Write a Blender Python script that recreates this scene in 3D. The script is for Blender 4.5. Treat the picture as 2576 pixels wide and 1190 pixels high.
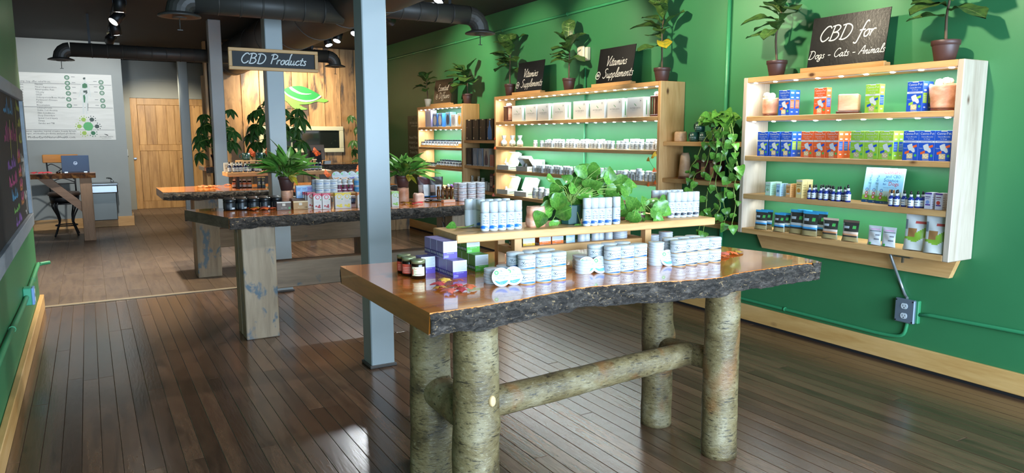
import bpy, bmesh, math, random
from mathutils import Vector, Matrix, noise
for o in list(bpy.data.objects): bpy.data.objects.remove(o)
C = bpy.context.scene.collection
random.seed(7)
R = math.radians
# ---------------------------------------------------------------- camera
FPX, PITCH, ROLL, YAW, EYE = 1825.37, .137969, -.0017165, .525563, Vector((0, 0, 1.5))
_f = Vector((math.sin(YAW)*math.cos(PITCH), math.cos(YAW)*math.cos(PITCH), -math.sin(PITCH)))
_r = Vector((math.cos(YAW), -math.sin(YAW), 0)); _u = _r.cross(_f)
_r2 = _r*math.cos(ROLL)+_u*math.sin(ROLL); _u2 = -_r*math.sin(ROLL)+_u*math.cos(ROLL)
cd = bpy.data.cameras.new('camera'); cam = bpy.data.objects.new('camera', cd); C.objects.link(cam)
cd.sensor_width = 36; cd.lens = FPX/2576*36; cd.clip_start = .05; cd.clip_end = 100
cam.matrix_world = Matrix(((_r2.x, _u2.x, -_f.x, 0), (_r2.y, _u2.y, -_f.y, 0), (_r2.z, _u2.z, -_f.z, EYE.z), (0, 0, 0, 1)))
bpy.context.scene.camera = cam
# a photo pixel is a direction; each of these meets it with a plane of the room
def ray(x, y): return (x-1288)/FPX*_r2-(y-595)/FPX*_u2+_f
def pz(x, y, z=0): d = ray(x, y); return EYE+d*((z-EYE.z)/d.z)
def px(x, y, X): d = ray(x, y); return EYE+d*(X/d.x)
def py(x, y, Y): d = ray(x, y); return EYE+d*(Y/d.y)
# ---------------------------------------------------------------- world, daylight, exposure
sc = bpy.context.scene
w = bpy.data.worlds.new('sky'); sc.world = w; w.use_nodes = True
bg = w.node_tree.nodes['Background']; bg.inputs[0].default_value = (.55, .74, 1, 1); bg.inputs[1].default_value = 1.0
def area(name, loc, rot, sx, sy, energy, col=(1, 1, 1), spread=180):
    l = bpy.data.lights.new(name, 'AREA'); l.shape = 'RECTANGLE'; l.size = sx; l.size_y = sy; l.energy = energy; l.color = col
    l.spread = R(spread)
    o = bpy.data.objects.new(name, l); o.location = loc; o.rotation_euler = rot; C.objects.link(o); return o
def spot(name, loc, target, energy, ang=60, col=(1, .9, .75), blend=.6, size=.04):
    l = bpy.data.lights.new(name, 'SPOT'); l.energy = energy; l.spot_size = R(ang); l.spot_blend = blend; l.color = col; l.shadow_soft_size = size
    o = bpy.data.objects.new(name, l); o.location = loc
    o.rotation_euler = (Vector(target)-Vector(loc)).to_track_quat('-Z', 'Y').to_euler(); C.objects.link(o); return o
# daylight entering by the shop-front windows behind the camera
area('window_daylight', (.85, -1.55, 1.45), (R(76), 0, 0), 2.3, 1.9, 108, (.58, .78, 1), 150)
area('window_daylight', (3.25, -1.55, 1.45), (R(76), 0, 0), 2.3, 1.9, 118, (.58, .78, 1), 150)
sc.view_settings.view_transform = 'Standard'; sc.view_settings.look = 'None'
sc.view_settings.exposure = 1.15; sc.view_settings.gamma = 1; sc.view_settings.use_curve_mapping = False

# ---------------------------------------------------------------- mesh helper
def lin(c):
    if isinstance(c, str):
        c = c.lstrip('#'); c = [int(c[i:i+2], 16)/255 for i in (0, 2, 4)]
    return tuple((x/12.92 if x <= .04045 else ((x+.055)/1.055)**2.4) for x in c)
_tx = {}
def text_geo(s):
    if s not in _tx:
        cu = bpy.data.curves.new('t', 'FONT'); cu.body = s; cu.size = 1; cu.resolution_u = 1 if len(s) > 6 else 2; cu.align_x = 'CENTER'
        ob = bpy.data.objects.new('t', cu); C.objects.link(ob)
        me = ob.evaluated_get(bpy.context.evaluated_depsgraph_get()).to_mesh()
        _tx[s] = ([(v.co.x, v.co.y) for v in me.vertices], [tuple(p.vertices) for p in me.polygons])
        bpy.data.objects.remove(ob); bpy.data.curves.remove(cu)
    return _tx[s]
def catmull(p, k=4):
    out = []
    for i in range(len(p)-1):
        a = p[max(i-1, 0)]; b = p[i]; c = p[i+1]; d = p[min(i+2, len(p)-1)]
        for j in range(k):
            t = j/k
            out.append(tuple(.5*(2*b[q]+(c[q]-a[q])*t+(2*a[q]-5*b[q]+4*c[q]-d[q])*t*t+(3*b[q]-a[q]-3*c[q]+d[q])*t**3) for q in range(len(b))))
    out.append(p[-1]); return out
GL = {'C': (.8, [[(.75,.85),(.6,1),(.35,.95),(.1,.6),(.08,.25),(.3,0),(.55,.05),(.75,.25)]]),
'B': (.8, [[(.2,1),(.1,0)],[(0,.95),(.4,1.02),(.65,.85),(.5,.6),(.2,.53)],[(.2,.53),(.55,.5),(.68,.28),(.5,.04),(.2,-.02),(0,.03)]]),
'D': (.95, [[(.25,1),(.12,0)],[(0,.95),(.4,1),(.75,.8),(.8,.45),(.6,.1),(.3,-.02),(.02,.03)]]),
'E': (.7, [[(.6,.9),(.4,1),(.2,.9),(.2,.68),(.45,.55),(.2,.5),(.05,.25),(.15,.02),(.4,0),(.6,.15)]]),
'P': (.65, [[(.25,1),(.1,0)],[(0,.9),(.35,1.02),(.65,.85),(.55,.6),(.2,.5)]]),
'S': (.7, [[(.65,.88),(.5,1),(.28,.92),(.25,.7),(.45,.5),(.5,.25),(.35,.02),(.12,0),(0,.15)]]),
'V': (.6, [[(0,.95),(.12,1),(.25,0)],[(.25,0),(.5,.6),(.75,1.02)]]),
'A': (.75, [[(0,0),(.25,.5),(.55,1),(.62,0)],[(.15,.38),(.7,.36)]]),
'a': (.55, [[(.4,.42),(.2,.45),(.03,.2),(.12,0),(.28,.1),(.42,.44)],[(.42,.44),(.38,.08),(.48,0),(.58,.08)]]),
'c': (.45, [[(.4,.38),(.25,.45),(.05,.22),(.15,0),(.32,.02),(.45,.12)]]),
'd': (.55, [[(.4,.42),(.2,.45),(.03,.2),(.12,0),(.28,.1),(.42,.44)],[(.62,1.08),(.5,1),(.38,.08),(.48,0),(.58,.08)]]),
'e': (.45, [[(.05,.2),(.3,.25),(.38,.38),(.25,.46),(.08,.3),(.08,.08),(.22,0),(.45,.12)]]),
'f': (.45, [[(.6,.95),(.5,1.05),(.38,.9),(.25,.3),(.12,-.3),(0,-.38),(-.12,-.3)],[(.08,.45),(.5,.47)]]),
'g': (.52, [[(.4,.42),(.2,.45),(.03,.2),(.12,0),(.28,.1),(.42,.44)],[(.42,.44),(.32,-.2),(.15,-.38),(-.05,-.25),(.2,-.08),(.5,.08)]]),
'i': (.27, [[(.12,.45),(.08,.08),(.16,0),(.28,.1)],[(.2,.64),(.22,.7)]]),
'l': (.3, [[(.05,.1),(.33,.75),(.3,1),(.18,.85),(.1,.15),(.18,0),(.32,.1)]]),
'm': (.63, [[(.08,.45),(.03,0)],[(.04,.15),(.2,.45),(.28,.35),(.24,0)],[(.25,.15),(.42,.45),(.5,.35),(.46,.05),(.55,0),(.64,.1)]]),
'n': (.45, [[(.08,.45),(.03,0)],[(.04,.15),(.22,.45),(.32,.36),(.27,.05),(.36,0),(.46,.1)]]),
'o': (.48, [[(.25,.45),(.06,.28),(.1,.03),(.27,0),(.4,.2),(.33,.42),(.25,.45),(.5,.4)]]),
'p': (.48, [[(.12,.45),(0,-.35)],[(.08,.2),(.25,.46),(.4,.32),(.3,.02),(.1,.03)]]),
'r': (.38, [[(.08,.45),(.03,0)],[(.05,.2),(.2,.44),(.36,.42)]]),
's': (.36, [[(.32,.4),(.2,.46),(.1,.36),(.25,.2),(.25,.04),(.1,0),(-.02,.08)]]),
't': (.36, [[(.25,.75),(.12,.12),(.2,0),(.35,.08)],[(0,.48),(.38,.5)]]),
'u': (.52, [[(.08,.45),(.04,.12),(.14,0),(.3,.12),(.38,.45)],[(.38,.45),(.34,.06),(.42,0),(.52,.1)]]),
'&': (.95, [[(.7,.02),(.45,-.05),(.15,.05),(.02,.35),(.2,.68),(.5,.72),(.78,.45),(.72,.1)],[(.25,.2),(.35,.5),(.48,.2),(.58,.45)]]),
'-': (.5, [[(.05,.3),(.4,.3)]]), ' ': (.4, [])}
class MB:
    def __init__(s): s.v = []; s.f = []; s.m = []; s.s = []
    def add(s, vs, fs, mat=0, smooth=False):
        b = len(s.v); s.v += [tuple(v) for v in vs]
        for i, f in enumerate(fs):
            s.f.append(tuple(b+k for k in f)); s.m.append(mat[i] if isinstance(mat, list) else mat); s.s.append(smooth)
    def box(s, x0, x1, y0, y1, z0, z1, mat=0, c=0):
        if c:
            p = []
            for z, k in ((z0, c), (z0+c, 0), (z1-c, 0), (z1, c)):
                a, b_, d, e = x0+k, x1-k, y0+k, y1-k
                q = 0 if k else c
                p += [(a+q, d, z), (b_-q, d, z), (b_, d+q, z), (b_, e-q, z), (b_-q, e, z), (a+q, e, z), (a, e-q, z), (a, d+q, z)]
            fs = [tuple(range(7, -1, -1)), tuple(range(24, 32))]
            for r_ in range(3):
                for k in range(8): fs.append((r_*8+k, r_*8+(k+1) % 8, r_*8+8+(k+1) % 8, r_*8+8+k))
            s.add(p, fs, mat); return
        s.add([(x0, y0, z0), (x1, y0, z0), (x1, y1, z0), (x0, y1, z0), (x0, y0, z1), (x1, y0, z1), (x1, y1, z1), (x0, y1, z1)],
              [(3, 2, 1, 0), (4, 5, 6, 7), (0, 1, 5, 4), (1, 2, 6, 5), (2, 3, 7, 6), (3, 0, 4, 7)], mat)
    def lathe(s, prof, n=20, mat=0, cx=0, cy=0, smooth=True):
        vs = []; fs = []
        for r_, z in prof:
            for k in range(n):
                a = 2*math.pi*k/n; vs.append((cx+r_*math.cos(a), cy+r_*math.sin(a), z))
        for i in range(len(prof)-1):
            for k in range(n): fs.append((i*n+k, i*n+(k+1) % n, (i+1)*n+(k+1) % n, (i+1)*n+k))
        s.add(vs, fs, mat, smooth)
        s.add(vs[:n], [tuple(range(n-1, -1, -1))], mat); s.add(vs[-n:], [tuple(range(n))], mat)
    def tube(s, pts, rad, n=8, mat=0, smooth=True, cap=True):
        pts = [Vector(p) for p in pts]; N = len(pts)
        rad = rad if isinstance(rad, (list, tuple)) else [rad]*N
        t0 = (pts[1]-pts[0]).normalized(); a = Vector((0, 0, 1)) if abs(t0.z) < .9 else Vector((1, 0, 0))
        u = t0.cross(a).normalized(); vs = []; fs = []
        for i, p in enumerate(pts):
            t = (pts[min(i+1, N-1)]-pts[max(i-1, 0)]).normalized(); u = (u-t*u.dot(t)).normalized(); v = t.cross(u)
            for k in range(n):
                g = 2*math.pi*k/n; vs.append(p+(u*math.cos(g)+v*math.sin(g))*rad[i])
        for i in range(N-1):
            for k in range(n): fs.append((i*n+k, i*n+(k+1) % n, (i+1)*n+(k+1) % n, (i+1)*n+k))
        s.add(vs, fs, mat, smooth)
        if cap: s.add(vs[:n], [tuple(range(n-1, -1, -1))], mat); s.add(vs[-n:], [tuple(range(n))], mat)
    def prism(s, poly, a, b, plane='xz', mat=0, mside=None):
        n = len(poly); k = {'xz': lambda p, h: (p[0], h, p[1]), 'yz': lambda p, h: (h, p[0], p[1]), 'xy': lambda p, h: (p[0], p[1], h)}[plane]
        vs = [k(p, a) for p in poly]+[k(p, b) for p in poly]
        s.add(vs, [tuple(range(n)), tuple(range(2*n-1, n-1, -1))]+[(i, n+i, n+(i+1) % n, (i+1) % n) for i in range(n)], [mat, mat]+[mat if mside is None else mside]*n)
    def rect(s, x0, x1, z0, z1, y, mat=0): s.add([(x0, y, z0), (x1, y, z0), (x1, y, z1), (x0, y, z1)], [(0, 1, 2, 3)], mat)
    def poly(s, p, y, mat=0): s.add([(a, y, b) for a, b in p], [tuple(range(len(p)))], mat)
    def disc(s, cx, cz, r_, y, mat=0, n=16, rz=None): s.poly([(cx+r_*math.cos(2*math.pi*k/n), cz+(rz or r_)*math.sin(2*math.pi*k/n)) for k in range(n)], y, mat)
    def ring(s, cx, cz, r0, r1, y, mat=0, n=20):
        vs = [(cx+q*math.cos(2*math.pi*k/n), y, cz+q*math.sin(2*math.pi*k/n)) for q in (r0, r1) for k in range(n)]
        s.add(vs, [(k, (k+1) % n, n+(k+1) % n, n+k) for k in range(n)], mat)
    def text(s, t, size, cx, cz, y, mat=0, sx=1, shear=0, left=False):
        v, f = text_geo(t); off = -min(a for a, b in v) if left and v else 0
        s.add([(cx+((a+off)+b*shear)*size*sx, y, cz+b*size) for a, b in v], f, mat)
    def textcyl(s, t, size, ang, cz, r_, mat=0, sx=1):
        v, f = text_geo(t); vs = []
        for a, b in v:
            g = R(ang)+a*size*sx/r_; vs.append((r_*math.sin(g), -r_*math.cos(g), cz+b*size))
        s.add(vs, f, mat)
    def patch(s, r_, a0, a1, zb, zt, mat=0, n=12):
        zb_ = zb if callable(zb) else (lambda t: zb); zt_ = zt if callable(zt) else (lambda t: zt); vs = []
        for k in range(n+1):
            t = k/n; g = R(a0+(a1-a0)*t); vs += [(r_*math.sin(g), -r_*math.cos(g), zb_(t)), (r_*math.sin(g), -r_*math.cos(g), zt_(t))]
        s.add(vs, [(2*k, 2*k+2, 2*k+3, 2*k+1) for k in range(n)], mat, True)
    def stroke(s, pts, wd, y, mat=0):
        p = [Vector((a, b)) for a, b in pts]; vs = []
        for i in range(len(p)):
            t = (p[min(i+1, len(p)-1)]-p[max(i-1, 0)]); t = t.normalized() if t.length else Vector((1, 0)); nn = Vector((-t.y, t.x))*wd/2
            vs += [(p[i].x+nn.x, y, p[i].y+nn.y), (p[i].x-nn.x, y, p[i].y-nn.y)]
        s.add(vs, [(2*i, 2*i+1, 2*i+3, 2*i+2) for i in range(len(p)-1)], mat)
    def script(s, t, size, cx, cz, y, mat=0, shear=.22, wd=.085):
        W = sum(GL[c][0] for c in t); x = -W/2
        for c in t:
            for st in GL[c][1]:
                q = [(cx+(x+a+b*shear)*size, cz+b*size) for a, b in (catmull(st) if len(st) > 2 else st)]
                s.stroke(q, wd*size, y, mat)
            x += GL[c][0]
    def mesh(s, name, mats, bevel=0, recalc=True):
        me = bpy.data.meshes.new(name); me.from_pydata(s.v, [], s.f)
        for m in mats: me.materials.append(m)
        me.polygons.foreach_set('material_index', [min(k, len(mats)-1) for k in s.m]); me.polygons.foreach_set('use_smooth', s.s)
        if recalc or bevel:
            bm = bmesh.new(); bm.from_mesh(me); bmesh.ops.remove_doubles(bm, verts=bm.verts, dist=1e-5)
            if recalc: bmesh.ops.recalc_face_normals(bm, faces=bm.faces)
            if bevel: bmesh.ops.bevel(bm, geom=[e for e in bm.edges if len(e.link_faces) == 2 and e.calc_face_angle(0) > .6], offset=bevel, segments=1, affect='EDGES', clamp_overlap=True)
            bm.to_mesh(me); bm.free()
        me.update(); return me
MC = {}
def part(parent, name, key, fn, mats, loc=(0, 0, 0), rot=(0, 0, 0), scale=None, bevel=0, recalc=True, label=None):
    """one mesh object; the mesh is made once per key and shared by every copy"""
    key = key or name+str(len(MC))
    if key not in MC:
        b = MB(); fn(b); MC[key] = b.mesh(name, mats if isinstance(mats, (list, tuple)) else [mats], bevel, recalc)
    o = bpy.data.objects.new(name, MC[key]); C.objects.link(o); o.location = loc; o.rotation_euler = rot
    if scale is not None: o.scale = scale if isinstance(scale, (tuple, list)) else (scale,)*3
    if parent: o.parent = parent
    if label: o['label'] = label
    return o
def tag(o, label, cat, group=None):
    o['label'] = label; o['category'] = cat
    if group: o['group'] = group
    return o
def thing(name, label, cat, loc, rz=0, group=None, rot=None):
    o = bpy.data.objects.new(name, None); o.empty_display_size = .05; C.objects.link(o)
    o.location = loc; o.rotation_euler = rot or (0, 0, rz); return tag(o, label, cat, group)
def struct(o): o['kind'] = 'structure'; return o
def single(name, key, fn, mats, label, cat, loc, rz=0, group=None, rot=None, scale=None, bevel=0):
    return tag(part(None, name, key, fn, mats, loc, rot or (0, 0, rz), scale, bevel), label, cat, group)
# ---------------------------------------------------------------- materials
def newmat(name):
    m = bpy.data.materials.new(name); m.use_nodes = True; nt = m.node_tree; return m, nt, nt.nodes['Principled BSDF']
def ramp(nt, fac, stops):
    r_ = nt.nodes.new('ShaderNodeValToRGB'); e = r_.color_ramp.elements
    while len(e) < len(stops): e.new(.5)
    for el, (p, c) in zip(e, stops): el.position = p; el.color = (*c, 1)
    nt.links.new(fac, r_.inputs[0]); return r_.outputs[0]
def mixc(nt, fac, a, b, mode='MIX'):
    n = nt.nodes.new('ShaderNodeMix'); n.data_type = 'RGBA'; n.blend_type = mode
    for sock, val in ((n.inputs[0], fac), (n.inputs[6], a), (n.inputs[7], b)):
        if hasattr(val, 'links') or hasattr(val, 'is_linked'): nt.links.new(val, sock)
        elif isinstance(val, tuple): sock.default_value = (*val, 1)
        else: sock.default_value = val
    return n.outputs[2]
def coords(nt, scale=(1, 1, 1), rand=True, kind='Object'):
    tc = nt.nodes.new('ShaderNodeTexCoord'); mp = nt.nodes.new('ShaderNodeMapping'); mp.inputs['Scale'].default_value = scale
    src = tc.outputs[kind]
    if rand:
        oi = nt.nodes.new('ShaderNodeObjectInfo'); sc_ = nt.nodes.new('ShaderNodeVectorMath'); sc_.operation = 'SCALE'; sc_.inputs[0].default_value = (17.3, 29.1, 11.7)
        nt.links.new(oi.outputs['Random'], sc_.inputs['Scale']); ad = nt.nodes.new('ShaderNodeVectorMath'); ad.operation = 'ADD'
        nt.links.new(src, ad.inputs[0]); nt.links.new(sc_.outputs[0], ad.inputs[1]); src = ad.outputs[0]
    nt.links.new(src, mp.inputs['Vector']); return mp.outputs[0]
def ntex(nt, vec, scale, detail=3, dist=0, rough=.55):
    n = nt.nodes.new('ShaderNodeTexNoise'); n.inputs['Scale'].default_value = scale; n.inputs['Detail'].default_value = detail
    n.inputs['Distortion'].default_value = dist; n.inputs['Roughness'].default_value = rough
    if vec: nt.links.new(vec, n.inputs['Vector'])
    return n.outputs[0]
def bump(nt, bs, h, strength=.3, dist=.01):
    b = nt.nodes.new('ShaderNodeBump'); b.inputs['Strength'].default_value = strength; b.inputs['Distance'].default_value = dist
    nt.links.new(h, b.inputs['Height']); nt.links.new(b.outputs[0], bs.inputs['Normal'])
_pm = {}
def pm(c, rough=.45, metal=0, var=.0, coat=0, noise_=0):
    """plain paint / plastic / paper"""
    k = (c, rough, metal, var, coat, noise_)
    if k in _pm: return _pm[k]
    m, nt, b = newmat('paint_'+str(c).strip('#')); col = lin(c)
    if min(col) > .5: col = tuple(x*.63/max(col) for x in col)   # printed paper and white plastic reflect about 60 %
    b.inputs['Base Color'].default_value = (*col, 1); b.inputs['Roughness'].default_value = rough; b.inputs['Metallic'].default_value = metal
    if coat: b.inputs['Coat Weight'].default_value = coat; b.inputs['Coat Roughness'].default_value = .08
    if var:
        n = ntex(nt, coords(nt, rand=True), 6, 3); d = tuple(x*(1-var) for x in col); l = tuple(min(1, x*(1+var)) for x in col)
        nt.links.new(ramp(nt, n, [(.3, d), (.7, l)]), b.inputs['Base Color'])
    if noise_: bump(nt, b, ntex(nt, coords(nt), noise_, 4), .25, .004)
    _pm[k] = m; return m
def glow(name, c, strength):
    m, nt, b = newmat(name); b.inputs['Base Color'].default_value = (*lin(c), 1)
    b.inputs['Emission Color'].default_value = (*lin(c), 1); b.inputs['Emission Strength'].default_value = strength; return m
def wood(name, c1, c2, axis='x', rough=.5, knot=.0, coat=0, patch=None, rnd=.12, scale=1, c3=None, bmp=.15, rand=True):
    m, nt, b = newmat(name); st = {'x': (.12, 1, 1), 'y': (1, .12, 1), 'z': (1, 1, .12)}[axis]
    v = coords(nt, tuple(q*scale for q in st), rand)
    n1 = ntex(nt, v, 9, 5, .8); n2 = ntex(nt, v, 55, 3, .2)
    col = ramp(nt, n1, [(.3, lin(c2)), (.52, lin(c1)), (.72, lin(c3 or c1))])
    col = mixc(nt, .28, col, ramp(nt, n2, [(.35, lin(c2)), (.65, lin(c1))]))
    if patch:
        pn = ntex(nt, coords(nt, tuple(q*patch[2] for q in (.45, .45, .45)) if len(patch) < 4 else patch[3], rand), 3, 5, .3)
        f = ramp(nt, pn, [(patch[1], (0, 0, 0)), (patch[1]+.08, (1, 1, 1))]); col = mixc(nt, f, col, lin(patch[0]))
    if knot:
        vo = nt.nodes.new('ShaderNodeTexVoronoi'); vo.inputs['Scale'].default_value = knot
        nt.links.new(coords(nt, tuple(.55 if q < 1 else 1 for q in st), rand), vo.inputs['Vector'])
        f = ramp(nt, vo.outputs['Distance'], [(.025, (1, 1, 1)), (.045, (.4, .4, .4)), (.065, (0, 0, 0))]); col = mixc(nt, f, col, lin('#5a3418'))
    oi = nt.nodes.new('ShaderNodeObjectInfo'); hsv = nt.nodes.new('ShaderNodeHueSaturation'); mr = nt.nodes.new('ShaderNodeMapRange')
    mr.inputs[3].default_value = 1-rnd; mr.inputs[4].default_value = 1+rnd; nt.links.new(oi.outputs['Random'], mr.inputs[0])
    nt.links.new(mr.outputs[0], hsv.inputs['Value']); nt.links.new(col, hsv.inputs['Color']); nt.links.new(hsv.outputs[0], b.inputs['Base Color'])
    b.inputs['Roughness'].default_value = rough
    if coat: b.inputs['Coat Weight'].default_value = coat; b.inputs['Coat Roughness'].default_value = .04
    bump(nt, b, n2, bmp, .004); return m
def rocky(name, stops, scale, dist, bs=1.0, bd=.02, rough=.85, stretch=(1, 1, 1), marks=None, sp=.5):
    m, nt, b = newmat(name); v = coords(nt, stretch); n = ntex(nt, v, scale, 8, dist, .62)
    col = ramp(nt, n, [(p, lin(c)) for p, c in stops])
    if marks:
        vo = ntex(nt, coords(nt, marks[2]), marks[1], 4, .4); f = ramp(nt, vo, [(marks[3], (0, 0, 0)), (marks[3]+.05, (1, 1, 1))]); col = mixc(nt, f, col, lin(marks[0]))
    nt.links.new(col, b.inputs['Base Color']); b.inputs['Roughness'].default_value = rough; b.inputs['Specular IOR Level'].default_value = sp
    bump(nt, b, n, bs, bd); return m
def paintwall(name, c, rough=.45, c2=None):
    m, nt, b = newmat(name); v = coords(nt, rand=False); n = ntex(nt, v, 1.6, 4); l = lin(c); d = lin(c2) if c2 else tuple(x*.93 for x in l)
    nt.links.new(ramp(nt, n, [(.35, d), (.65, l)]), b.inputs['Base Color']); b.inputs['Roughness'].default_value = rough
    bump(nt, b, ntex(nt, v, 180, 3), .12, .002); return m
G_WALL = paintwall('green_wall_paint', '#367a4c', .45, '#337548'); GREY_WALL = paintwall('grey_wall_paint', '#949792', .6)
BLACK_CEIL = paintwall('black_ceiling_paint', '#1d1a17', .8); POST = paintwall('blue_grey_post_paint', '#9aa1a2', .42)
PLANK = wood('floor_plank_wood', '#5e4431', '#35251a', 'y', .22, 0, 0, None, .38, 1.6, '#52392a', .12)
PLANK.node_tree.nodes['Principled BSDF'].inputs['IOR'].default_value = 1.75
VINYL = wood('floor_laminate', '#6d5a4a', '#54443a', 'y', .42, 0, 0, None, .06, 2.2, '#76634f', .1)
PINE = wood('pine_board', '#d0a068', '#b4834a', 'y', .5, 3.2, 0, None, .06, 1.2, '#d9b07a')
PINEZ = wood('pine_board_upright', '#d0a068', '#b4834a', 'z', .5, 3.0, 0, None, .06, 1.2, '#d9b07a')
PINEX = wood('pine_board_across', '#d0a066', '#b4824a', 'x', .5, 2.5, 0, None, .06, 1.2, '#d9ae76')
PINE_LIT = wood('pine_lit_pale', '#c2b09c', '#a6927e', 'z', .55, 3.0, 0, None, .04, 1.2, '#ccbcab')  # plain pine, paled so the washed-out light sits in its colour
BASEB = wood('baseboard_pine', '#d3a566', '#ba8748', 'y', .5, 2.2, 0, ('#8a4c22', .70, 1, (2.2, .35, 5)), .06, 1.0, '#dcb078')
DOORW = wood('door_knotty_pine', '#b58a52', '#8a6232', 'z', .45, 5.0, 0, None, .10, 1.0, '#c39a62')
WALLW = wood('reclaimed_wall_boards', '#b98e5e', '#8c6640', 'z', .5, 3.0, 0, ('#57473a', .51, 1, (1.6, 1.6, .5)), .2, 1.0, '#d2aa74')
WEATH = wood('weathered_leg_wood', '#a08a70', '#7d6a55', 'z', .65, 2.2, 0, ('#5a6770', .57, 1, (3.5, 3.5, 2.2)), .06, 1.2, '#b29c82')
WEATHX = wood('weathered_beam_wood', '#8d7660', '#6b5846', 'x', .65, 2.2, 0, ('#525c62', .64, 1, (2.2, 3.5, 3.5)), .06, 1.2, '#9c866d')
DARKST = wood('dark_stained_wood', '#3a322b', '#241f1a', 'z', .6, 0, 0, None, .06, 1.2)
SLAB = wood('resin_coated_slab', '#d67a2a', '#a9551a', 'x', .2, 0, .7, ('#b5642a', .6, 1, (1.2, 5, 5)), .05, 1.0, '#dc8f48', .04)
SLABEND = wood('slab_end_grain', '#a8622c', '#7f481c', 'y', .3, 0, .5, None, .05, 1.4, '#b87436', .1)
HONEY = wood('honey_chair_wood', '#b8762a', '#955a1c', 'x', .5, 0, 0, None, .05, 1)
def barkmat():
    m, nt, b = newmat('live_edge_bark'); v = coords(nt, (.6, 1, 1.5)); n = ntex(nt, v, 20, 9, 1.8, .68); n2 = ntex(nt, v, 70, 5, .8, .7)
    col = ramp(nt, n, [(.30, lin('#120e0c')), (.43, lin('#302823')), (.53, lin('#4b423b')), (.62, lin('#685d54')), (.76, lin('#8d7f70'))])
    col = mixc(nt, ramp(nt, n2, [(.34, (.8, .8, .8)), (.46, (0, 0, 0))]), col, lin('#1c1613'))
    n3 = ntex(nt, coords(nt, (.8, 1, 1.6)), 30, 4, 2.5, .6); col = mixc(nt, ramp(nt, n3, [(.625, (0, 0, 0)), (.66, (.9, .9, .9))]), col, lin('#b8976c')); nt.links.new(col, b.inputs['Base Color']); b.inputs['Roughness'].default_value = .55
    bump(nt, b, n, 1.0, .025); return m
def logmat():
    m, nt, b = newmat('aspen_bark'); v = coords(nt, (1, 1, 1)); n1 = ntex(nt, v, 5, 6, .6); n2 = ntex(nt, coords(nt, (1, 1, 2.5)), 38, 5, .3, .7); n3 = ntex(nt, coords(nt, (1, 1, 5.5)), 16, 3, .2); n4 = ntex(nt, coords(nt, (1, 1, .55)), 4.2, 3, .3)
    col = ramp(nt, n1, [(.3, lin('#3f3422')), (.42, lin('#655536')), (.55, lin('#7a6a48')), (.7, lin('#94876a'))])
    col = mixc(nt, ramp(nt, n2, [(.58, (0, 0, 0)), (.74, (.6, .6, .6))]), col, lin('#b5aa88')); col = mixc(nt, ramp(nt, n2, [(.34, (.8, .8, .8)), (.46, (0, 0, 0))]), col, lin('#2f2618'))
    col = mixc(nt, ramp(nt, n4, [(.56, (0, 0, 0)), (.66, (.65, .65, .65))]), col, lin('#8a5428')); col = mixc(nt, ramp(nt, n3, [(.62, (0, 0, 0)), (.68, (.85, .85, .85))]), col, lin('#2a231b'))
    nt.links.new(col, b.inputs['Base Color']); b.inputs['Roughness'].default_value = .42; bump(nt, b, n2, .55, .008); return m
BARK = barkmat(); LOG = logmat()
LOGMARK = rocky('bark_scar', [(.35, '#1c1610'), (.55, '#40342a'), (.7, '#5a4c3c')], 40, 1, .8, .01)
SOIL = pm('#2c2018', .9, noise_=80)
WHITE = pm('#d3d8db', .4); WHITE2 = pm('#c8cccd', .45); BLACK = pm('#16161a', .3); DKTXT = pm('#3c4a5c', .5); GREYTXT = pm('#8e979e', .5); BLUE = pm('#2a62b4', .4); NAVY = pm('#2b4a78', .35)
GREENP = pm('#4fae54', .45); ORANGE = pm('#e0602f', .4); PETBLUE = pm('#2451b8', .35); LIME = pm('#96c13d', .4); PURPLE = pm('#6a55b4', .4); LILAC = pm('#8f82b8', .4)
ORD = 'first second third fourth fifth sixth seventh eighth ninth tenth eleventh twelfth thirteenth fourteenth fifteenth sixteenth seventeenth eighteenth nineteenth twentieth 21st 22nd 23rd 24th 25th 26th 27th 28th 29th 30th'.split()
SLABEND2 = wood('grey_slab_end', '#6a5644', '#463729', 'y', .75, 0, 0, None, .05, 1.4)
STEEL = pm('#a9adb0', .32, 1); BLKMET = pm('#1c1c1e', .45, .3); PIPEG = pm('#35895a', .4)
# ================================================================ the room
XR, XL, ZC = 4.54, -.46, 3.025
def bx(*a, **k): return lambda b: b.box(*a, **k)
floor = struct(part(None, 'floor', None, bx(-2.6, 4.75, -1.75, 17.1, -.12, -.0045), pm('#6a5c4c', .9)))
def plank(parent, x0, wd, y0, y1, m, key):
    L = round(y1-y0, 2); g = .0011
    part(parent, 'floor_plank', '%s%.2f' % (key, L), lambda b: b.box(g, wd-g, g, L-g, -.0045, 0, 0, .0012), m, (x0, y0, -random.random()*.0008))
wd = .0833; k = 0
while XL+k*wd < XR-.01:
    x0 = XL+k*wd; y = -1.65-random.random()*.1; end = 7.5 if x0+wd < 1.93 else 12.9
    y -= random.choice((0, .4, .8, 1.2)); first = True
    while y < end-.01:
        y1 = min(end, y+random.choice((2.4, 2.8, 3.2, 3.6, 4.0)))
        if end-y1 < .7: y1 = end
        if y1 > -1.2: plank(floor, x0, min(wd, XR-x0), max(y, -1.7), y1, PLANK, 'wp%d' % (round(min(wd, XR-x0)*1e4)))
        y = y1
    k += 1
for i in range(23):
    x0 = 1.95-(i+1)*.19; y = 7.54+(i % 3)*-.4
    while y < 16.9:
        y1 = min(16.9, y+1.25); ya = max(y, 7.54)
        if y1-ya > .1: plank(floor, x0, .19, ya, y1, VINYL, 'vp')
        y = y1
struct(part(None, 'trim_1', None, bx(XL, 1.95, 7.49, 7.545, 0, .008, c=.002), pm('#9a8a72', .4)))
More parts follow.
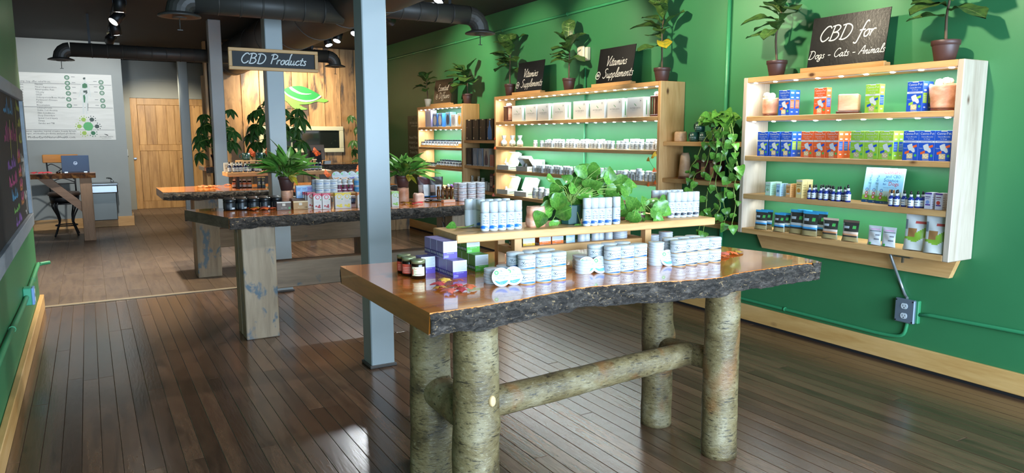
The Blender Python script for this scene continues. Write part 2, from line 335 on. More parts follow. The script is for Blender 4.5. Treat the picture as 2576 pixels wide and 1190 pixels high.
struct(part(None, 'ceiling', None, bx(-2.6, 4.75, -1.75, 17.1, ZC, ZC+.1), BLACK_CEIL))
struct(part(None, 'wall_right', None, bx(XR, XR+.15, -1.75, 13.05, 0, ZC), G_WALL))
struct(part(None, 'wall_left', None, bx(XL-.14, XL, -1.75, 7.49, 0, ZC), G_WALL))
struct(part(None, 'wall_back', None, bx(-2.6, .57, 13.85, 14.0, 0, ZC), GREY_WALL))
struct(part(None, 'wall_hall_left', None, bx(.47, .57, 14.0, 16.9, 0, ZC), GREY_WALL))
struct(part(None, 'wall_hall_right', None, bx(2.36, 2.5, 13.05, 16.9, 0, ZC), GREY_WALL))
dw = struct(part(None, 'wall_hall_end', None, lambda b: (b.box(.47, 2.5, 16.96, 17.1, 0, ZC), b.box(.57, .80, 16.88, 16.96, 0, ZC), b.box(.80, 2.36, 16.88, 16.96, 2.28, ZC), b.box(.6, 2.36, 16.86, 16.88, 2.62, 2.66)), GREY_WALL))
struct(part(None, 'wall_alcove_left', None, bx(-2.6, -2.5, 7.4, 13.85, 0, ZC), GREY_WALL))
struct(part(None, 'wall_alcove_front', None, bx(-2.5, XL-.14, 7.38, 7.48, 0, ZC), GREY_WALL))
fw_ = struct(part(None, 'wall_front', None, lambda b: (b.box(-.6, 4.7, -1.75, -1.65, 0, .5), b.box(-.6, 4.7, -1.75, -1.65, 2.7, ZC), b.box(-.6, -.3, -1.75, -1.65, .5, 2.7),
     b.box(2.0, 2.1, -1.75, -1.65, .5, 2.7), b.box(4.4, 4.7, -1.75, -1.65, .5, 2.7)), G_WALL))
for i, (a, c) in enumerate(((-.3, 2.0), (2.1, 4.4))):
    wn = struct(part(None, 'window_%d' % (i+1), None, lambda b: (b.box(a, c, -1.72, -1.66, .5, .56), b.box(a, c, -1.72, -1.66, 2.64, 2.7), b.box(a, a+.06, -1.72, -1.66, .56, 2.64), b.box(c-.06, c, -1.72, -1.66, .56, 2.64)), BLKMET))
# reclaimed board wall: one object per board
wb = struct(part(None, 'wall_wood', None, bx(1.78, XR, 12.93, 13.05, 0, ZC), DARKST))
x = 1.76; WIDTHS = (.34, .36, .27, .29, .27, .29, .27, .26, .25, .22)
seams = [py(q, 300, 12.9).x for q in (562, 610, 656, 698, 738, 778, 819, 859, 894, 930, 960)]; seams[-1] = XR
for a, c in zip(seams, seams[1:]):
    part(wb, 'wall_board', None, bx(a+.003, c-.003, 12.895+.008*random.random(), 12.93, 0, ZC-.002, c=.006), WALLW)
part(wb, 'wall_board', None, bx(1.72, 1.76, 12.9, 13.05, 0, ZC-.002, c=.003), WALLW)
# window in the board wall
w1, w2 = py(650, 318, 12.87), py(865, 383, 12.87)
def wframe(b):
    x0, x1, z0, z1, t = w1.x, w2.x, w2.z, w1.z+.005, .075
    b.box(x0, x1, 12.84, 12.9, z0, z0+t, c=.008); b.box(x0, x1, 12.84, 12.9, z1-t, z1, c=.008); b.box(x0, x0+t, 12.84, 12.9, z0+t, z1-t, c=.008); b.box(x1-t, x1, 12.84, 12.9, z0+t, z1-t, c=.008)
wn = struct(part(None, 'window_3', None, wframe, pm('#cfc9a8', .45)))
part(wn, 'pane', None, bx(w1.x+.075, w2.x-.075, 12.872, 12.885, w2.z+.075, w1.z-.07), pm('#1b211f', .06))
part(wn, 'mullion', None, bx((w1.x+w2.x)/2-.2, (w1.x+w2.x)/2-.175, 12.862, 12.875, w2.z+.1, w1.z-.095), pm('#9a9a86', .45))
# baseboards
for nm, a, c in (('baseboard_right', -1.65, 4.27), ('baseboard_right_far', 4.274, 12.88)):
    struct(part(None, nm, None, bx(XR-.024, XR-.001, a, c, .018, .145, c=.003), BASEB))
struct(part(None, 'gap_shade_strip', None, bx(XR-.02, XR-.001, -1.65, 12.88, 0, .018), pm('#0d0b0a', .9)))  # black strip painting in the shade of the open gap below the baseboard
struct(part(None, 'baseboard_left', None, bx(XL+.001, XL+.035, -1.65, 7.48, .0, .125, c=.004), BASEB))
struct(part(None, 'baseboard_back', None, bx(-2.5, .6, 13.82, 13.849, 0, .165, c=.004), PINEX))
struct(part(None, 'baseboard_hall', None, bx(.572, .6, 14.0, 16.85, 0, .2, c=.004), PINE))
# knotty pine door at the end of the hall
dr = struct(part(None, 'door_1', None, bx(.80, 2.36, 16.93, 16.958, 0, 2.28), DARKST))
cuts = (.80, .93, 1.07, 1.27, 1.47, 1.62, 1.76, 1.93, 2.12, 2.24, 2.36)
for z0, z1 in ((.16, 1.2), (1.33, 2.14)):
    for a, c in zip(cuts[1:-1], cuts[2:-1]): part(dr, 'panel', None, bx(a+.001, c-.001, 16.915, 16.93, z0, z1, c=.003), DOORW)
for a in (cuts[0], cuts[-2]): part(dr, 'stile', None, bx(a, a+.125, 16.905, 16.93, 0, 2.28, c=.004), DOORW)
for z0, z1 in ((0, .158), (1.202, 1.328), (2.142, 2.28)): part(dr, 'rail', None, bx(.926, 2.235, 16.908, 16.93, z0, z1, c=.004), DOORW)
part(dr, 'latch', None, lambda b: (b.box(.80, .86, 16.88, 16.905, 1.03, 1.07, c=.006), b.box(.815, .845, 16.86, 16.88, 1.04, 1.06)), STEEL)
# ================================================================ posts
def post(x0, y0, label, wd=.158, dp=.158):
    t = thing('support_post', label, 'post', (x0, y0, 0)); part(t, 'shaft', None, bx(0, wd, 0, dp, 0, ZC, c=.006), POST)
    part(t, 'base_trim', None, lambda b: b.box(-.012, wd+.012, -.012, dp+.012, 0, .02, c=.004), pm('#4a4440', .8, noise_=40)); return t
post(1.497, 4.40, 'tall blue grey painted square post behind the log-legged table')
post(1.482, 7.09, 'blue grey square post that carries the framed hanging sign')
post(1.475, 10.5, 'slim blue grey post beside the mug shelf and leafy potted tree')
post(1.515, 14.72, 'blue grey post standing in front of the knotty pine door')
# framed sign on the second post
sg = thing('framed_sign', 'long black sign in a pale wooden frame lettered CBD Products', 'sign', (1.552, 7.085, 2.196), rot=(R(0), 0, R(-.3)))
def fr(b): b.box(-.402, .402, -.035, -.001, -.098, -.072, c=.003); b.box(-.402, .402, -.035, -.001, .072, .098, c=.003)
part(sg, 'frame_rail', None, lambda b: b.box(-.402, .402, -.04, -.001, -.098, -.068, c=.003), PINEX); part(sg, 'frame_rail', None, lambda b: b.box(-.402, .402, -.04, -.001, .068, .098, c=.003), PINEX)
part(sg, 'frame_stile', None, lambda b: b.box(-.402, -.372, -.0395, -.001, -.068, .068, c=.003), PINEZ); part(sg, 'frame_stile', None, lambda b: b.box(.372, .402, -.0395, -.001, -.068, .068, c=.003), PINEZ)
part(sg, 'board', None, bx(-.373, .373, -.02, -.002, -.07, .07), pm('#17181a', .6, noise_=30))
part(sg, 'lettering', None, lambda b: b.script('CBD Products', .088, -.005, -.035, -.022, wd=.11), pm('#f2f2ee', .5))
# leaf emblem on the board wall
def emblem(b):
    def P(q): v = py(q[0], q[1], 12.86); return (v.x, v.z)
    tr = lambda pts: [P((500+a/4.25, 200+c/4.25)) for a, c in pts]
    b.prism(tr(catmull([(905,110),(950,85),(1010,72),(1080,68),(1150,85),(1230,125),(1305,170),(1300,190),(1240,215),(1150,228),(1060,212),(960,160),(905,110)], 3)), 12.875, 12.892, 'xz', 0)
    b.prism(tr(catmull([(900,125),(960,180),(1060,228),(1150,242),(1240,232),(1310,200),(1388,225),(1340,245),(1262,235),(1180,262),(1080,268),(1110,290),(1165,318),(1080,322),(1010,300),(950,240),(900,200),(900,125)], 3)), 12.880, 12.893, 'xz', 1)
    b.prism(tr(catmull([(905,108),(960,162),(1060,205),(1150,222),(1240,210),(1300,170),(1306,188),(1240,226),(1150,240),(1060,226),(960,180),(900,128)], 3)), 12.868, 12.874, 'xz', 2)
    b.prism(tr(catmull([(965,85),(1000,120),(1080,155),(1150,162),(1210,152),(1150,150),(1090,138),(1030,105),(990,74)], 3)), 12.868, 12.874, 'xz', 2)
single('leaf_emblem', None, emblem, [pm('#2f9a4a', .4), pm('#7cc04a', .4), WHITE], 'green and white leaf shaped emblem mounted on the board wall', 'emblem', (0, 0, 0))
# ================================================================ live-edge slab tables
def resample(p, n):
    L = [0]
    for a, c in zip(p, p[1:]): L.append(L[-1]+math.dist(a, c))
    out = []
    for i in range(n):
        s_ = L[-1]*i/(n-1); k_ = 0
        while k_ < len(p)-2 and L[k_+1] < s_: k_ += 1
        t = (s_-L[k_])/max(1e-9, L[k_+1]-L[k_]); out.append((p[k_][0]+(p[k_+1][0]-p[k_][0])*t, p[k_][1]+(p[k_+1][1]-p[k_][1])*t))
    return out
def slab(t, front, back, z, th, seed, o=(0, 0), endm=None, n=150):
    f = resample(catmull([(a-o[0], c-o[1]) for a, c in front], 6), n); bk = resample(catmull([(a-o[0], c-o[1]) for a, c in back], 6), n)
    nz = lambda x_, y_, z_, s_: noise.fractal(Vector((x_*s_+seed, y_*s_, z_*s_)), 1.0, 2.0, 4)
    f = [(x_, y_+.006*nz(x_, 0, 0, 9)) for x_, y_ in f]; bk = [(x_, y_+.01*nz(x_, 5, 0, 6)) for x_, y_ in bk]
    def top(b):
        vs = [(x_, y_, z) for x_, y_ in f]+[(x_, y_, z) for x_, y_ in bk]+[(x_, y_+.012, z-th*.95) for x_, y_ in f]+[(x_, y_-.012, z-th*.95) for x_, y_ in bk]
        b.add(vs, [(i, i+1, n+i+1, n+i) for i in range(n-1)]+[(2*n+i+1, 2*n+i, 3*n+i, 3*n+i+1) for i in range(n-1)]+[(i+1, i, 2*n+i, 2*n+i+1) for i in range(n-1)]+[(n+i, n+i+1, 3*n+i+1, 3*n+i) for i in range(n-1)], 0)
        b.add([vs[0], vs[n], vs[3*n], vs[2*n]], [(0, 1, 2, 3)], 1); b.add([vs[n-1], vs[2*n-1], vs[4*n-1], vs[3*n-1]], [(3, 2, 1, 0)], 1)
    part(t, 'slab_top', None, top, [SLAB, endm or SLABEND])
    def bark(line, sg_, m=9, sub=3):
        L = resample(line, n*sub)
        def g(b):
            N = len(L); vs = []
            for i, (x_, y_) in enumerate(L):
                for j in range(m):
                    q = j/(m-1); ins = .004 if j in (0, m-1) else 0
                    d = .006+.016*math.sin(q*math.pi)+.010*nz(x_, q*.5, 3, 16)+.008*nz(x_, q*.6, 9, 45)+.004*abs(nz(x_, q, 2, 90))
                    if i in (0, N-1): d *= .4
                    vs.append((x_, y_-sg_*(d-ins*2), z-.002-q*(th+.012*nz(x_, 1, 7, 6))))
            b.add(vs, [(i*m+j, i*m+j+1, (i+1)*m+j+1, (i+1)*m+j) for i in range(N-1) for j in range(m-1)], 0, True)
        return g
    part(t, 'bark_edge', None, bark(f, 1), BARK); part(t, 'bark_edge', None, bark(bk, -1, 6, 1), BARK)
def logmesh(p0, p1, r0, r1, seed, knots=(), n=30, m=46):
    def g(b):
        a, c = Vector(p0), Vector(p1); ax = (c-a); L = ax.length; ax.normalize(); u = ax.orthogonal().normalized(); v = ax.cross(u); vs = []; fs = []; mt = []
        for j in range(m):
            q = j/(m-1); r_ = r0+(r1-r0)*q; ctr = a+ax*L*q+(u*math.sin(q*3+seed)+v*math.cos(q*2.3+seed))*.004*math.sin(q*math.pi)
            for k_ in range(n):
                g_ = 2*math.pi*k_/n; d = u*math.cos(g_)+v*math.sin(g_); P = ctr+d*r_
                rr = r_*(1+.03*noise.fractal(P*7+Vector((seed, 0, 0)), 1, 2, 3))+.0016*noise.noise(P*60)
                for kz, ka, kr in knots:
                    dz = (q-kz)*L; da = ((g_-ka+math.pi) % (2*math.pi)-math.pi)*r_; rr += .016*math.exp(-(dz*dz+da*da)/(kr*kr))
                vs.append(ctr+d*rr)
        for j in range(m-1):
            for k_ in range(n):
                fs.append((j*n+k_, j*n+(k_+1) % n, (j+1)*n+(k_+1) % n, (j+1)*n+k_)); q = j/(m-1); g_ = 2*math.pi*k_/n; mm = 0
                for kz, ka, kr in knots:
                    dz = (q-kz)*L; da = ((g_-ka+math.pi) % (2*math.pi)-math.pi)*r_
                    pass
                mt.append(mm)
        b.add(vs, fs, mt, True); b.add(vs[:n], [tuple(range(n-1, -1, -1))], 2); b.add(vs[-n:], [tuple(range(n))], 2)
    return g
LM = [LOG, LOGMARK, pm('#c79d66', .6)]
T1 = thing('log_table', 'live-edge slab table with glossy amber top on four bark-covered log legs', 'table', (2, 2.8, 0)); o1 = (2, 2.8)
ZT1 = .88
slab(T1, [(1.003, 2.31), (1.2, 2.315), (1.37, 2.335), (1.716, 2.39), (1.972, 2.352), (2.33, 2.262), (2.53, 2.294), (2.917, 2.303), (3.03, 2.292)],
     [(1.01, 3.39), (1.4, 3.365), (2.0, 3.40), (2.6, 3.37), (3.03, 3.36)], ZT1, .088, 3, o1)
def rend(b):
    L = resample([(3.03, 2.286), (3.085, 2.278), (3.11, 2.33), (3.135, 2.5), (3.12, 2.62), (3.06, 2.87), (3.05, 3.36)], 40); L = [(a-2, c-2.8) for a, c in L]
    n_ = len(L); vs = [(a, c, ZT1) for a, c in L]+[(1.03, c, ZT1) for a, c in L]+[(a-.01, c, ZT1-.085) for a, c in L]+[(1.03, c, ZT1-.085) for a, c in L]
    b.add(vs, [(i, i+1, n_+i+1, n_+i) for i in range(n_-1)]+[(2*n_+i+1, 2*n_+i, 3*n_+i, 3*n_+i+1) for i in range(n_-1)]+[(i+1, i, 2*n_+i, 2*n_+i+1) for i in range(n_-1)], [0]*(n_-1)*2+[1]*(n_-1))
part(T1, 'slab_end', None, rend, [SLAB, BARK])
for i, (x_, y_, r0, r1, kn) in enumerate(((1.242, 2.425, .096, .087, ((.48, 4.4, .045), (.25, 3.6, .04), (.42, 3.3, .05))), (1.215, 2.80, .098, .083, ((.27, 4.9, .05),)),
        (2.495, 2.345, .083, .079, ()), (2.49, 2.785, .080, .078, ((.6, 4.9, .05), (.5, 3.4, .04))))):
    part(T1, 'leg', None, logmesh((x_-2, y_-2.8, 0), (x_-2+(-.012 if x_ > 2 else 0), y_-2.8, .80), r0, r1, i*3.1, kn), LM)
part(T1, 'stretcher', None, logmesh((-.76, -.40, .40), (-.785, .02, .43), .072, .072, 11), LM)
part(T1, 'stretcher', None, logmesh((.49, -.43, .45), (.485, -.02, .42), .055, .055, 13), LM)
part(T1, 'stretcher', None, logmesh((-.765, -.22, .385), (.475, -.26, .445), .066, .057, 17, ((.04, 5.2, .03),), 26, 70), LM)
def stub(cx, cy_, r_, q, label, m, s_):
    """sawn branch or dark scar on the leg surface where the photo shows it"""
    n0 = Vector((-cx, -cy_, 0)).normalized(); rt = Vector((_r.x, _r.y, 0)); c0 = Vector((cx, cy_, 0)); dep = (c0-EYE).dot(_f); u = (q[0]-(1288+FPX*(c0+Vector((0, 0, .4))-EYE).dot(_r2)/((c0+Vector((0, 0, .4))-EYE).dot(_f))))*dep/FPX; u = max(-r_*.85, min(r_*.85, u))
    P_ = c0+rt*u+n0*math.sqrt(r_*r_-u*u); nn = (P_-c0).normalized(); z = py(q[0], q[1], P_.y).z
    part(T1, 'branch_stub', None, lambda b: b.lathe([(s_*1.15, -.012), (s_*1.0, .001), (s_*.85, .0045), (s_*.6, .0055), (.001, .004)], 11), m, (P_.x-2, P_.y-2.8, z), nn.to_track_quat('Z', 'Y').to_euler(), (.75, 1.15, 1), label=label)
stub(1.242, 2.425, .093, (1238, 1010), 'pale sawn branch stub', pm('#c9a878', .6, 0, .2), .019)
def beamtable(name, label, o, front, back, z, legs, crescent=False, st=.0):
    t = thing(name, label, 'table', (*o, 0)); slab(t, front, back, z, .085, o[1], o, SLABEND2)
    zl = z-.083
    for x0, x1, y0, y1 in legs:
        dp = (y1-y0-.03)/2
        for a in (y0, y1-dp): part(t, 'leg', None, lambda b: b.box(x0-o[0], x1-o[0], a-o[1], a+dp-o[1], 0, zl, c=.006), WEATH)
        part(t, 'leg_spacer', None, lambda b: b.box(x0+.02-o[0], x1-.02-o[0], y0+dp-o[1], y1-dp-o[1], .01, zl), DARKST)
    a, c = legs[0][1], legs[1][0]
    part(t, 'stretcher', None, lambda b: b.box(a-o[0]-.02, c-o[0]+.02, legs[0][2]+.03-o[1], legs[0][2]+.17-o[1], .36+st, .56+st, c=.006), WEATHX)
    return t
T2 = beamtable('beam_leg_table', 'live-edge slab table on heavy weathered plank legs, loaded with packets and black jars', (1.8, 5.8),
    [(.824, 5.40), (.95, 5.42), (1.173, 5.415), (1.5, 5.44), (1.795, 5.47), (2.1, 5.43), (2.408, 5.39), (2.75, 5.45), (3.02, 5.5)],
    [(.619, 6.175), (1.2, 6.2), (2, 6.23), (3.0, 6.2)], .93, [(.92, 1.158, 5.50, 5.83), (2.62, 2.86, 5.52, 5.85)])
def crescent(b):
    q = [(math.cos(a)*.05, math.sin(a)*.07) for a in [R(g) for g in range(100, 261, 16)]]; q2 = [(math.cos(a)*.034+.008, math.sin(a)*.07) for a in [R(g) for g in range(260, 99, -16)]]
    b.prism(q+q2, -.006, .004, 'yz')
pc = px(1112, 575, 2.62); part(T2, 'crescent_pull', None, crescent, STEEL, (2.62-1.8, pc.y-5.8, pc.z), label='silver crescent moon shaped pull')
T3 = beamtable('beam_leg_table', 'live-edge slab table farther back, carrying the shelf of dropper bottles and mugs', (1.8, 8.6),
    [(.634, 8.24), (.9, 8.17), (1.25, 8.12), (1.7, 8.08), (2.2, 8.15), (2.7, 8.1), (3.15, 8.15)], [(.63, 9.05), (1.3, 9.1), (2.2, 9.08), (3.1, 9.1)], .93, [(.925, 1.165, 8.26, 8.58), (2.75, 2.99, 8.26, 8.62)], st=-.05)
# ================================================================ ducts
DUCT = pm('#3a3733', .5, .2)
D = thing('ventilation_duct', 'black painted round ceiling duct with side branches and flanged outlets', 'duct', (2.12, 8, 2.72))
def rel(p): return (p[0]-2.12, p[1]-8, p[2]-2.72)
def trunk(b):
    ys = [2.2+i*.16 for i in range(66)]; b.tube([rel((2.12, y_, 2.735)) for y_ in ys], .265, 28)
part(D, 'trunk', None, trunk, DUCT)
for i in range(11): part(D, 'seam_ring', 'seam27', lambda b: b.tube([(0, -.008, 0), (0, .008, 0)], .27, 28), DUCT, rel((2.12, 2.8+i*.95, 2.735)))
def branch(x0, x1, y_, z, r_, zf):
    d = 1 if x1 > x0 else -1; E_ = min(.18, z-zf-.03)
    part(D, 'branch_pipe', None, lambda b: b.tube([rel((x0, y_, z)), rel((x1-d*E_, y_, z))], r_, 20), DUCT)
    el = [rel((x1-d*E_*(1-math.sin(g)), y_, z-E_*(1-math.cos(g)))) for g in [R(q) for q in (0, 22.5, 45, 67.5, 90)]]+[rel((x1, y_, zf+.02))]
    part(D, 'elbow', None, lambda b: b.tube(el, r_, 20, smooth=False), DUCT)
    xs = abs(x1-x0); n_ = int(xs/.17)
    for k_ in range(1, n_): part(D, 'seam_ring', 'seam%.3f' % r_, lambda b: b.tube([(-.006, 0, 0), (.006, 0, 0)], r_+.004, 20), DUCT, rel((x0+d*k_*.17, y_, z)))
    q = part(D, 'outlet_flange', None, lambda b: (b.lathe([(.0, .03), (r_+.01, .03), (r_+.055, .012), (r_+.06, .0), (r_+.02, 0), (r_-.02, .012), (.0, .012)], 24), b.lathe([(.0, -.012), (.05, -.012), (.055, -.004), (0, -.002)], 20), b.tube([(0, 0, 0), (0, 0, -.1)], .004, 6), b.box(-.02, .02, -.004, .004, -.104, -.098)), DUCT, rel((x1, y_, zf)))
    part(D, 'hanger_strap', None, lambda b: b.box(-.014, .014, -.003, .003, 0, ZC-z-r_+.005), BLKMET, rel((x1-d*.32, y_, z+r_-.005)))
branch(2.0, .695, 6.40, 2.565, .10, 2.43); branch(2.2, 3.36, 6.40, 2.64, .088, 2.475)
branch(2.0, -.21, 10.79, 2.575, .088, 2.44); branch(2.2, 3.17, 10.55, 2.63, .088, 2.49)
# ================================================================ track lights
LAMP = glow('lamp_face', '#fff4dd', 14); LAMPC = glow('lamp_face_cool', '#f2fbff', 14)
tk = thing('light_track', 'long black ceiling track holding spotlights along the green wall', 'light track', (3.0, 6, 2.96)); part(tk, 'rail', None, bx(-.018, .018, -4.5, 5.6, .0, .04), BLKMET); part(tk, 'ceiling_clip', None, bx(-.01, .01, -.02, .02, .04, .066), BLKMET)
tk2 = thing('light_track', 'short black ceiling track above the grey alcove wall', 'light track', (.36, 9.2, 2.9)); part(tk2, 'rail', None, bx(-.018, .018, -1.4, 2.2, 0, .04), BLKMET)
for y_ in (-1.2, 1.3): part(tk2, 'hanger_rod', None, bx(-.006, .006, y_-.006, y_+.006, .04, ZC-2.9), BLKMET)
def head(loc, target, energy, label, warm=True, ang=62, drop=.14, on=True):
    t = thing('track_spotlight', label, 'spotlight', loc, group='ceiling spotlights')
    d = (Vector(target)-Vector(loc)).normalized(); q = d.to_track_quat('Z', 'Y').to_euler()
    part(t, 'stem', 'hstem%.2f' % drop, lambda b: (b.tube([(0, 0, 0), (0, 0, drop)], .008, 8), b.box(-.016, .016, -.03, .03, drop-.02, drop)), BLKMET)
    part(t, 'yoke', 'hyoke', lambda b: b.tube(catmull([(-.062, 0, .0), (-.06, 0, -.05), (0, 0, -.075), (.06, 0, -.05), (.062, 0, 0)], 3), .006, 6), BLKMET, (0, 0, 0), q)
    part(t, 'can', 'hcan', lambda b: b.lathe([(.001, -.085), (.03, -.08), (.048, -.06), (.055, -.03), (.056, .075), (.05, .075), (.046, .06)], 22), BLKMET, (0, 0, 0), q)
    part(t, 'lamp_face', 'hface' if warm else 'hfacec', lambda b: b.lathe([(.001, .068), (.047, .066), (.047, .070), (.001, .073)], 22), LAMP if warm else LAMPC, (0, 0, 0), q)
    if on: spot('spotlight_beam', Vector(loc)+d*.10, target, energy*2.2, ang, (1, .87, .64) if warm else (.92, .97, 1))
    return t
WZ = 2.25
for y_, ty, e_, w_ in ((2.55, 2.45, 30, 1), (3.55, 3.65, 30, 1), (4.75, 4.55, 26, 1), (5.9, 6.0, 28, 1), (7.1, 7.3, 22, 1)):
    head((3.0, y_, 2.82), (4.5, ty, WZ), e_, 'black ceiling spotlight turned to the green wall', True, 66)
for y_, tx, ty in ((3.0, 1.9, 2.9), (4.3, .6, 4.2), (5.3, 2.0, 5.8), (6.5, 1.6, 6.0)):
    head((3.0, y_, 2.82), (tx, ty, .8), 12 if y_ < 4 else 26, 'added black ceiling spotlight turned down to the tables', False, 84)  # heads added out of view to brighten the tables and floor
head((3.05, 8.05, 2.82), (4.5, 8.9, 2.3), 42, 'lit black spotlight peeking out beside the front post', True, 60)
head((3.0, 9.05, 2.82), (2.1, 8.2, .9), 60, 'black spotlight nearest the front post tilted toward the tables', False, 84)
head((3.0, 9.8, 2.82), (2.2, 9.2, .9), 50, 'black spotlight hanging between two others above the framed sign', False, 84)
head((3.0, 10.3, 2.82), (3.3, 9.5, .9), 30, 'black spotlight pointing steeply down beside the elbow duct', False, 56)
head((3.0, 11.3, 2.82), (3.1, 12.85, 1.9), 42, 'black spotlight lighting the leaf emblem on the board wall', True, 95)
head((2.55, 11.9, 2.55), (2.9, 12.85, 2.1), 18, 'small black spotlight below the duct washing the board wall yellow', True, 90, ZC-2.55)
head((.36, 8.15, 2.76), (.3, 8.3, .5), 60, 'lit round spotlight pointing straight down above the alcove', True, 95)
head((.36, 8.75, 2.72), (-.9, 8.0, 1.2), 30, 'bright spotlight tilted toward the chalkboard side', True, 80, .18)
head((.36, 9.5, 2.70), (.7, 9.6, .5), 50, 'cool white spotlight below the alcove track', False, 95, .2)
head((.36, 11.2, 2.78), (-.3, 13.8, 1.3), 55, 'added black spotlight turned away toward the printed poster wall', False, 90, .12)  # extra head, added to brighten the alcove wall
head((1.1, 14.3, 2.9), (1.4, 16.8, 1.0), 70, 'added black spotlight aimed down the hall at the pine door', True, 70, .125)  # extra head, added to lift the light in the hall
sd = thing('smoke_detector', 'cream round smoke detector on the black ceiling', 'detector', (.26, 10.45, ZC)); sd.location = (*pz(283, 90, 2.98).xy, 2.98)
part(sd, 'body', None, lambda b: b.lathe([(.001, -.04), (.03, -.038), (.045, -.02), (.075, .02), (.08, .045), (.001, .045)], 20), pm('#d8cfa8', .5))
# ================================================================ wall cabinets
LED = glow('led_diode', '#f4f9ff', 30)
def cabinet(name, label, Y0, Y1, XF, z0, z1, shelves, sidem, leds, strips, ledz=None, power=20, lowlip=0, edge=PINE):
    d = XR-.002-XF; t = thing(name, label, 'wall cabinet', (XF, Y0, 0)); L = Y1-Y0; th = .038
    for a in (0, L-th): part(t, 'side_panel', None, lambda b: b.box(0, d, a, a+th, z0, z1, c=.004), sidem)
    part(t, 'top_board', None, lambda b: b.box(.001, d, th, L-th, z1-th, z1, c=.003), edge); part(t, 'bottom_board', None, lambda b: b.box(.001, d, th, L-th, z0, z0+th, c=.003), edge)
    for s_ in shelves: part(t, 'shelf', None, lambda b: b.box(.003, d, th, L-th, s_-.036, s_, c=.003), edge)
    for zz, nl, pw in strips:
        xo = 0 if nl else .09; ls = part(t, 'led_strip', None, lambda b: b.box(.028+xo, .04+xo, th+.02, L-th-.02, zz-.004, zz-.0005), WHITE)
        for i in range(nl): part(ls, 'led', 'led', lambda b: b.lathe([(.011, 0), (.010, -.005), (.005, -.008), (.001, -.009)], 10), LED, (.034, th+.05+(L-2*th-.1)*i/max(1, nl-1), zz-.003), scale=(1, 1.6, .6))
        area('led_strip_light', (XF+.04+xo, (Y0+Y1)/2, zz-.016), (0, R(-14), 0), .02, L-.15, power*pw, (.80, .95, 1), 175)
    return t
C3 = cabinet('wall_cabinet', 'pine wall cabinet with sides coloured as lit, holding dog biscuit boxes and pet pouches', 2.33, 3.93, 4.291, .762, 1.925, (1.06, 1.348, 1.64), PINE_LIT, 9, ((1.887, 9, 1), (1.604, 9, 1), (1.312, 0, .3), (1.024, 0, .4)), power=4.0)
C2 = cabinet('wall_cabinet', 'widest pine wall cabinet with long rows of white pill bottles', 4.81, 7.77, 4.26, .765, 1.962, (1.095, 1.372, 1.665), PINEZ, 19, ((1.924, 20, .8), (1.629, 20, 1), (1.336, 0, .9), (1.059, 0, .9)), power=7.2)
C1 = cabinet('wall_cabinet', 'far pine wall cabinet with diffuser boxes and tiny oil bottles', 8.675, 10.2, 4.282, .68, 1.92, (.78, 1.063, 1.342, 1.625), PINEZ, 9, ((1.882, 10, .8), (1.589, 9, 1), (1.306, 0, .8), (1.027, 0, .8)), power=4.5)
part(C3, 'wall_cleat', None, lambda b: b.prism([(.06, .762), (.06+.0, .745), (.1, .632), (1.53, .632), (1.605, .762)], .20, .245, 'yz'), PINE)
part(C3, 'conduit_clamp', None, lambda b: (b.box(.10, .14, .29, .40, .735, .76), b.box(.11, .125, .34, .35, .70, .74)), STEEL)
def wshelf(Y0, Y1, z, X0, label, m=PINE):
    return tag(part(None, 'wall_shelf', None, lambda b: b.box(0, XR-.002-X0, .002, Y1-Y0-.002, -.036, 0, c=.003), m, (X0, Y0, z)), label, 'shelf', None)
wshelf(3.93, 4.81, 1.448, 4.30, 'short pine shelf holding dark green mugs and a salt cube'); wshelf(3.93, 4.81, 1.135, 4.30, 'short pine shelf with a tall salt lamp behind the trailing plant'); wshelf(3.93, 4.81, .80, 4.30, 'low pine shelf below the trailing pothos')
zs = [px(1205, q, 4.29).z for q in (353, 418, 480)]
for z, lb in zip(zs, ('short pine shelf holding black bottle-shaped diffuser boxes', 'short pine shelf holding clear diffuser boxes and a pink carton', 'low pine shelf with clear plastic spray bottles')): wshelf(7.772, 8.673, z, 4.30, lb)
# ================================================================ slanted black signs on the cabinets
def topsign(bl, br, tl, X, ztop, lines, label, size):
    A = px(*bl, X); B = px(*br, X); T_ = py(*tl, A.y); wd_ = A.y-B.y; zb = ztop+.03; lean = math.atan2(max(.02, T_.x-X), T_.z-zb); H_ = (T_.z-zb)/math.cos(lean)
    t = thing('tabletop_sign', label, 'sign', (X, (A.y+B.y)/2, ztop), R(-90))
    part(t, 'base', None, lambda b: (b.box(-wd_/2-.03, wd_/2+.03, -.035, .03, 0, .03, c=.003), b.box(-wd_/2-.03, wd_/2+.03, -.035, -.012, .028, .036, c=.002)), PINEX)
    bd = part(t, 'board', None, lambda b: b.box(-wd_/2, wd_/2, -.003, .003, 0, H_), pm('#0b0b0c', .33, noise_=70), (0, 0, .03), (-lean, 0, 0))
    for s_, sz, x_, z_ in lines: part(bd, 'lettering', None, lambda b: b.script(s_, sz*H_, x_*wd_, z_*H_, -.004), pm('#f3f1e6', .5))
    return t
topsign((2030, 172), (2222, 156), (2049, 48), 4.37, 1.925, [('CBD for', .28, -.02, .52), ('Dogs - Cats - Animals', .158, .0, .19)], 'large black sign lettered CBD for Dogs Cats Animals', 1)
topsign((1499, 210), (1588, 203), (1511, 125), 4.36, 1.962, [('Vitamins', .26, .02, .50), ('& Supplements', .255, -.01, .17)], 'black Vitamins and Supplements sign between two fiddle leaf figs with plum pots', 1)
topsign((1297, 232), (1362, 225), (1306, 160), 4.36, 1.962, [('Vitamins', .26, .02, .50), ('& Supplements', .255, -.01, .17)], 'smaller black Vitamins and Supplements sign above the left end of the widest cabinet', 1)
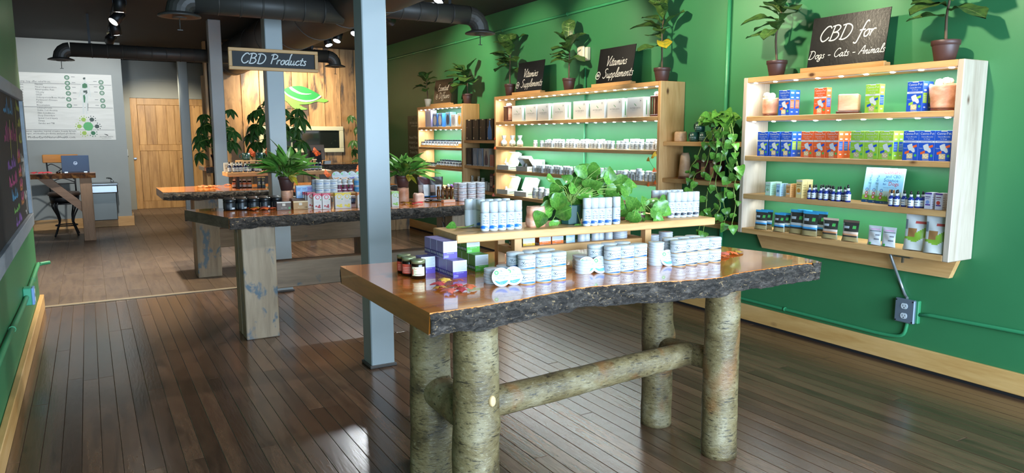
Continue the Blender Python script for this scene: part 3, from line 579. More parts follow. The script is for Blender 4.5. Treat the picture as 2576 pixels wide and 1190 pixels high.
topsign((1090, 262), (1134, 257), (1096, 203), 4.37, 1.92, [('Essential', .26, .0, .54), ('& Diffusers', .24, .0, .22)], 'black Essential Diffusers sign on top of the far cabinet', 1)
# ================================================================ grey alcove: desk, stool, laptop, fountain, poster
P = pz(228, 606); zt = py(160, 478, P.y).z
DK = thing('bar_desk', 'narrow live-edge wooden bar desk with a braced post leg', 'desk', (P.x, P.y, 0)); zt = .98
def desktop(b):
    n_ = 60; vs = []
    for i in range(n_):
        x_ = -1.9+(.13+1.9)*i/(n_-1)
        vs += [(x_, -.02+.01*noise.noise(Vector((x_*5, 0, 0))), zt), (x_, .34, zt), (x_, -.005+.008*noise.noise(Vector((x_*6, 3, 0))), zt-.07), (x_, .34, zt-.07)]
    b.add(vs, [(4*i, 4*i+4, 4*i+5, 4*i+1) for i in range(n_-1)]+[(4*i+2, 4*i+3, 4*i+7, 4*i+6) for i in range(n_-1)]+[(4*i+1, 4*i+5, 4*i+7, 4*i+3) for i in range(n_-1)], 0)
    b.add(vs, [(4*i, 4*i+2, 4*i+6, 4*i+4) for i in range(n_-1)], 1); b.add(vs[-4:], [(0, 2, 3, 1)], 2); b.add(vs[:4], [(0, 1, 3, 2)], 2)
part(DK, 'desk_top', None, desktop, [SLAB, rocky('desk_bark', [(.35, '#3a2215'), (.55, '#7a4a24'), (.7, '#b07a3c')], 12, 1, .6, .01), PINEX])
part(DK, 'leg', None, bx(-.075, .075, .03, .17, 0, zt-.07, c=.005), wood('desk_leg_pine', '#b08a6a', '#8f6d50', 'z', .6, 2, 0, None, .05, 1.2))
part(DK, 'brace', None, lambda b: b.prism([(-.07, .42), (-.07, .56), (-.42, zt-.07), (-.58, zt-.07)], .05, .15, 'xz'), wood('desk_brace_pine', '#a8846a', '#8a6a50', 'x', .6, 2, 0, None, .05, 1.2))
LP = py(195, 478, P.y+.12); lp = thing('laptop', 'dark blue laptop standing open on the bar desk, back to the room', 'laptop', (LP.x, P.y+.12, zt), R(3))
part(lp, 'keyboard_base', None, bx(-.17, .17, 0, .22, .002, .018, c=.003), pm('#1b2433', .4))
lid = part(lp, 'screen_lid', None, bx(-.17, .17, -.008, .0, 0, .235, c=.003), pm('#1f3350', .35), (0, 0, .018), (R(4), 0, 0))
part(lid, 'logo', None, lambda b: (b.ring(0, .125, .021, .024, -.0088), b.text('hp', .034, 0, .113, -.0088, 0, 1, .25)), pm('#c8ccd2', .3, .6))
for a in (-.12, .12): part(lp, 'hinge', 'lhinge', bx(-.02, .02, -.01, .0, .006, .02), STEEL, (a, 0, 0))
mp = py(150, 477, P.y+.1); single('computer_mouse', None, lambda b: (b.lathe([(.02, 0), (.03, .006), (.028, .02), (.015, .03), (.001, .033)], 14)), BLACK, 'small black computer mouse beside the blue laptop', 'mouse', (mp.x, P.y+.12, zt), scale=(1, 1.5, 1))
# stool
sp = pz(170, 592); st = thing('bar_stool', 'swivel bar stool with curved black metal legs and honey wood back rail', 'stool', (sp.x, sp.y+.05, 0), R(4))
part(st, 'seat', None, lambda b: b.lathe([(.001, .60), (.19, .60), (.215, .615), (.22, .64), (.2, .665), (.001, .68)], 26), pm('#3a2c24', .4))
part(st, 'seat_skirt', None, lambda b: b.lathe([(.17, .5), (.185, .5), (.2, .60), (.17, .60)], 26), BLKMET)
for a in (40, 130, 220, 310):
    c_, s_ = math.cos(R(a)), math.sin(R(a))
    part(st, 'leg', None, lambda b: b.tube(catmull([(c_*.17, s_*.17, .52), (c_*.19, s_*.19, .44), (c_*.13, s_*.13, .30), (c_*.12, s_*.12, .22), (c_*.17, s_*.17, .1), (c_*.215, s_*.215, .0)], 4), .0125, 8), BLKMET)
    part(st, 'leg', None, lambda b: b.tube(catmull([(math.cos(R(a+16))*.17, math.sin(R(a+16))*.17, .52), (math.cos(R(a+16))*.2, math.sin(R(a+16))*.2, .44), (math.cos(R(a+12))*.14, math.sin(R(a+12))*.14, .3), (math.cos(R(a+5))*.125, math.sin(R(a+5))*.125, .2)], 4), .011, 8), BLKMET)
ringp = lambda r_, z_: [(math.cos(R(g))*r_, math.sin(R(g))*r_, z_) for g in range(0, 361, 20)]
part(st, 'foot_ring', None, lambda b: b.tube(ringp(.145, .155), .009, 8), BLKMET); part(st, 'upper_ring', None, lambda b: b.tube(ringp(.175, .49), .010, 8), BLKMET)
for a in (-.17, .17): part(st, 'back_post', None, lambda b: b.tube([(a, .15, .62), (a, .18, .78), (a*1.1, .22, 1.14)], .011, 8), BLKMET)
part(st, 'back_scroll', None, lambda b: [b.tube(catmull([(-.16*s_, .19, .84), (-.09*s_, .195, .92), (.02*s_, .2, 1.02), (.12*s_, .21, 1.08), (.17*s_, .21, 1.06)], 4), .008, 6) for s_ in (1, -1)]+[b.tube(catmull([(-.16, .18, .80), (0, .19, .86), (.16, .18, .80)], 5), .008, 6), b.tube([(-.17, .185, .78), (.17, .185, .78)], .007, 6)], BLKMET)
part(st, 'back_rail', None, lambda b: b.box(-.235, .235, .205, .232, 1.10, 1.225, c=.008), HONEY)
# drinking fountain
fa = py(238, 470, 13.6); fb = py(286, 520, 13.6); df = thing('drinking_fountain', 'stainless steel drinking fountain on the grey alcove wall', 'fountain', ((fa.x+fb.x)/2, 13.85, 0)); zf = py(260, 461, 13.5).z
part(df, 'basin', None, lambda b: (b.box(-.2, .2, -.4, 0, zf-.16, zf-.03, c=.015), b.box(-.21, .21, -.41, 0, zf-.03, zf, c=.01)), STEEL)
part(df, 'housing', None, bx(-.18, .18, -.2, 0, zf-.62, zf-.16, c=.01), pm('#6a6a64', .35, .6)); part(df, 'spout', None, lambda b: (b.tube(catmull([(.12, -.1, zf), (.12, -.12, zf+.06), (.06, -.2, zf+.075)], 4), .012, 8), b.lathe([(.02, zf), (.02, zf+.025), (.001, zf+.03)], 12, 0, .14, -.05)), STEEL)
# printed poster
def PP(x_, y_): v = py(x_, y_, 13.84); return v.x, v.z
x1, z1 = PP(279.7, 188.8); x1b, z0 = PP(292, 352); pw = thing('printed_poster', 'large white printed poster with health lists and a human body diagram', 'poster', (x1b, 13.85, z0)); PX0, PX1, PH = -2.05, x1b, z1-z0
part(pw, 'sheet', None, bx(-2.45, 0, -.008, -.001, 0, PH), wood('poster_plank_print', '#dcdad2', '#c9c7be', 'x', .7, 0, 0, None, 0, .8, '#e2e0d8', .0))
def ptext(b):
    q = lambda x_, y_: (PP(x_, y_)[0]-x1b, PP(x_, y_)[1]-z0); Y = -.0092
    def tx(s_, x_, y_, h, left=True): a, c = q(x_, y_); b.text(s_, h, a, c, Y, 0, 1, 0, left)
    a, c = q(34, 205); v, f = text_geo('Cannabinoids derived from hemp may offer relief from:'); b.text('Cannabinoids derived from hemp may offer relief from:', .0385, q(127, 205)[0]-max(k_[0] for k_ in v)*.0385, c, Y, 0)
    for i, s_ in enumerate(('Nausea', 'Neurodegeneration', 'Neuropathic Pain', 'Obesity', 'OCD', 'Osteoporosis/Bone Health', "Parkinson's Disease", 'PTSD', 'Rheumatism', 'Schizophrenia', 'Sickle Cell Anemia', 'Skin Conditions', 'Sleep Disorders', 'Spinal Cord Injury', 'Stress', 'Stroke and TBI')):
        tx(s_, 88+i*.62, 213.5+i*6.56, .036)
    for i, s_ in enumerate(('Allergies', 'Anxiety Disorders', 'Asthma', 'Cancer / Seizures', 'Depression', 'Diabetes', 'Epilepsy', 'Heart Disease', 'Inflammation', 'Insomnia', 'Kidney', 'Liver', 'IBS Syndrome', 'Migraines', 'Mood', 'Muscle Spasms')):
        v, f = text_geo(s_); wd_ = max(k_[0] for k_ in v)*2*.036; a, c = q(58+i*.2, 213.5+i*6.56); b.text(s_, .036, a-wd_, c, Y, 0, 1, 0, True)
    for s_, x_, y_, h in (('CBD is available in tinctures, capsules, topical creams, beauty & bath,', 193, 332, .037), ('edibles, foods, beverages, smokeable products, and pet products.', 191, 337.5, .037), ('Learn More At: MotherEarthNaturalHealth.com', 189.5, 347.5, .050)):
        v, f = text_geo(s_); m_ = max(k_[0] for k_ in v); a, c = q(x_, y_); b.text(s_, h, a-m_*h, c, Y, 0)
    for y_ in (208, 268.5, 327): a, c = q(40, y_); b.rect(-2.4, -.01, c, c+.006, Y+.0004, 1)
    # body figure
    fig = [(210,200),(213,193),(216,200),(215,205),(219,208),(224,211),(226,222),(228,236),(229,244),(227,245),(225,238),(222,224),(221,226),(222,240),(221,262),(220,284),(223,286),(217,287),(216,284),(215,262),(214,250),(212,262),(213,284),(210,287),(207,286),(208,284),(207,262),(206,240),(207,226),(204,230),(200,243),(197,246),(198,240),(202,224),(203,212),(207,208),(212,205)]
    b.poly([q(*k_) for k_ in fig], Y+.0003, 2)
    for pts, m_ in (([(207,212),(213,209),(219,212),(220,220),(214,222),(207,221)], 3), ([(209,228),(219,227),(220,234),(215,238),(216,233),(210,233)], 4), ([(209,240),(213,238),(215,246),(214,258),(211,258)], 3), ([(220.5,258),(222,262),(221.6,279),(220.6,279)], 4), ([(208,197),(211,194.5),(215,195.5),(214,199.5),(210,200)], 4)):
        b.poly([q(*k_) for k_ in pts], Y-.0002, m_)
    for x_, y_ in ((168, 195), (169.5, 209), (170.5, 221), (172, 235), (173, 250), (174.5, 266), (254, 207), (255.5, 220.5), (256.5, 234), (258, 253), (259.5, 267)):
        a, c = q(x_, y_); b.disc(a, c, .036, Y, 3); b.ring(a, c, .019, .024, Y-.0002, 2, 14); b.disc(a, c, .013, Y-.0003, 2, 10)
        s_ = 1 if x_ < 200 else -1; b.rect(a+s_*.06-(.05 if s_ < 0 else 0), a+s_*.06+(.05 if s_ > 0 else 0), c+.008, c+.015, Y, 1)
    cx_, cz_ = q(222, 318)
    for i, (an, m_) in enumerate(((0, 4), (62, 4), (118, 5), (180, 5), (240, 5), (300, 3))):
        dx, dz = math.cos(R(an))*.125, math.sin(R(an))*.125; b.stroke([(cx_, cz_), (cx_+dx, cz_+dz)], .006, Y, m_); b.disc(cx_+dx, cz_+dz, .033, Y-.0002, m_)
        for g in range(-80, 81, 40): b.disc(cx_+dx+math.cos(R(an+g))*.055, cz_+dz+math.sin(R(an+g))*.055, .0085, Y, m_, 8)
    b.disc(cx_, cz_, .07, Y-.0004, 6, 24)
    a, c = q(268, 345.5); b.text('MOTHER EARTH', .026, a, c, Y, 0); b.rect(a-.07, a+.07, c-.018, c-.014, Y, 1)
    for k_ in range(3): b.stroke(catmull([(a-.03+k_*.012, c+.055-k_*.006), (a-.005+k_*.01, c+.048-k_*.008), (a+.025, c+.036-k_*.004)], 4), .006, Y, 0)
part(pw, 'print', None, ptext, [pm('#34383a', .7), pm('#6b6e6e', .7), pm('#cfd2cc', .7), pm('#2f6e48', .6), pm('#3c4a44', .6), pm('#98b650', .6), pm('#57a866', .6)])
# wall switch boxes, conduit in the hall
single('switch_box', None, lambda b: (b.box(-.05, .05, -.03, 0, -.07, .07, c=.006), b.box(-.012, .012, -.036, -.028, -.02, .02)), pm('#aeb3b4', .4, .3), 'grey surface switch box low on the hall wall', 'switch', (.66, 16.87, py(321, 384, 16.8).z))
single('hall_conduit', None, lambda b: (b.tube([(.60, 16.84, 1.24), (.60, 16.84, 2.9)], .012, 8), b.box(.585, .615, 16.82, 16.86, 2.28, 2.42)), pm('#8d979c', .5), 'thin grey conduit rising beside the hall door', 'conduit', (0, 0, 0))
# wooden niche shelf beside the hall
na, nb = py(511, 266, 13.3), py(526, 372, 13.3)
nt_ = thing('niche_shelf', 'narrow open wooden niche box beside the board wall', 'shelf', (na.x, 13.3, nb.z)); nh = na.z-nb.z+.5; 
part(nt_, 'upright', None, bx(0, .03, 0, .12, -nb.z, nh, c=.003), PINEZ); part(nt_, 'upright', None, bx(.12, .15, 0, .12, -nb.z, nh, c=.003), PINEZ); part(nt_, 'back', None, bx(.03, .12, .1, .12, -nb.z, nh), DOORW)
part(nt_, 'top', None, bx(.03, .12, 0, .1, nh-.12, nh, c=.003), PINEX)
# ================================================================ service counter in front of the board wall
CY = 10.9
ct = thing('service_counter', 'long wooden service counter with dark live edge in front of the board wall', 'counter', (3.0, CY, 0)); ZC_ = 1.08
part(ct, 'counter_top', None, lambda b: b.box(-1.62, 1.53, 0, .6, ZC_-.06, ZC_, c=.006), SLAB)
def cbark(b):
    n_ = 160; m_ = 6; vs = []
    for i in range(n_):
        x_ = -1.6+3.12*i/(n_-1)
        for j in range(m_): q = j/(m_-1); vs.append((x_, -.012-.012*math.sin(q*3.14)-.012*noise.fractal(Vector((x_*14, q, 3)), 1, 2, 4), ZC_-.004-q*.085))
    b.add(vs, [(i*m_+j, i*m_+j+1, (i+1)*m_+j+1, (i+1)*m_+j) for i in range(n_-1) for j in range(m_-1)], 0, True)
part(ct, 'bark_edge', None, cbark, BARK)
for i in range(11): part(ct, 'front_panel', None, bx(-1.2+i*.24, -.964+i*.24, .06, .085, 0, ZC_-.062, c=.003), WALLW)
part(ct, 'end_panel', None, bx(-1.24, -1.2, .06, .58, 0, ZC_-.062), DOORW)
for y_ in (.1, .5): part(ct, 'leg', None, bx(-1.58, -1.53, y_-.025, y_+.025, 0, ZC_-.062), PINEZ)
# point of sale screens
s1 = py(797, 405, 11.1); ps = thing('register_screen', 'bronze backed checkout screen on the service counter', 'monitor', (s1.x, 11.15, ZC_), R(4))
part(ps, 'screen', None, bx(-.16, .16, 0, .03, .06, .30, c=.008), pm('#8a7468', .4, .3), (0, 0, 0), (R(-12), 0, 0)); part(ps, 'stand', None, lambda b: (b.box(-.05, .05, .0, .12, 0, .012), b.box(-.03, .03, .03, .06, 0, .12)), BLKMET)
part(ps, 'badge', None, lambda b: b.ring(0, .24, .012, .017, -.0015), pm('#5a3a34', .5), (0, 0, 0), (R(-12), 0, 0))
s2 = py(797, 410, 10.98); tb = thing('card_tablet', 'black tablet leaning in front of the checkout screen', 'tablet', (s2.x, 10.98, ZC_), R(-4)); part(tb, 'body', None, bx(-.08, .08, 0, .012, .0, .2, c=.005), BLACK, (0, 0, .01), (R(-15), 0, 0)); part(tb, 'foot', None, bx(-.05, .05, -.01, .07, 0, .012), BLKMET)
s3 = py(824, 409, 11.0); single('card_stack', None, lambda b: [b.box(-.05+.003*i, .05+.003*i, 0, .07, .012*i, .012*i+.011) for i in range(4)], WHITE2, 'small stack of white cards on the service counter', 'cards', (s3.x, 11.0, ZC_), R(5))
# ================================================================ wall pipes, boxes, chalkboard
def wp(x_, y_, X=XR-.016): v = px(x_, y_, X); return (v.x, v.y, v.z)
jb = px(2280, 781, XR-.03); JB = thing('outlet_box', 'grey metal double outlet box on the green wall below the pet shelves', 'outlet', (XR, jb.y, jb.z), R(-90))
part(JB, 'back_box', None, bx(-.062, .078, -.03, -.001, -.075, .075, c=.004), PIPEG); part(JB, 'cover', None, bx(-.066, .066, -.055, -.03, -.078, .078, c=.006), pm('#7d8a98', .35, .5))
for z_ in (-.032, .032): part(JB, 'socket', 'socket', lambda b: (b.prism([(math.cos(R(g))*.022, max(-.018, min(.018, math.sin(R(g))*.023))) for g in range(0, 360, 20)], -.058, -.055, 'xz', 0), b.rect(-.010, -.007, -.003, .009, -.0586, 1), b.rect(.007, .010, -.002, .008, -.0586, 1), b.disc(0, -.010, .004, -.0586, 1, 8)), [WHITE, BLACK], (0, 0, z_))
for a in (-.055, .055):
    for z_ in (-.067, .067): part(JB, 'screw', 'jscrew', lambda b: b.tube([(0, -.057, 0), (0, -.055, 0)], .005, 8), BLKMET, (a, 0, z_))
single('flexible_conduit', None, lambda b: b.tube(catmull([(4.42, px(2236, 645, 4.42).y, .765), (4.44, px(2245, 672, 4.44).y, .69), wp(2265, 710), wp(2276, 740), (XR-.028, jb.y, jb.z+.08)], 6), .0095, 8), pm('#a6abae', .35, .7), 'silver flexible conduit running down to the outlet box', 'conduit', (0, 0, 0))
def pipe(name, pts, label, r_=.0125, clamps=(), kk=4):
    t = thing(name, label, 'pipe', pts[0]); q = [tuple(a-c for a, c in zip(p_, pts[0])) for p_ in pts]
    part(t, 'pipe_run', None, lambda b: b.tube(catmull(q, kk) if len(q) > 2 else q, r_, 8), PIPEG)
    for c_ in clamps:
        part(t, 'pipe_clip', None, lambda b: b.tube([tuple(a-d-.004*k_ for a, d, k_ in zip(c_, pts[0], (0, 1, 0))), tuple(a-d+.010*k_ for a, d, k_ in zip(c_, pts[0], (0, 1, 0)))], r_+.004, 8), PIPEG)
    return t
zlow = px(1900, 758, XR-.016).z
b0 = px(2235, 850, XR-.016)
pipe('wall_conduit', [(XR-.016, 7.5, .185), (XR-.016, 5.0, .185), (XR-.016, 4.0, .182), (XR-.016, b0.y+.35, .178), (XR-.016, b0.y+.05, .178), (XR-.016, jb.y+.03, .20), (XR-.016, jb.y, .27), (XR-.016, jb.y, jb.z-.07)], 'green painted conduit above the baseboard curving up into the outlet box', clamps=[(XR-.016, px(1978, 780, XR).y, .182)])
e0 = px(2576, 838, XR-.016); pipe('wall_conduit', [(XR-.016, jb.y-.07, jb.z-.015), (XR-.016, e0.y, e0.z), (XR-.016, -1.6, e0.z)], 'green painted conduit running straight from the outlet box toward the shop front', kk=2)
pipe('wall_conduit', [(XR-.016, 12.85, 2.785), (XR-.016, 9, 2.785), (XR-.016, 6, 2.785), (XR-.016, 4.12, 2.785)], 'green painted conduit high along the green wall under the ceiling', .014, [(XR-.016, px(q, 120, XR).y, 2.785) for q in (1042, 1150, 1268, 1340, 1430)])
v1 = px(1833, 100, XR-.016); pipe('wall_conduit', [(XR-.018, v1.y, .35), (XR-.018, v1.y, ZC)], 'green painted vertical conduit behind the trailing pothos', .017)
v2 = px(1471, 300, XR-.016); pipe('wall_conduit', [(XR-.016, v2.y, .3), (XR-.016, v2.y, 2.2)], 'thin green vertical conduit inside the widest cabinet', .010)
eb = px(1470, 134, 4.50); EB = thing('alarm_box', 'cream plastic alarm box high on the green wall behind a fig', 'alarm', (XR, eb.y, eb.z), R(-90)); part(EB, 'housing', None, bx(-.06, .06, -.05, -.001, -.075, .06, c=.008), pm('#d8d0b4', .5)); part(EB, 'cover', None, bx(-.09, .03, -.075, -.045, -.06, .07, c=.012), pm('#e4ddc4', .45))
# left wall
cb = thing('chalkboard', 'big grey framed chalkboard with colourful chalk writing on the left wall', 'chalkboard', (XL, 5.2, .86), R(90))
# local x -> +Y, front faces +X
BW = 6.965-5.2; BZ0, BZ1 = -.04, .99
part(cb, 'slate', None, bx(-3.0, BW-.02, -.02, -.001, BZ0+.02, BZ1-.02), pm('#211f1e', .7, noise_=12))
GF = wood('grey_frame_paint', '#8b9196', '#7a8085', 'x', .5, 0, 0, None, .03)
for nm, a in (('frame_rail', (-3.0, BW, BZ0-.02, BZ0+.075)), ('frame_rail', (-3.0, BW, BZ1-.075, BZ1+.01)), ('frame_stile', (BW-.085, BW, BZ0+.075, BZ1-.075))): part(cb, nm, None, bx(a[0], a[1], -.045, -.001, a[2], a[3], c=.004), GF)
CH = [pm(c, .9) for c in ('#62a0c8', '#c8568a', '#c0c05a', '#9466b0', '#d0824c', '#c8c8c4', '#7cb85c')]
def scribble(b):
    rr = random.Random(4)
    def word(y0, y1, z, h, m_):
        n_ = int((y1-y0)/h*2.6)+3; b.stroke(catmull([(y0+(y1-y0)*i/(n_-1), z+h*(rr.random()*.9 if i % 2 else -rr.random()*.1)) for i in range(n_)], 3), .013, -.0215, m_)
    for z, h, m_, a, c in ((.80, .13, 0, 5.55, 6.25), (.62, .15, 1, 5.45, 6.4), (.44, .09, 3, 5.5, 6.1), (.33, .09, 1, 5.5, 6.1), (.235, .08, 0, 5.6, 6.05), (.15, .08, 6, 5.65, 6.1), (.06, .07, 3, 5.7, 6.2)):
        for k_ in range(3): word(a-5.2+k_*(c-a)/3, a-5.2+(k_+.85)*(c-a)/3, z, h, m_)
    for z in (.46, .36, .26, .16): word(1.05, 1.3, z, .09, 4); word(1.08, 1.3, z+.03, .07, 1)
    for z, h in ((.72, .1), (.6, .1), (.84, .08)): word(1.35, 1.6, z, h, 2)
    for z, h in ((.5, .1), (.38, .12), (.22, .14), (.12, .2)): word(1.36, 1.62, z-.04, h, 5)
    b.stroke(catmull([(1.1, .5), (1.2, .7), (1.24, .85)], 4), .016, -.0216, 2); b.stroke(catmull([(.6, .5), (.66, .65), (.7, .75)], 4), .016, -.0216, 2); b.disc(1.60, .42, .03, -.0216, 5, 12, .06)
part(cb, 'chalk_writing', None, scribble, CH)
zl_ = .405
pipe('wall_conduit', [(XL+.02, 3.0, .44), (XL+.02, 4.4, .435), (XL+.02, 5.6, .40), (XL+.02, 6.02, .40), (XL+.02, 7.25, .413), (XL+.03, 7.36, .413), (XL+.10, 7.42, .413)], 'green painted conduit along the left wall above the baseboard', .016, [(XL+.02, 4.85, .425), (XL+.02, 6.6, .405)])
LB = thing('outlet_box', 'green backed wall outlet box on the left wall conduit', 'outlet', (XL, 5.98, .40), R(90)); part(LB, 'back_box', None, bx(-.05, .05, -.05, -.001, -.06, .06, c=.005), pm('#3fa07a', .4)); part(LB, 'cover', None, bx(-.048, .048, -.066, -.05, -.06, .06, c=.004), pm('#7fa3d4', .35))
for z_ in (-.028, .028): part(LB, 'socket', 'socket', None, [WHITE, BLACK], (0, -.0115, z_))
# ================================================================ product builders (fronts face local -Y)
FX = R(-90)
def logo_bird(b, x_, z_, s_, y_, m_, cyl=None):
    for p_ in ([(-.5, 0), (-.25, .28), (0, .02), (.3, -.22), (.55, .05)], [(-.2, -.3), (0, .05), (.25, .4)]):
        q = [(x_+a*s_, z_+c*s_) for a, c in catmull(p_, 3)]
        if cyl: 
            k0 = len(b.v); b.stroke(q, .09*s_, 0, m_)
            for i in range(k0, len(b.v)): vx, _, vz = b.v[i]; g = vx/cyl; b.v[i] = (cyl*math.sin(g), -cyl*math.cos(g), vz)
        else: b.stroke(q, .09*s_, y_, m_)
def jar(loc, rz, sw, label, group):
    t = thing('cream_jar', label, 'jar', loc, rz, group); r_ = .0372
    part(t, 'body', 'jar_body', lambda b: b.lathe([(.034, 0), (r_, .003), (r_, .043), (.035, .046)], 26), pm('#f1ece0', .4))
    part(t, 'lid', 'jar_lid', lambda b: b.lathe([(.0385, .0445), (.0385, .058), (.037, .0605), (.001, .0605)], 26), pm('#e9f0f4', .3))
    def lab(b):
        q = r_+.0006; b.patch(q, -160, 160, .004, .043, 0, 34); b.patch(q+.0003, -160, 160, .005, lambda t_: .0085+.004*math.cos((t_*4-.4)*math.pi), 1, 40)
        logo_bird(b, -.012, .030, .018, 0, 2, q+.0003); b.textcyl('HURON', .0085, -19, .0155, q+.0004, 3)
        for dz in (0, .0003): b.textcyl('HAND & BODY CREAM', .0046, 33, .029+dz, q+.0004, 2); b.textcyl('Max Strength', .0054, 34, .0205+dz, q+.0004, 2)
        b.patch(.0389, -170, 170, .0452, .0462, 3, 36); b.patch(q, -170, 170, .0, .0035, 4, 36); b.textcyl('60 mL', .003, 40, .014, q+.0004, 3)
        b.textcyl('HURON', .0075, 105, .016, q+.0004, 3); b.textcyl('HAND & BODY CREAM', .0042, -95, .029, q+.0004, 2); b.patch(.0389, 18, 60, .047, .056, 0, 4); b.textcyl('NATURAL', .003, 40, .050, .0392, 2)
    part(t, 'paper_label', 'jar_label'+sw, lab, [WHITE, pm(sw, .4), pm('#24344a', .5), pm('#5f6b78', .5), pm('#b98a58', .4)]); return t
def tin(loc, label, group):
    t = thing('cream_tin', label, 'tin', loc, random.random()*6, group)
    part(t, 'base', 'tin_base', lambda b: b.lathe([(.036, 0), (.0375, .0015), (.0375, .0065), (.037, .0068)], 26), pm('#dfe6ec', .35, .2)); part(t, 'lid', 'tin_lid', lambda b: b.lathe([(.0385, .0066), (.0385, .0115), (.0375, .0124), (.001, .0124)], 26), pm('#e8eef4', .3)); return t
def round_tin(loc, rot, sw, label, group=None, r_=.040):
    t = thing('round_tin', label, 'tin', loc, rot=rot, group=group)
    part(t, 'case', 'rtin%.3f' % r_, lambda b: b.tube([(0, 0, r_), (0, .016, r_), (0, .017, r_)], [r_, r_, r_-.001], 30), pm('#e6ecf4', .3))
    def face(b):
        b.disc(0, r_, r_-.0025, -.0004, 0, 30); b.ring(0, r_, r_-.006, r_-.0055, -.0006, 4, 30); b.disc(-r_*.5, r_*1.45, .009*r_/.04, -.0008, 3, 14); b.disc(-r_*.5, r_*1.45, .005*r_/.04, -.001, 5, 10)
        logo_bird(b, .0, r_*1.62, .011, -.0008, 2); b.text('HURON', .006, 0, r_*1.32, -.0008, 4); b.text('HAND & BODY CREAM', .0058, 0, r_*1.08, -.0008, 2); b.text('Max Strength', .0062, 0, r_*.86, -.0008, 2)
        q = [(r_*.78*math.cos(R(g)), r_+r_*.78*math.sin(R(g))) for g in range(205, 336, 10)]; b.poly(q+[(r_*.3, r_*.62), (-.2*r_, r_*.5)], -.0008, 1); b.text('60 mL', .005, 0, r_*.33, -.001, 0)
    part(t, 'printed_face', 'rface'+sw+'%.3f' % r_, face, [WHITE, pm(sw, .4), DKTXT, GREENP, GREYTXT, pm('#a9e3ae', .4)]); return t
def stick(loc, rz, sw, label, group, plain=False):
    t = thing('roll_on_bottle', label, 'bottle', loc, rz, group); r_ = .0208
    part(t, 'body', 'st_body', lambda b: b.lathe([(.018, 0), (r_-.0006, .003), (r_-.0006, .084), (.019, .086)], 22), pm('#eceff0', .35)); part(t, 'cap', 'st_cap', lambda b: b.lathe([(r_, .086), (r_, .134), (r_-.0015, .137), (.001, .1375)], 22), pm('#f0f4f6', .3))
    def lab(b):
        q = r_+.0004; b.patch(q, -165, 165, .009, .084, 0, 26)
        if plain: b.patch(q+.0003, -60, 60, .02, .06, 4, 6); return
        b.patch(q+.0003, -165, 165, lambda t_: .012, lambda t_: .021-.006*math.sin(t_*6.3*1.5+.5), 1, 30); b.patch(q+.0005, 5, 55, .0135, .018, 0, 5); logo_bird(b, .004, .071, .017, 0, 2, q+.0003)
        b.textcyl('HURON', .0068, 11, .058, q+.0004, 3)
        for dz in (0, .0004): b.textcyl('CBD FREEZ', .0066, 12, .0465+dz, q+.0004, 2, .9); b.textcyl('Max Strength', .0064, 13, .0365+dz, q+.0004, 2, .8)
        b.patch(q+.0003, -150, 150, .0855, .0868, 3, 30); b.textcyl('90 mL', .0036, 14, .028, q+.0004, 3)
        b.patch(r_+.0004, -5, 75, .096, .107, 0, 6); b.textcyl('NATURAL', .0034, 30, .100, r_+.0007, 2)
    part(t, 'paper_label', 'st_label'+sw+str(plain), lab, [WHITE, pm(sw, .4), pm('#24344a', .5), pm('#5f6b78', .5), pm('#cfd6da', .4)]); return t
def pillbottle(loc, rz, label, group, k=1.0, accent='#8f979c'):
    t = thing('pill_bottle', label, 'bottle', loc, rz, group)
    part(t, 'body', 'pb_body', lambda b: b.lathe([(.021, 0), (.0235, .003), (.0235, .052), (.021, .058), (.017, .061), (.017, .064)], 18), pm('#e9ebea', .35), scale=k)
    part(t, 'cap', 'pb_cap', lambda b: b.lathe([(.0192, .0625), (.0195, .064), (.0195, .076), (.018, .0775), (.001, .078)], 18), pm('#eef1f2', .3), scale=k)
    def lab(b):
        q = .0240; b.patch(q, -170, 170, .006, .051, 0, 24)
        for i in range(6): b.patch(q+.0003, -70, -10, .012+i*.006, .0135+i*.006, 1, 4)
        b.patch(q+.0003, -70, -20, .044, .048, 2, 4); b.textcyl('MOTHER EARTH', .0048, 22, .040, q+.0004, 2, .8); b.patch(q+.0003, 0, 45, .027, .031, 2, 4); b.patch(q+.0003, 0, 45, .018, .0195, 1, 4); b.patch(q+.0003, 70, 130, .012, .046, 1, 4)
    part(t, 'paper_label', 'pb_label'+accent, lab, [pm('#e4e3dc', .45), pm('#858a8e', .5), pm('#4a5258' if accent == '#8f979c' else accent, .5)], scale=k); return t
def dropper(loc, rz, label, group, k=1.0, body='#22337c', lab2='#eceef0', simple=False):
    t = thing('dropper_bottle', label, 'bottle', loc, rz, group)
    part(t, 'body', 'db_body'+body, lambda b: b.lathe([(.0145, 0), (.016, .002), (.016, .048), (.0135, .055), (.0075, .060), (.0075, .064)], 16), pm(body, .12), scale=k)
    part(t, 'collar', 'db_col', lambda b: b.lathe([(.009, .062), (.009, .074), (.006, .075)], 14), pm('#f0f2f4', .35), scale=k); part(t, 'bulb', 'db_bulb', lambda b: b.lathe([(.0055, .0745), (.0058, .085), (.004, .094), (.001, .096)], 12), BLACK, scale=k)
    part(t, 'paper_label', 'db_lab'+lab2, lambda b: (b.patch(.0163, -130, 130, .009, .043, 0, 16), b.patch(.0166, -40, 40, .030, .034, 1, 5), b.patch(.0166, -40, 20, .024, .026, 2, 5), b.patch(.0166, -40, 30, .016, .019, 1, 5)), [pm(lab2, .45), DKTXT, pm('#d89a58', .5)], scale=k); return t
def carton(name, key, w_, d_, h_, mats, front, loc, rz, label, cat, group=None, rot=None):
    """folding carton: body, printed front; mats[0] body"""
    t = thing(name, label, cat, loc, rz, group, rot)
    part(t, 'carton_body', key+'_b', lambda b: b.box(-w_/2, w_/2, 0, d_, 0, h_, c=.0008), mats[0])
    part(t, 'print', key+'_p', lambda b: front(b, w_, d_, h_), mats); return t
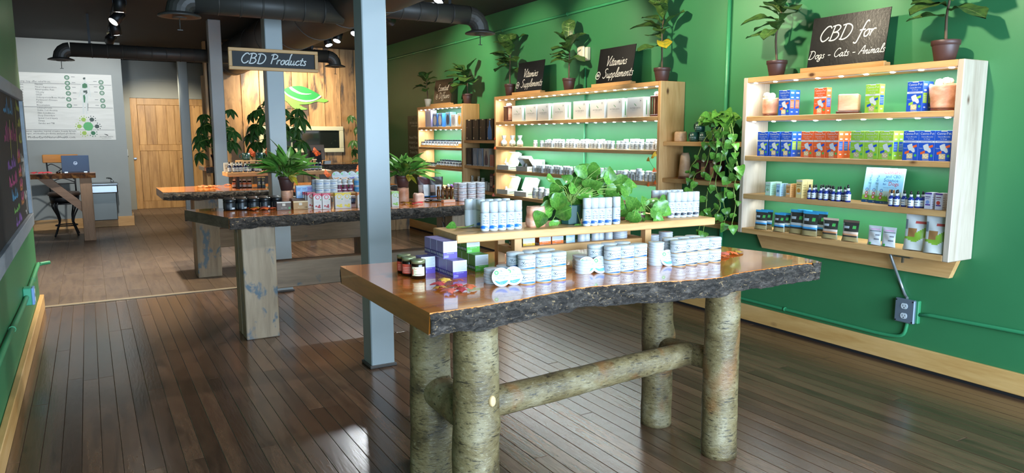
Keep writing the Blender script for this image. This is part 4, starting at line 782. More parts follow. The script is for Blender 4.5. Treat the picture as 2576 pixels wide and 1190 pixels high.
def side(b, X, y0, y1, z0, z1, m_): b.add([(X, y0, z0), (X, y1, z0), (X, y1, z1), (X, y0, z1)], [(0, 1, 2, 3)], m_)
def petfront(flavour):
    def g(b, w_, d_, h_):
        e = -.0004; b.text('Canna-Pet', w_*.21, 0, h_*.865, e, 1, 1, .0); b.text('Canna-Biscuits', w_*.125, 0, h_*.775, e, 1); b.text('for Dogs', w_*.11, 0, h_*.705, e, 1)
        b.rect(-w_/2, w_/2, h_*.60, h_*.665, e, 1); b.text(flavour, w_*.11, 0, h_*.612, e*2, 3); b.rect(-.18*w_, .2*w_, h_*.965, h_, e, 1)
        bl = [(-.22,.50),(-.05,.55),(.10,.56),(.12,.50),(.26,.40),(.30,.30),(.18,.27),(.05,.33),(-.08,.34),(-.16,.40)]; b.poly([(a*w_, c*h_) for a, c in catmull(bl+[bl[0]], 3)[:-1]], e, 1)
        b.poly([(a*w_, c*h_) for a, c in ((.15,.49),(.40,.54),(.42,.46),(.18,.42))], e*2, 2); b.poly([(a*w_, c*h_) for a, c in ((-.36,.28),(-.08,.34),(-.06,.26),(-.34,.20))], e*2, 2)
        b.rect(-.22*w_, .17*w_, h_*.06, h_*.24, e, 4)
        rr = random.Random(3)
        for i in range(9): b.disc((-.17+.3*rr.random())*w_, (.09+.12*rr.random())*h_, w_*.06, e*(2+i*.1), 5, 7, w_*.035)
        b.disc(.34*w_, .17*h_, w_*.085, e, 6, 12); b.text('Organic', w_*.1, -.33*w_, .40*h_, e, 1, .8); b.rect(-.2*w_, .2*w_, h_*.02, h_*.032, e, 1)
        X = w_/2+.0004; side(b, X, .12*d_, .88*d_, .28*h_, .62*h_, 2); side(b, X, .2*d_, .8*d_, .86*h_, .92*h_, 1); side(b, X, .25*d_, .75*d_, .68*h_, .73*h_, 1); side(b, X, .3*d_, .7*d_, .12*h_, .16*h_, 1)
        for i in range(4): side(b, X+.0003, .2*d_, .8*d_, (.34+i*.06)*h_, (.355+i*.06)*h_, 1)
    return g
PET = {'blue_o': (PETBLUE, WHITE, ORANGE, PETBLUE, pm('#cdb48a', .6), pm('#e6d3ac', .6), GREENP), 'blue_g': (PETBLUE, WHITE, LIME, PETBLUE, pm('#cdb48a', .6), pm('#e6d3ac', .6), GREENP),
       'orange': (ORANGE, WHITE, PETBLUE, ORANGE, pm('#cdb48a', .6), pm('#e6d3ac', .6), GREENP), 'green': (LIME, WHITE, PETBLUE, pm('#5f7a2a', .5), pm('#b8a480', .6), pm('#ddcba8', .6), GREENP)}
def petbox(kind, loc, label, group):
    return carton('dog_biscuit_box', 'pet_'+kind, .096, .052, .178, PET[kind], petfront({'b': 'MAPLE BACON', 'o': 'PIZZA', 'g': 'TURKEY'}[kind[0]]), loc, FX, label, 'biscuit box', group)
def pouch(key, w_, h_, th, mats, cell, loc, rz, label, cat, group=None, lean=0, nx=20, nz=28, tag_=None):
    t = thing('pouch', label, cat, loc, rot=(-lean, 0, rz), group=group)
    def g(b):
        for sgn in (-1, 1):
            vs = []
            for j in range(nz+1):
                v = j/nz; k_ = 1-.06*math.sin(v*math.pi)+(.03 if v < .1 else 0)
                for i in range(nx+1):
                    u = i/nx; x_ = (u-.5)*w_*k_; bul = th*(.5*(1-v**1.6)+.10*math.sin(v*9+u*5))*(math.sin(u*math.pi)**.6 if 0 < i < nx else 0); vs.append((x_, sgn*max(.0006, bul), v*h_+(.004*math.sin(u*math.pi) if sgn < 0 and v < .05 else 0)))
            b.add(vs, [(j*(nx+1)+i, j*(nx+1)+i+1, (j+1)*(nx+1)+i+1, (j+1)*(nx+1)+i) for j in range(nz) for i in range(nx)], [cell((i+.5)/nx, (j+.5)/nz) for j in range(nz) for i in range(nx)], True)
    part(t, 'bag', key, g, mats)
    if tag_: part(t, 'print', key+'t', tag_, mats)
    return t
def saltlump(key, loc, label, rx, ry, h, seed, pts=12, top=1.0, group=None, base=False, name='salt_lamp', cat='salt lamp', bowl=False, col=None):
    t = thing(name, label, cat, loc, 0, group); zb = .018 if base else 0
    def g(b):
        m_ = 9; vs = []; n_ = 18
        for j in range(m_+1):
            v = j/m_; k_ = (1-(1-top)*v)*(1-(.04 if name == 'salt_pedestal' else .12 if name == 'salt_block' else .25)*max(0, v-.85)/.15 if not bowl else 1)
            for i in range(n_):
                a = 2*math.pi*i/n_; q = 1+(.03 if name == 'salt_pedestal' else .10)*noise.noise(Vector((math.cos(a)*1.5+seed, math.sin(a)*1.5, v*2.2)))+.03*noise.noise(Vector((math.cos(a)*6, math.sin(a)*6+seed, v*7)))
                se = (abs(math.cos(a))**4+abs(math.sin(a))**4)**-.25 if name in ('salt_block', 'salt_candle_holder') else 1; vs.append((math.cos(a)*rx*k_*q*se, math.sin(a)*ry*k_*q*se, zb+h*v+.006*noise.noise(Vector((a, seed, v)))*(1 if 0 < j else 0)))
        b.add(vs, [(j*n_+i, j*n_+(i+1) % n_, (j+1)*n_+(i+1) % n_, (j+1)*n_+i) for j in range(m_) for i in range(n_)], 0, True); b.add(vs[:n_], [tuple(range(n_-1, -1, -1))], 0); b.add(vs[-n_:], [tuple(range(n_))], 0)
    part(t, 'salt_crystal', key, g, col or SALT)
    if base: part(t, 'wood_base', key+'b', lambda b: b.lathe([(rx*.98, 0), (rx*1.02, .004), (rx*1.0, .015), (rx*.9, .018)], 20), pm('#6a3a26', .4))
    if bowl:
        rr = random.Random(seed)
        for i in range(6): part(t, 'salt_chunk', None, lambda b: b.lathe([(.001, -.016), (.016, -.008), (.02, .006), (.011, .018), (.001, .021)], 7, smooth=False), SALT2, ((rr.random()-.5)*rx*1.1, (rr.random()-.5)*ry*1.0, zb+h+.006+.012*rr.random()), (rr.random(), rr.random(), rr.random()*6), scale=1+.4*rr.random())
    return t
SALT = rocky('pink_salt', [(.3, '#b5744f'), (.5, '#d99a78'), (.66, '#e8bca2'), (.78, '#f4dccd')], 5, .5, .35, .006, .5, (1, 1, 2.2)); SALT2 = rocky('pale_salt', [(.3, '#dba98e'), (.6, '#f0cdb8'), (.8, '#fae8dd')], 9, .3, .3, .004, .45)
SALT3 = rocky('tan_salt', [(.3, '#9c7250'), (.55, '#c8a07a'), (.75, '#dcc0a0')], 6, .6, .4, .008, .5)
# ================================================================ log table: display riser and goods
ZR = 1.06
rz_ = thing('display_riser', 'small pine bench riser standing on the log table', 'riser', (2.16, 3.0, ZT1), R(-3.2))
part(rz_, 'riser_top', None, bx(-.755, .755, -.14, .16, .142, .18, c=.004), PINEX)
for a in (-.43, .33):
    for y_ in (-.09, .09): part(rz_, 'leg', None, lambda b: b.box(a-.019, a+.019, y_-.019, y_+.019, 0, .142), PINEZ)
    part(rz_, 'cross_rail', None, lambda b: b.box(a-.018, a+.018, -.071, .071, .055, .09), PINE)
part(rz_, 'long_rail', None, bx(-.411, .311, -.085, -.055, .058, .092, c=.002), PINEX); part(rz_, 'lower_shelf', None, bx(-.411, .311, -.05, .14, .062, .072), PINEX)
gj = 'white cream jars stacked two high on the log table'
def jars(xs, y_, sw, lb, two=True, rzs=0):
    for i, x_ in enumerate(xs):
        for k_ in range(2): jar((x_, y_+.003*((i*7+k_*3) % 3), ZT1+k_*.0612), R(-26+((i*37+k_*53) % 17)-8), sw, '%s white cream jar with %s, %s of the %s row from purple boxes' % (('lower', 'upper')[k_], lb, ORD[i], 'rear' if y_ > 2.63 else 'front'), 'cream jars with '+lb)
l1 = 'bright blue wave'; l2 = 'navy wave'; l3 = 'dark slate wave'
jars((1.572, 1.655, 1.733), 2.588, '#2f6fc4', l1); jars((1.565, 1.647, 1.729), 2.672, '#2f6fc4', l1)
jars((2.028, 2.108, 2.188), 2.588, '#2c5c88', l2); jars((1.995, 2.076, 2.157), 2.672, '#2c5c88', l2)
jars((2.418, 2.496, 2.573, 2.650), 2.578, '#3a4652', l3); jars((2.44, 2.517, 2.594), 2.66, '#3a4652', l3)
for (x_, y_), lb, nn in (((1.452, 2.668), 'flat white tin in the stack behind two leaning lids by the purple boxes', 5), ((1.53, 2.70), 'flat white tin in the second stack behind the leaning lids', 5), ((1.912, 2.65), 'flat white tin in a stack between the two jar groups', 5), ((1.985-.01, 2.76), 'flat white tin in the rear stack between the jar groups', 5), ((2.338, 2.645), 'flat white tin in the tall stack beside the slate wave jars', 9)):
    for k_ in range(nn): tin((x_+.001*math.sin(k_*5), y_+.001*math.cos(k_*3), ZT1+k_*.0124), lb.replace('flat white tin', ORD[k_]+' flat white tin up', 1), lb)
def lean(pxl, sw, lb, rz=-24): v = pz(*pxl, ZT1); round_tin((v.x, v.y, ZT1+.001), (R(-17), 0, R(rz)), sw, lb)
lean((1262, 722), '#3d8ed8', 'round white tin leaning on flat tins, closest to the red maple leaves'); lean((1293, 718), '#3d8ed8', 'round white tin leaning between flat tins and bright blue wave jars')
lean((1478, 690), '#3d9ae0', 'round white tin leaning on the stack between jar groups'); lean((1512, 688), '#3d9ae0', 'round white tin leaning against the navy wave jars'); lean((1683, 670), '#3d8ed8', 'round white tin leaning on the tall tin stack')
# candle jars
for i, (q, lb) in enumerate((((1060, 703), 'dark candle jar with cream label at the front of three'), ((1036, 695), 'dark candle jar with red label in the middle of three'), ((1023, 688), 'dark candle jar with red label at the rear of three'))):
    v = pz(*q, ZT1); t = thing('candle_jar', lb, 'candle', (v.x, v.y+.03, ZT1), R(-25 if i == 0 else -60)); r_ = .0315
    part(t, 'glass', 'cj_g', lambda b: b.lathe([(.029, 0), (r_, .003), (r_, .066), (.029, .070)], 22), pm('#1c0f08', .12)); part(t, 'lid', 'cj_l', lambda b: b.lathe([(.0315, .0685), (.0318, .082), (.03, .084), (.001, .0835)], 22), pm('#8c9068', .35, .5))
    part(t, 'paper_label', 'cj_t%d' % (i == 0), (lambda b: (b.patch(r_+.0004, -55, 55, .016, .055, 0, 10), b.textcyl('Earl Grey', .010, 2, .044, r_+.0008, 1), b.textcyl('hand poured candle', .0045, 2, .034, r_+.0008, 2), b.patch(r_+.0008, -52, -42, .02, .045, 1, 3), b.patch(r_+.0008, -25, 35, .022, .024, 2, 5))) if i == 0 else (lambda b: (b.patch(r_+.0004, -100, 100, .012, .055, 1, 14), [b.patch(r_+.0008, -20, 60, .018+k_*.007, .0205+k_*.007, 3, 6) for k_ in range(4)])), [pm('#eadfb8', .5), pm('#d9533e', .5), pm('#6a5a4a', .5), pm('#f0a896', .5)])
# soap cartons
def cube(kind, loc, label, group):
    c0, c1 = {'purple': ('#8d80b4', '#5d49ac'), 'green': ('#6ea04c', '#5aae3c'), 'yellow': ('#a08418', '#d0a42a'), 'orange': ('#b8602c', '#e8762c')}[kind]
    def fr_(b, w_, d_, h_):
        e = -.0004; b.rect(-w_/2, w_/2, 0, h_, e, 1); b.rect(-w_/2, w_/2, 0, h_*.36, e*2, 2); b.text('MADE IN USA', w_*.085, 0, h_*.27, e*3, 1)
        for i in range(7): b.rect(-w_*.44, w_*(.44-.1*(i % 3 == 2)), h_*(.45+i*.07), h_*(.465+i*.07), e*2, 4)
        for i in range(3): b.rect(-w_*.45, -w_*.12, h_*(.06+i*.05), h_*(.075+i*.05), e*3, 1)
        X = -w_/2-.0004; side(b, X, 0, d_, h_*.06, h_*.36, 3)
        for i in range(4):
            cy_ = d_*(.14+.24*i); b.add([(X-.0004, cy_+d_*.075*math.cos(g), h_*.22+h_*.085*math.sin(g)) for g in [2*math.pi*q/10 for q in range(10)]], [tuple(range(10))], 1)
    return carton('soap_carton', 'cube_'+kind, .068, .068, .077, [pm(c0, .4), WHITE, pm(c1, .4), pm({'purple': '#3f3480', 'green': '#3d7a2c', 'yellow': '#6a5a14', 'orange': '#8a3f1c'}[kind], .4), GREYTXT], fr_, loc, 0, label, 'carton', group)
lp_ = 'purple and white soap carton in the stack under the riser end'; lg_ = 'green and white soap carton stacked beside the purple ones'
for x_, y_, k_ in ((1.379, 2.835, 0), (1.379, 2.905, 0), (1.379, 2.975, 0), (1.379, 3.045, 0), (1.30, 3.0, 0), (1.366, 2.905, 1), (1.366, 2.975, 1), (1.366, 3.045, 1)): cube('purple', (x_, y_, ZT1+k_*.0775), '%s purple and white soap carton, %s one back from the maple leaves' % (('lower', 'upper')[k_], 'outer' if x_ < 1.31 else ORD[round((y_-2.835)/.07)]), lp_)
for x_, y_, k_ in ((1.535, 2.925, 0), (1.535, 2.995, 0), (1.535, 3.065, 0), (1.53, 3.0, 1), (1.53, 3.07, 1)): cube('green', (x_, y_, ZT1+k_*.0775), '%s green and white soap carton, %s one back from the flat tins' % (('lower', 'upper')[k_], ORD[round((y_-2.925)/.07)]), lg_)
ZS = ZT1+.0725
for x_, y_ in ((1.83, 2.99), (1.83, 3.06)): cube('yellow', (x_, y_, ZS), 'yellow soap carton seen between the riser legs', 'yellow soap cartons')
for x_, y_ in ((1.93, 3.0), (2.005, 3.0), (1.93, 3.07)): cube('orange', (x_, y_, ZS), 'orange soap carton on the riser lower shelf', 'orange soap cartons')
for i, x_ in enumerate((2.065, 2.10)): pouch('tubeb', .042, .068, .014, [pm('#9fc4dc', .4), WHITE], lambda u, v: 1 if .35 < v < .6 else 0, (x_, 2.985+.03*i, ZS), 0, 'pale blue squeeze tube on the riser lower shelf', 'tube', 'pale blue tubes')
for i in range(5): single('white_bottle', 'wbot', lambda b: (b.lathe([(.019, 0), (.02, .003), (.02, .044), (.0195, .045), (.0195, .062), (.018, .064), (.001, .0645)], 18)), pm('#e6ebf0', .35), 'white capped bottle on the riser lower shelf', 'bottle', (2.15+i*.044, 3.0+.02*(i % 2), ZS), 0, 'white bottles under the riser')
for (x_, y_), nn in (((2.40, 3.0), 5), ((2.33, 3.05), 5), ((2.62, 3.0), 7), ((2.70, 2.98), 8)):
    for k_ in range(nn): tin((x_, y_, ((ZS if x_ < 2.45 else ZT1)+k_*.0124)), 'flat white tin stacked behind the riser', 'flat tins behind the riser')
# roll-on bottles on the riser
def sticks(pts, sw, lb, plain=False, dy=0):
    for i, q in enumerate(pts): v = pz(*q, ZR); stick((v.x, v.y+.018+dy, ZR), R(-22+((i*29) % 13)-6), sw, '%s %s' % (ORD[i], lb), lb, plain)
sticks(((1224.6, 582), (1246.6, 581), (1267.4, 579.5), (1288, 578), (1307, 576.5)), '#1f6fd0', 'white roll-on bottle with blue wave in the front row, from the runner vine')
sticks(((1222, 575), (1243, 574), (1264, 573), (1285, 572)), '#1f6fd0', 'white roll-on bottle with blue wave in the rear row, from the runner vine', False, .03)
sticks(((1184, 572), (1203, 571.5)), '#2b62a8', 'backward-turned white roll-on bottle from the runner vine', True)
sticks(((1481, 569), (1499, 568), (1516, 567), (1534, 566), (1555, 564)), '#275a9c', 'white roll-on bottle with navy wave counting from the teal pothos pot')
sticks(((1692, 548), (1708, 547.5), (1723.5, 547), (1738.5, 546), (1754, 545)), '#2c2f3c', 'white roll-on bottle with black wave counting from the low bushy pothos')
sticks(((1652, 541), (1668, 540.5), (1683, 540), (1698, 539), (1713, 538.5)), '#c7ced4', 'plain backed roll-on bottle behind the black wave ones, from the low pothos', True)
v = pz(1356, 572, ZR); SB = saltlump('saltblk', (v.x, v.y+.03, ZR), 'rounded square pink salt block behind the pothos leaves', .046, .03, .10, 3, name='salt_block', cat='salt block')
v = pz(1588, 552, ZR); saltlump('saltblk2', (v.x, v.y+.05, ZR), 'pale pink salt lump behind the navy wave bottles', .042, .035, .095, 9, name='salt_block', cat='salt block')
# ================================================================ pet cabinet
def cy(q, X=4.31, z=None): return px(q[0], q[1], X).y
ZA, ZB_, ZC3, ZD = 1.64, 1.348, 1.06, .80
g1 = 'blue dog biscuit box with orange side panel, on the top shelf'
def row(kind, xs, yy, z, lb, X=4.318, deep=1, dstart=0):
    for i, x_ in enumerate(xs):
        Y = px(x_, yy, X).y
        for k_ in range(deep if i == len(xs)-1 or dstart else 1): petbox(kind, (X+.054*k_, Y, z), ((ORD[i]+' ' if len(xs) > 1 else '')+lb) if k_ == 0 else lb+', %s one behind' % ORD[k_-1], lb)
row('blue_o', (1971,), 290, ZA, 'blue dog biscuit box with orange panel beside the small salt bowl', deep=2); row('orange', (2061,), 286, ZA, 'lone orange dog biscuit box on the top shelf'); row('green', (2192,), 282, ZA, 'lone lime green dog biscuit box on the top shelf'); row('blue_g', (2298,), 280, ZA, 'blue dog biscuit box with lime panel beside the large salt bowl', deep=2)
row('blue_g', (1917, 1946, 1976), 393, ZB_, 'blue dog biscuit box with lime panel in the second-shelf row', deep=2); row('orange', (2028, 2059, 2091), 397, ZB_, 'orange dog biscuit box in the second-shelf row', deep=3); row('green', (2154, 2189, 2226), 399, ZB_, 'lime green dog biscuit box in the second-shelf row', deep=2); row('blue_o', (2288, 2328, 2370), 402, ZB_, 'blue dog biscuit box with orange tags ending the second-shelf row', deep=2)
saltlump('bowlA', (4.385, px(1937, 290, 4.385).y, ZA), 'small pink salt bowl lamp filled with salt chunks', .052, .052, .115, 2, top=1.12, base=True, bowl=True)
saltlump('bowlB', (4.39, px(2372, 277, 4.39).y, ZA), 'large pink salt bowl lamp filled with salt chunks', .066, .066, .135, 5, top=1.22, base=True, bowl=True)
t = thing('salt_cube_lamp', 'wide square pink salt lamp on a dark wooden base', 'salt lamp', (4.40, px(2135, 284, 4.40).y, ZA), R(-62)); part(t, 'salt_crystal', None, bx(-.062, .062, -.062, .062, .018, .128, c=.006), SALT); part(t, 'wood_base', None, bx(-.07, .07, -.07, .07, 0, .018, c=.003), pm('#5a3020', .4))
def smallcarton(key, cols, w_, d_, h_, loc, label, group=None, name='remedy_carton', rz=FX, word=None):
    def fr_(b, a, d, h):
        e = -.0004; b.rect(-a/2, a/2, h*.9, h, e, 1); b.disc(-.05*a, h*.42, a*.28, e, 2, 10, h*.12); b.rect(-a*.35, a*.35, h*.22, h*.30, e*2, 1); b.rect(-a*.4, a*.3, h*.72, h*.77, e, 3); b.rect(-a*.4, a*.2, h*.62, h*.65, e, 3)
        if word: b.text(word, a*.2, 0, h*.8, e*2, 3)
        X = a/2+.0004
        for i in range(5): side(b, X, .15*d, .8*d, h*(.15+.14*i), h*(.17+.14*i), 3)
    return carton(name, key, w_, d_, h_, [pm(c, .45) for c in cols], fr_, loc, rz, label, 'carton', group)
X3 = 4.325
def cpos(x_, yy, X=X3): return (X, px(x_, yy, X).y)
for k_ in range(2): smallcarton('rc_g', ('#b9dcc4', '#eef4ee', '#8fb08a', '#6f8f78'), .046, .06, .098, (*[X3+.062*k_, cpos(1931, 490)[1]], ZC3), 'pale green remedy carton on the third pet shelf', 'pale green remedy cartons')
for k_ in range(2): smallcarton('rc_b', ('#a9cfe8', '#eef2f6', '#5f7f9a', '#5a7a94'), .036, .04, .092, (X3+.043*k_, cpos(1957, 491)[1], ZC3), 'pale blue remedy carton on the third pet shelf', 'pale blue remedy cartons')
for k_ in range(2): smallcarton('rc_o', ('#dca468', '#f2e8d6', '#b87434', '#8a5c2c'), .038, .042, .094, (X3+.045*k_, cpos(1982, 493)[1], ZC3), 'short tan remedy carton on the third pet shelf', 'short tan remedy cartons')
for k_ in range(2): smallcarton('rc_t', ('#e4c888', '#f6eed8', '#c88a34', '#8a6a34'), .05, .055, .128, (X3+.058*k_, cpos(2009, 496)[1], ZC3), 'tall tan remedy carton on the third pet shelf', 'tall tan remedy cartons')
ld = 'cobalt dropper bottle with black bulb beside the tan cartons'
for i, (x_, dx) in enumerate(((2036, 0), (2046, .0), (2064, .0), (2077, 0), (2042, .04), (2054, .045), (2066, .05), (2076, .05), (2086, .03), (2050, .085), (2062, .09))): dropper((X3+.01+dx, px(x_, 498, X3+.01).y, ZC3), FX, '%s cobalt dropper bottle of the %s row beside the tan cartons' % ((ORD[i], 'front') if i < 4 else (ORD[i-4], 'middle') if i < 9 else (ORD[i-9], 'hindmost')), ld, 1.05)
ld = 'cobalt dropper bottle in the small cluster before the books'
for x_, dx in ((2096, 0), (2108, 0), (2104, .04), (2117, .03)): dropper((X3+.01+dx, px(x_, 502, X3+.01).y, ZC3), FX, ld, ld, 1.05)
dropper((X3+.015, px(2132, 505, X3+.015).y, ZC3), FX, 'single cobalt dropper bottle standing apart before the books', None, 1.22)
ld = 'cobalt dropper bottle in front of the dog book'
for x_, dx in ((2241, 0), (2254, 0), (2248, .035), (2266, .03)): dropper((X3+.0+dx, px(x_, 518, X3).y, ZC3), FX, ld, ld, 1.08)
ld = 'cobalt dropper bottle between the dog book and purple cartons'
for x_, dx in ((2290, 0), (2300, .03), (2308, .05)): dropper((X3+dx, px(x_, 520, X3).y, ZC3), FX, ld, ld, 1.08)
for i, x_ in enumerate((2330, 2357)):
    for k_ in range(2):
        c_ = ('#e6e2ee', '#5a3f94', '#7a92c8', '#4a3a6a') if i == 0 else ('#e8e2ea', '#5c3c86', '#c2483c', '#6a2a3a')
        smallcarton('pc%d' % i, c_, .042, .034, .098, (X3+.012+.036*k_, px(x_, 525, X3).y, ZC3), ('white and purple tincture carton with blue tab' if i == 0 else 'white and purple tincture carton with red tab'), 'tincture cartons %s' % ('with blue tab', 'with red tab')[i])
# books
for i, x_ in enumerate((2196, 2214, 2233)):
    t = thing('dog_health_book', 'blue and green paperback Cannabis and CBD Science for Dogs, overlapping two others', 'book', (4.44-.02*i, px(x_, 500, 4.44-.02*i).y, ZC3), rot=(R(-9), 0, FX), group='overlapping dog health paperbacks'); bw, bh = .165, .232
    part(t, 'pages', 'bk_p', bx(-bw/2, bw/2, .001, .011, .001, bh-.001), WHITE2)
    def cov(b):
        b.box(-bw/2, bw/2, 0, .0012, 0, bh, 0); b.box(-bw/2, bw/2, .0112, .0122, 0, bh, 0); e = -.0005
        b.rect(-bw/2, bw/2, bh*.36, bh, e, 0); b.rect(-bw/2, bw/2, bh*.20, bh*.36, e, 1); b.rect(-bw/2, bw/2, bh*.08, bh*.20, e, 2); b.rect(-bw/2, bw/2, 0, bh*.08, e, 3)
        rr = random.Random(2)
        for k_ in range(40): x0 = -bw/2+bw*k_/40; b.add([(x0, e*1.4, bh*.18), (x0+.006, e*1.4, bh*.18), (x0+.003+.004*(rr.random()-.5), e*1.4, bh*(.22+.07*rr.random()))], [(0, 1, 2)], 2)
        b.text('Cannabis', .034, .004, bh*.845, e*2, 4); b.text('and CBD', .028, .012, bh*.735, e*2, 5); b.text('Science', .033, 0, bh*.625, e*2, 5); b.text('for', .02, -.04, bh*.53, e*2, 5); b.text('Dogs', .033, .02, bh*.525, e*2, 4)
        b.text('Natural Support for Healthy Living', .0065, 0, bh*.455, e*2, 5); b.text('Dr. Caroline Coile', .011, -.01, bh*.025, e*2, 6)
        for z_, m_ in ((.37, 7), (.27, 4), (.17, 4)): b.disc(-.055, bh*z_, .0105, e*2, m_, 14); b.disc(-.055, bh*z_, .006, e*2.4, 6, 8)
        b.disc(.055, bh*.35, .011, e*2, 7, 14)
        for cx_, cz_, a, c, m_ in ((.012, .22, .020, .024, 6), (.018, .33, .017, .017, 8), (.013, .325, .009, .013, 6), (.004, .37, .006, .012, 8), (.032, .37, .006, .012, 8), (-.012, .3, .004, .014, 6), (.004, .12, .006, .014, 6), (.022, .12, .006, .014, 6)): b.disc(cx_, bh*cz_, a, e*2.6, m_, 14, c)
        b.disc(.012, bh*.305, .003, e*3, 9, 8)
    part(t, 'cover', 'bk_c', cov, [pm('#9ed2ec', .35), pm('#c9e6d8', .35), pm('#7fb53c', .4), pm('#1f4a78', .35), pm('#c9364a', .4), pm('#2a5f9e', .4), WHITE, pm('#3f86c6', .4), pm('#c98a4c', .5), BLACK])
# pouches on the bottom shelf
def treat(u, v): return 1 if v > .88 else 2 if .30 < v < .37 else 3 if .37 < v < .45 else 4 if (.62 < v < .72 and .08 < u < .45) else 5 if (.62 < v < .76 and .66 < u < .86) else 6 if v < .22 else 7 if (u < .1 and .3 < v < .85) else 0
PM_ = lambda hd, b1, b2: [pm('#3c3a36', .2), pm(hd, .3), pm(b1, .4), pm(b2, .4), pm('#c8d2da', .4), GREENP, pm('#a08c60', .3), pm('#8a8a86', .4)]
X4 = 4.335
def pch(key, x_, yy, w_, h_, mats, lb, grp, dx=0, rz=-84, lean_=4): pouch(key, w_, h_, .032, mats, treat, (X4+dx, px(x_, yy, X4+dx).y, ZD), R(rz), lb, 'pouch', grp, R(lean_))
B_ = PM_('#3f9fd0', '#3f9ad6', '#e6eaec'); O_ = PM_('#d8b8a4', '#d08a5c', '#e6d2c4'); O2 = PM_('#6a584c', '#d89a70', '#e2c4b0')
pch('tpA', 1913, 575, .105, .145, B_, 'dark pet treat pouch with sky blue header at the left end of the bottom shelf', 'blue header pouches at the left end'); pch('tpA', 1926, 572, .105, .143, B_, 'dark pet treat pouch with sky blue header at the left end of the bottom shelf', 'blue header pouches at the left end', .05)
pch('tpA2', 1959, 580, .092, .138, B_, 'narrow dark pet treat pouch with sky blue header second along the bottom shelf', 'narrow blue header pouches'); pch('tpA2', 1972, 577, .092, .138, B_, 'narrow dark pet treat pouch with sky blue header second along the bottom shelf', 'narrow blue header pouches', .05)
for x_, dx, yy in ((2003, .02, 588), (2035, 0, 595), (2020, .075, 585), (2058, .06, 590)): pch('tpB', x_, yy, .118, .172, B_, 'tall dark pet treat pouch with sky blue header in the middle cluster', 'tall blue header pouches', dx)
pch('tpC', 2086, 602, .112, .142, O_, 'dark pet treat pouch with pale peach header'  , None); pch('tpD', 2137, 608, .112, .142, O2, 'dark pet treat pouch with brown header', None)
def petp(u, v): return 1 if .80 < v < .86 and .2 < u < .85 else 2 if .70 < v < .75 and .1 < u < .95 else 3 if (.50 < v < .58 and .6 < u < .9) else 4 if (v < .14 and .15 < u < .35) else 3 if (.28 < v < .36 and .5 < u < .9) else 5 if .3 < v < .66 and .12 < u < .55 else 0
for x_, lb in ((2199, 'small white printed pet supplement pouch beside the brown header pouch'), (2235, 'small white printed pet supplement pouch beside the big white bags')): pouch('petw', .088, .125, .028, [pm('#eceef0', .3), pm('#d8a8c8', .4), pm('#5a5a62', .5), pm('#7a7a82', .5), GREENP, pm('#d6d0cc', .5)], petp, (X4-.005, px(x_, 622, X4).y, ZD), R(-86), lb, 'pouch', None, R(4))
def bigp(u, v): return 3 if v < .30 and v < .32-.18*u else 2 if .30 <= v+.1*math.sin(u*4) < .56 and v > .26-.1*u and not (u < .55 and v > .38) else 4 if (.36 < v < .60 and .18 < u < .62) else 5 if (.74 < v < .8 and u > .5) else 6 if v > .88 else 1 if (u < .14 and .55 < v < .85) else 0
for x_, dx, lb, m_ in ((2297, -.0, 'big white hemp dog treat bag with green wave, left of three', '#eef0ee'), (2350, -.02, 'big white hemp dog treat bag with tan dog picture against the cabinet side', '#eef0ee'), (2330, .06, 'big dark shaded dog treat bag tucked behind the two white ones', '#b9c0bc')): pouch('bigp'+m_, .125, .225, .045, [pm(m_, .3), pm('#7a8a92', .4), pm('#8ab43c', .4), pm('#cfcfc8', .4), pm('#a87848', .5), pm('#c0504a', .5), pm('#d9dde0', .35)], bigp, (X4+dx, px(x_, 635, X4+dx).y, ZD), R(-82), lb, 'bag', None, R(5), 24, 30)
# ================================================================ widest cabinet
XC = 4.275
def mark(b, x_, z_, s_, y_, m_):
    for k_ in range(3): b.stroke(catmull([((x_-.5*s_+k_*.22*s_), z_+.45*s_-k_*.1*s_), (x_-.1*s_+k_*.18*s_, z_+.2*s_-k_*.12*s_), (x_+.45*s_, z_-.25*s_+.1*k_*s_)], 3), .16*s_, y_, m_)
def gift(b, w_, d_, h_):
    e = -.0005; b.rect(-w_/2, w_/2, 0, h_, e*.5, 1); mark(b, 0, h_*.60, .032, e*1.5, 2); b.text('MOTHER EARTH', .0195, 0, h_*.42, e*1.5, 3); b.text('NATURAL HEALTH', .0095, 0, h_*.345, e*1.5, 4); b.ring(w_*.33, h_*.84, .016, .0185, e*1.5, 4, 16); b.disc(w_*.33, h_*.82, .007, e*1.6, 3, 8)
    X = w_/2+.0005; side(b, X, d_*.42, d_*.56, h_*.12, h_*.85, 2)
fr_px = [(283, 428), (495, 640), (665, 828), (895, 1072), (1188, 1385), (1440, 1655), (1688, 1915), (1980, 2230)]
for i, (a, c) in enumerate(fr_px):
    A = px(1240+a/5.855, 300, XC+.03).y; B = px(1240+c/5.855, 296, XC+.03).y
    carton('gift_box', 'gift', .225, .075, .178, [WHITE2, pm('#d9d5cf', .4), pm('#4f8a58', .5), pm('#6a6a66', .5), pm('#9a9a96', .5)], gift, (XC+.03, (A+B)/2+(.01 if i else 0), 1.665), FX, ORD[i]+' white gift box with green leaf mark from the lantern nearer the far cabinet', 'gift box', 'white gift boxes in a row')
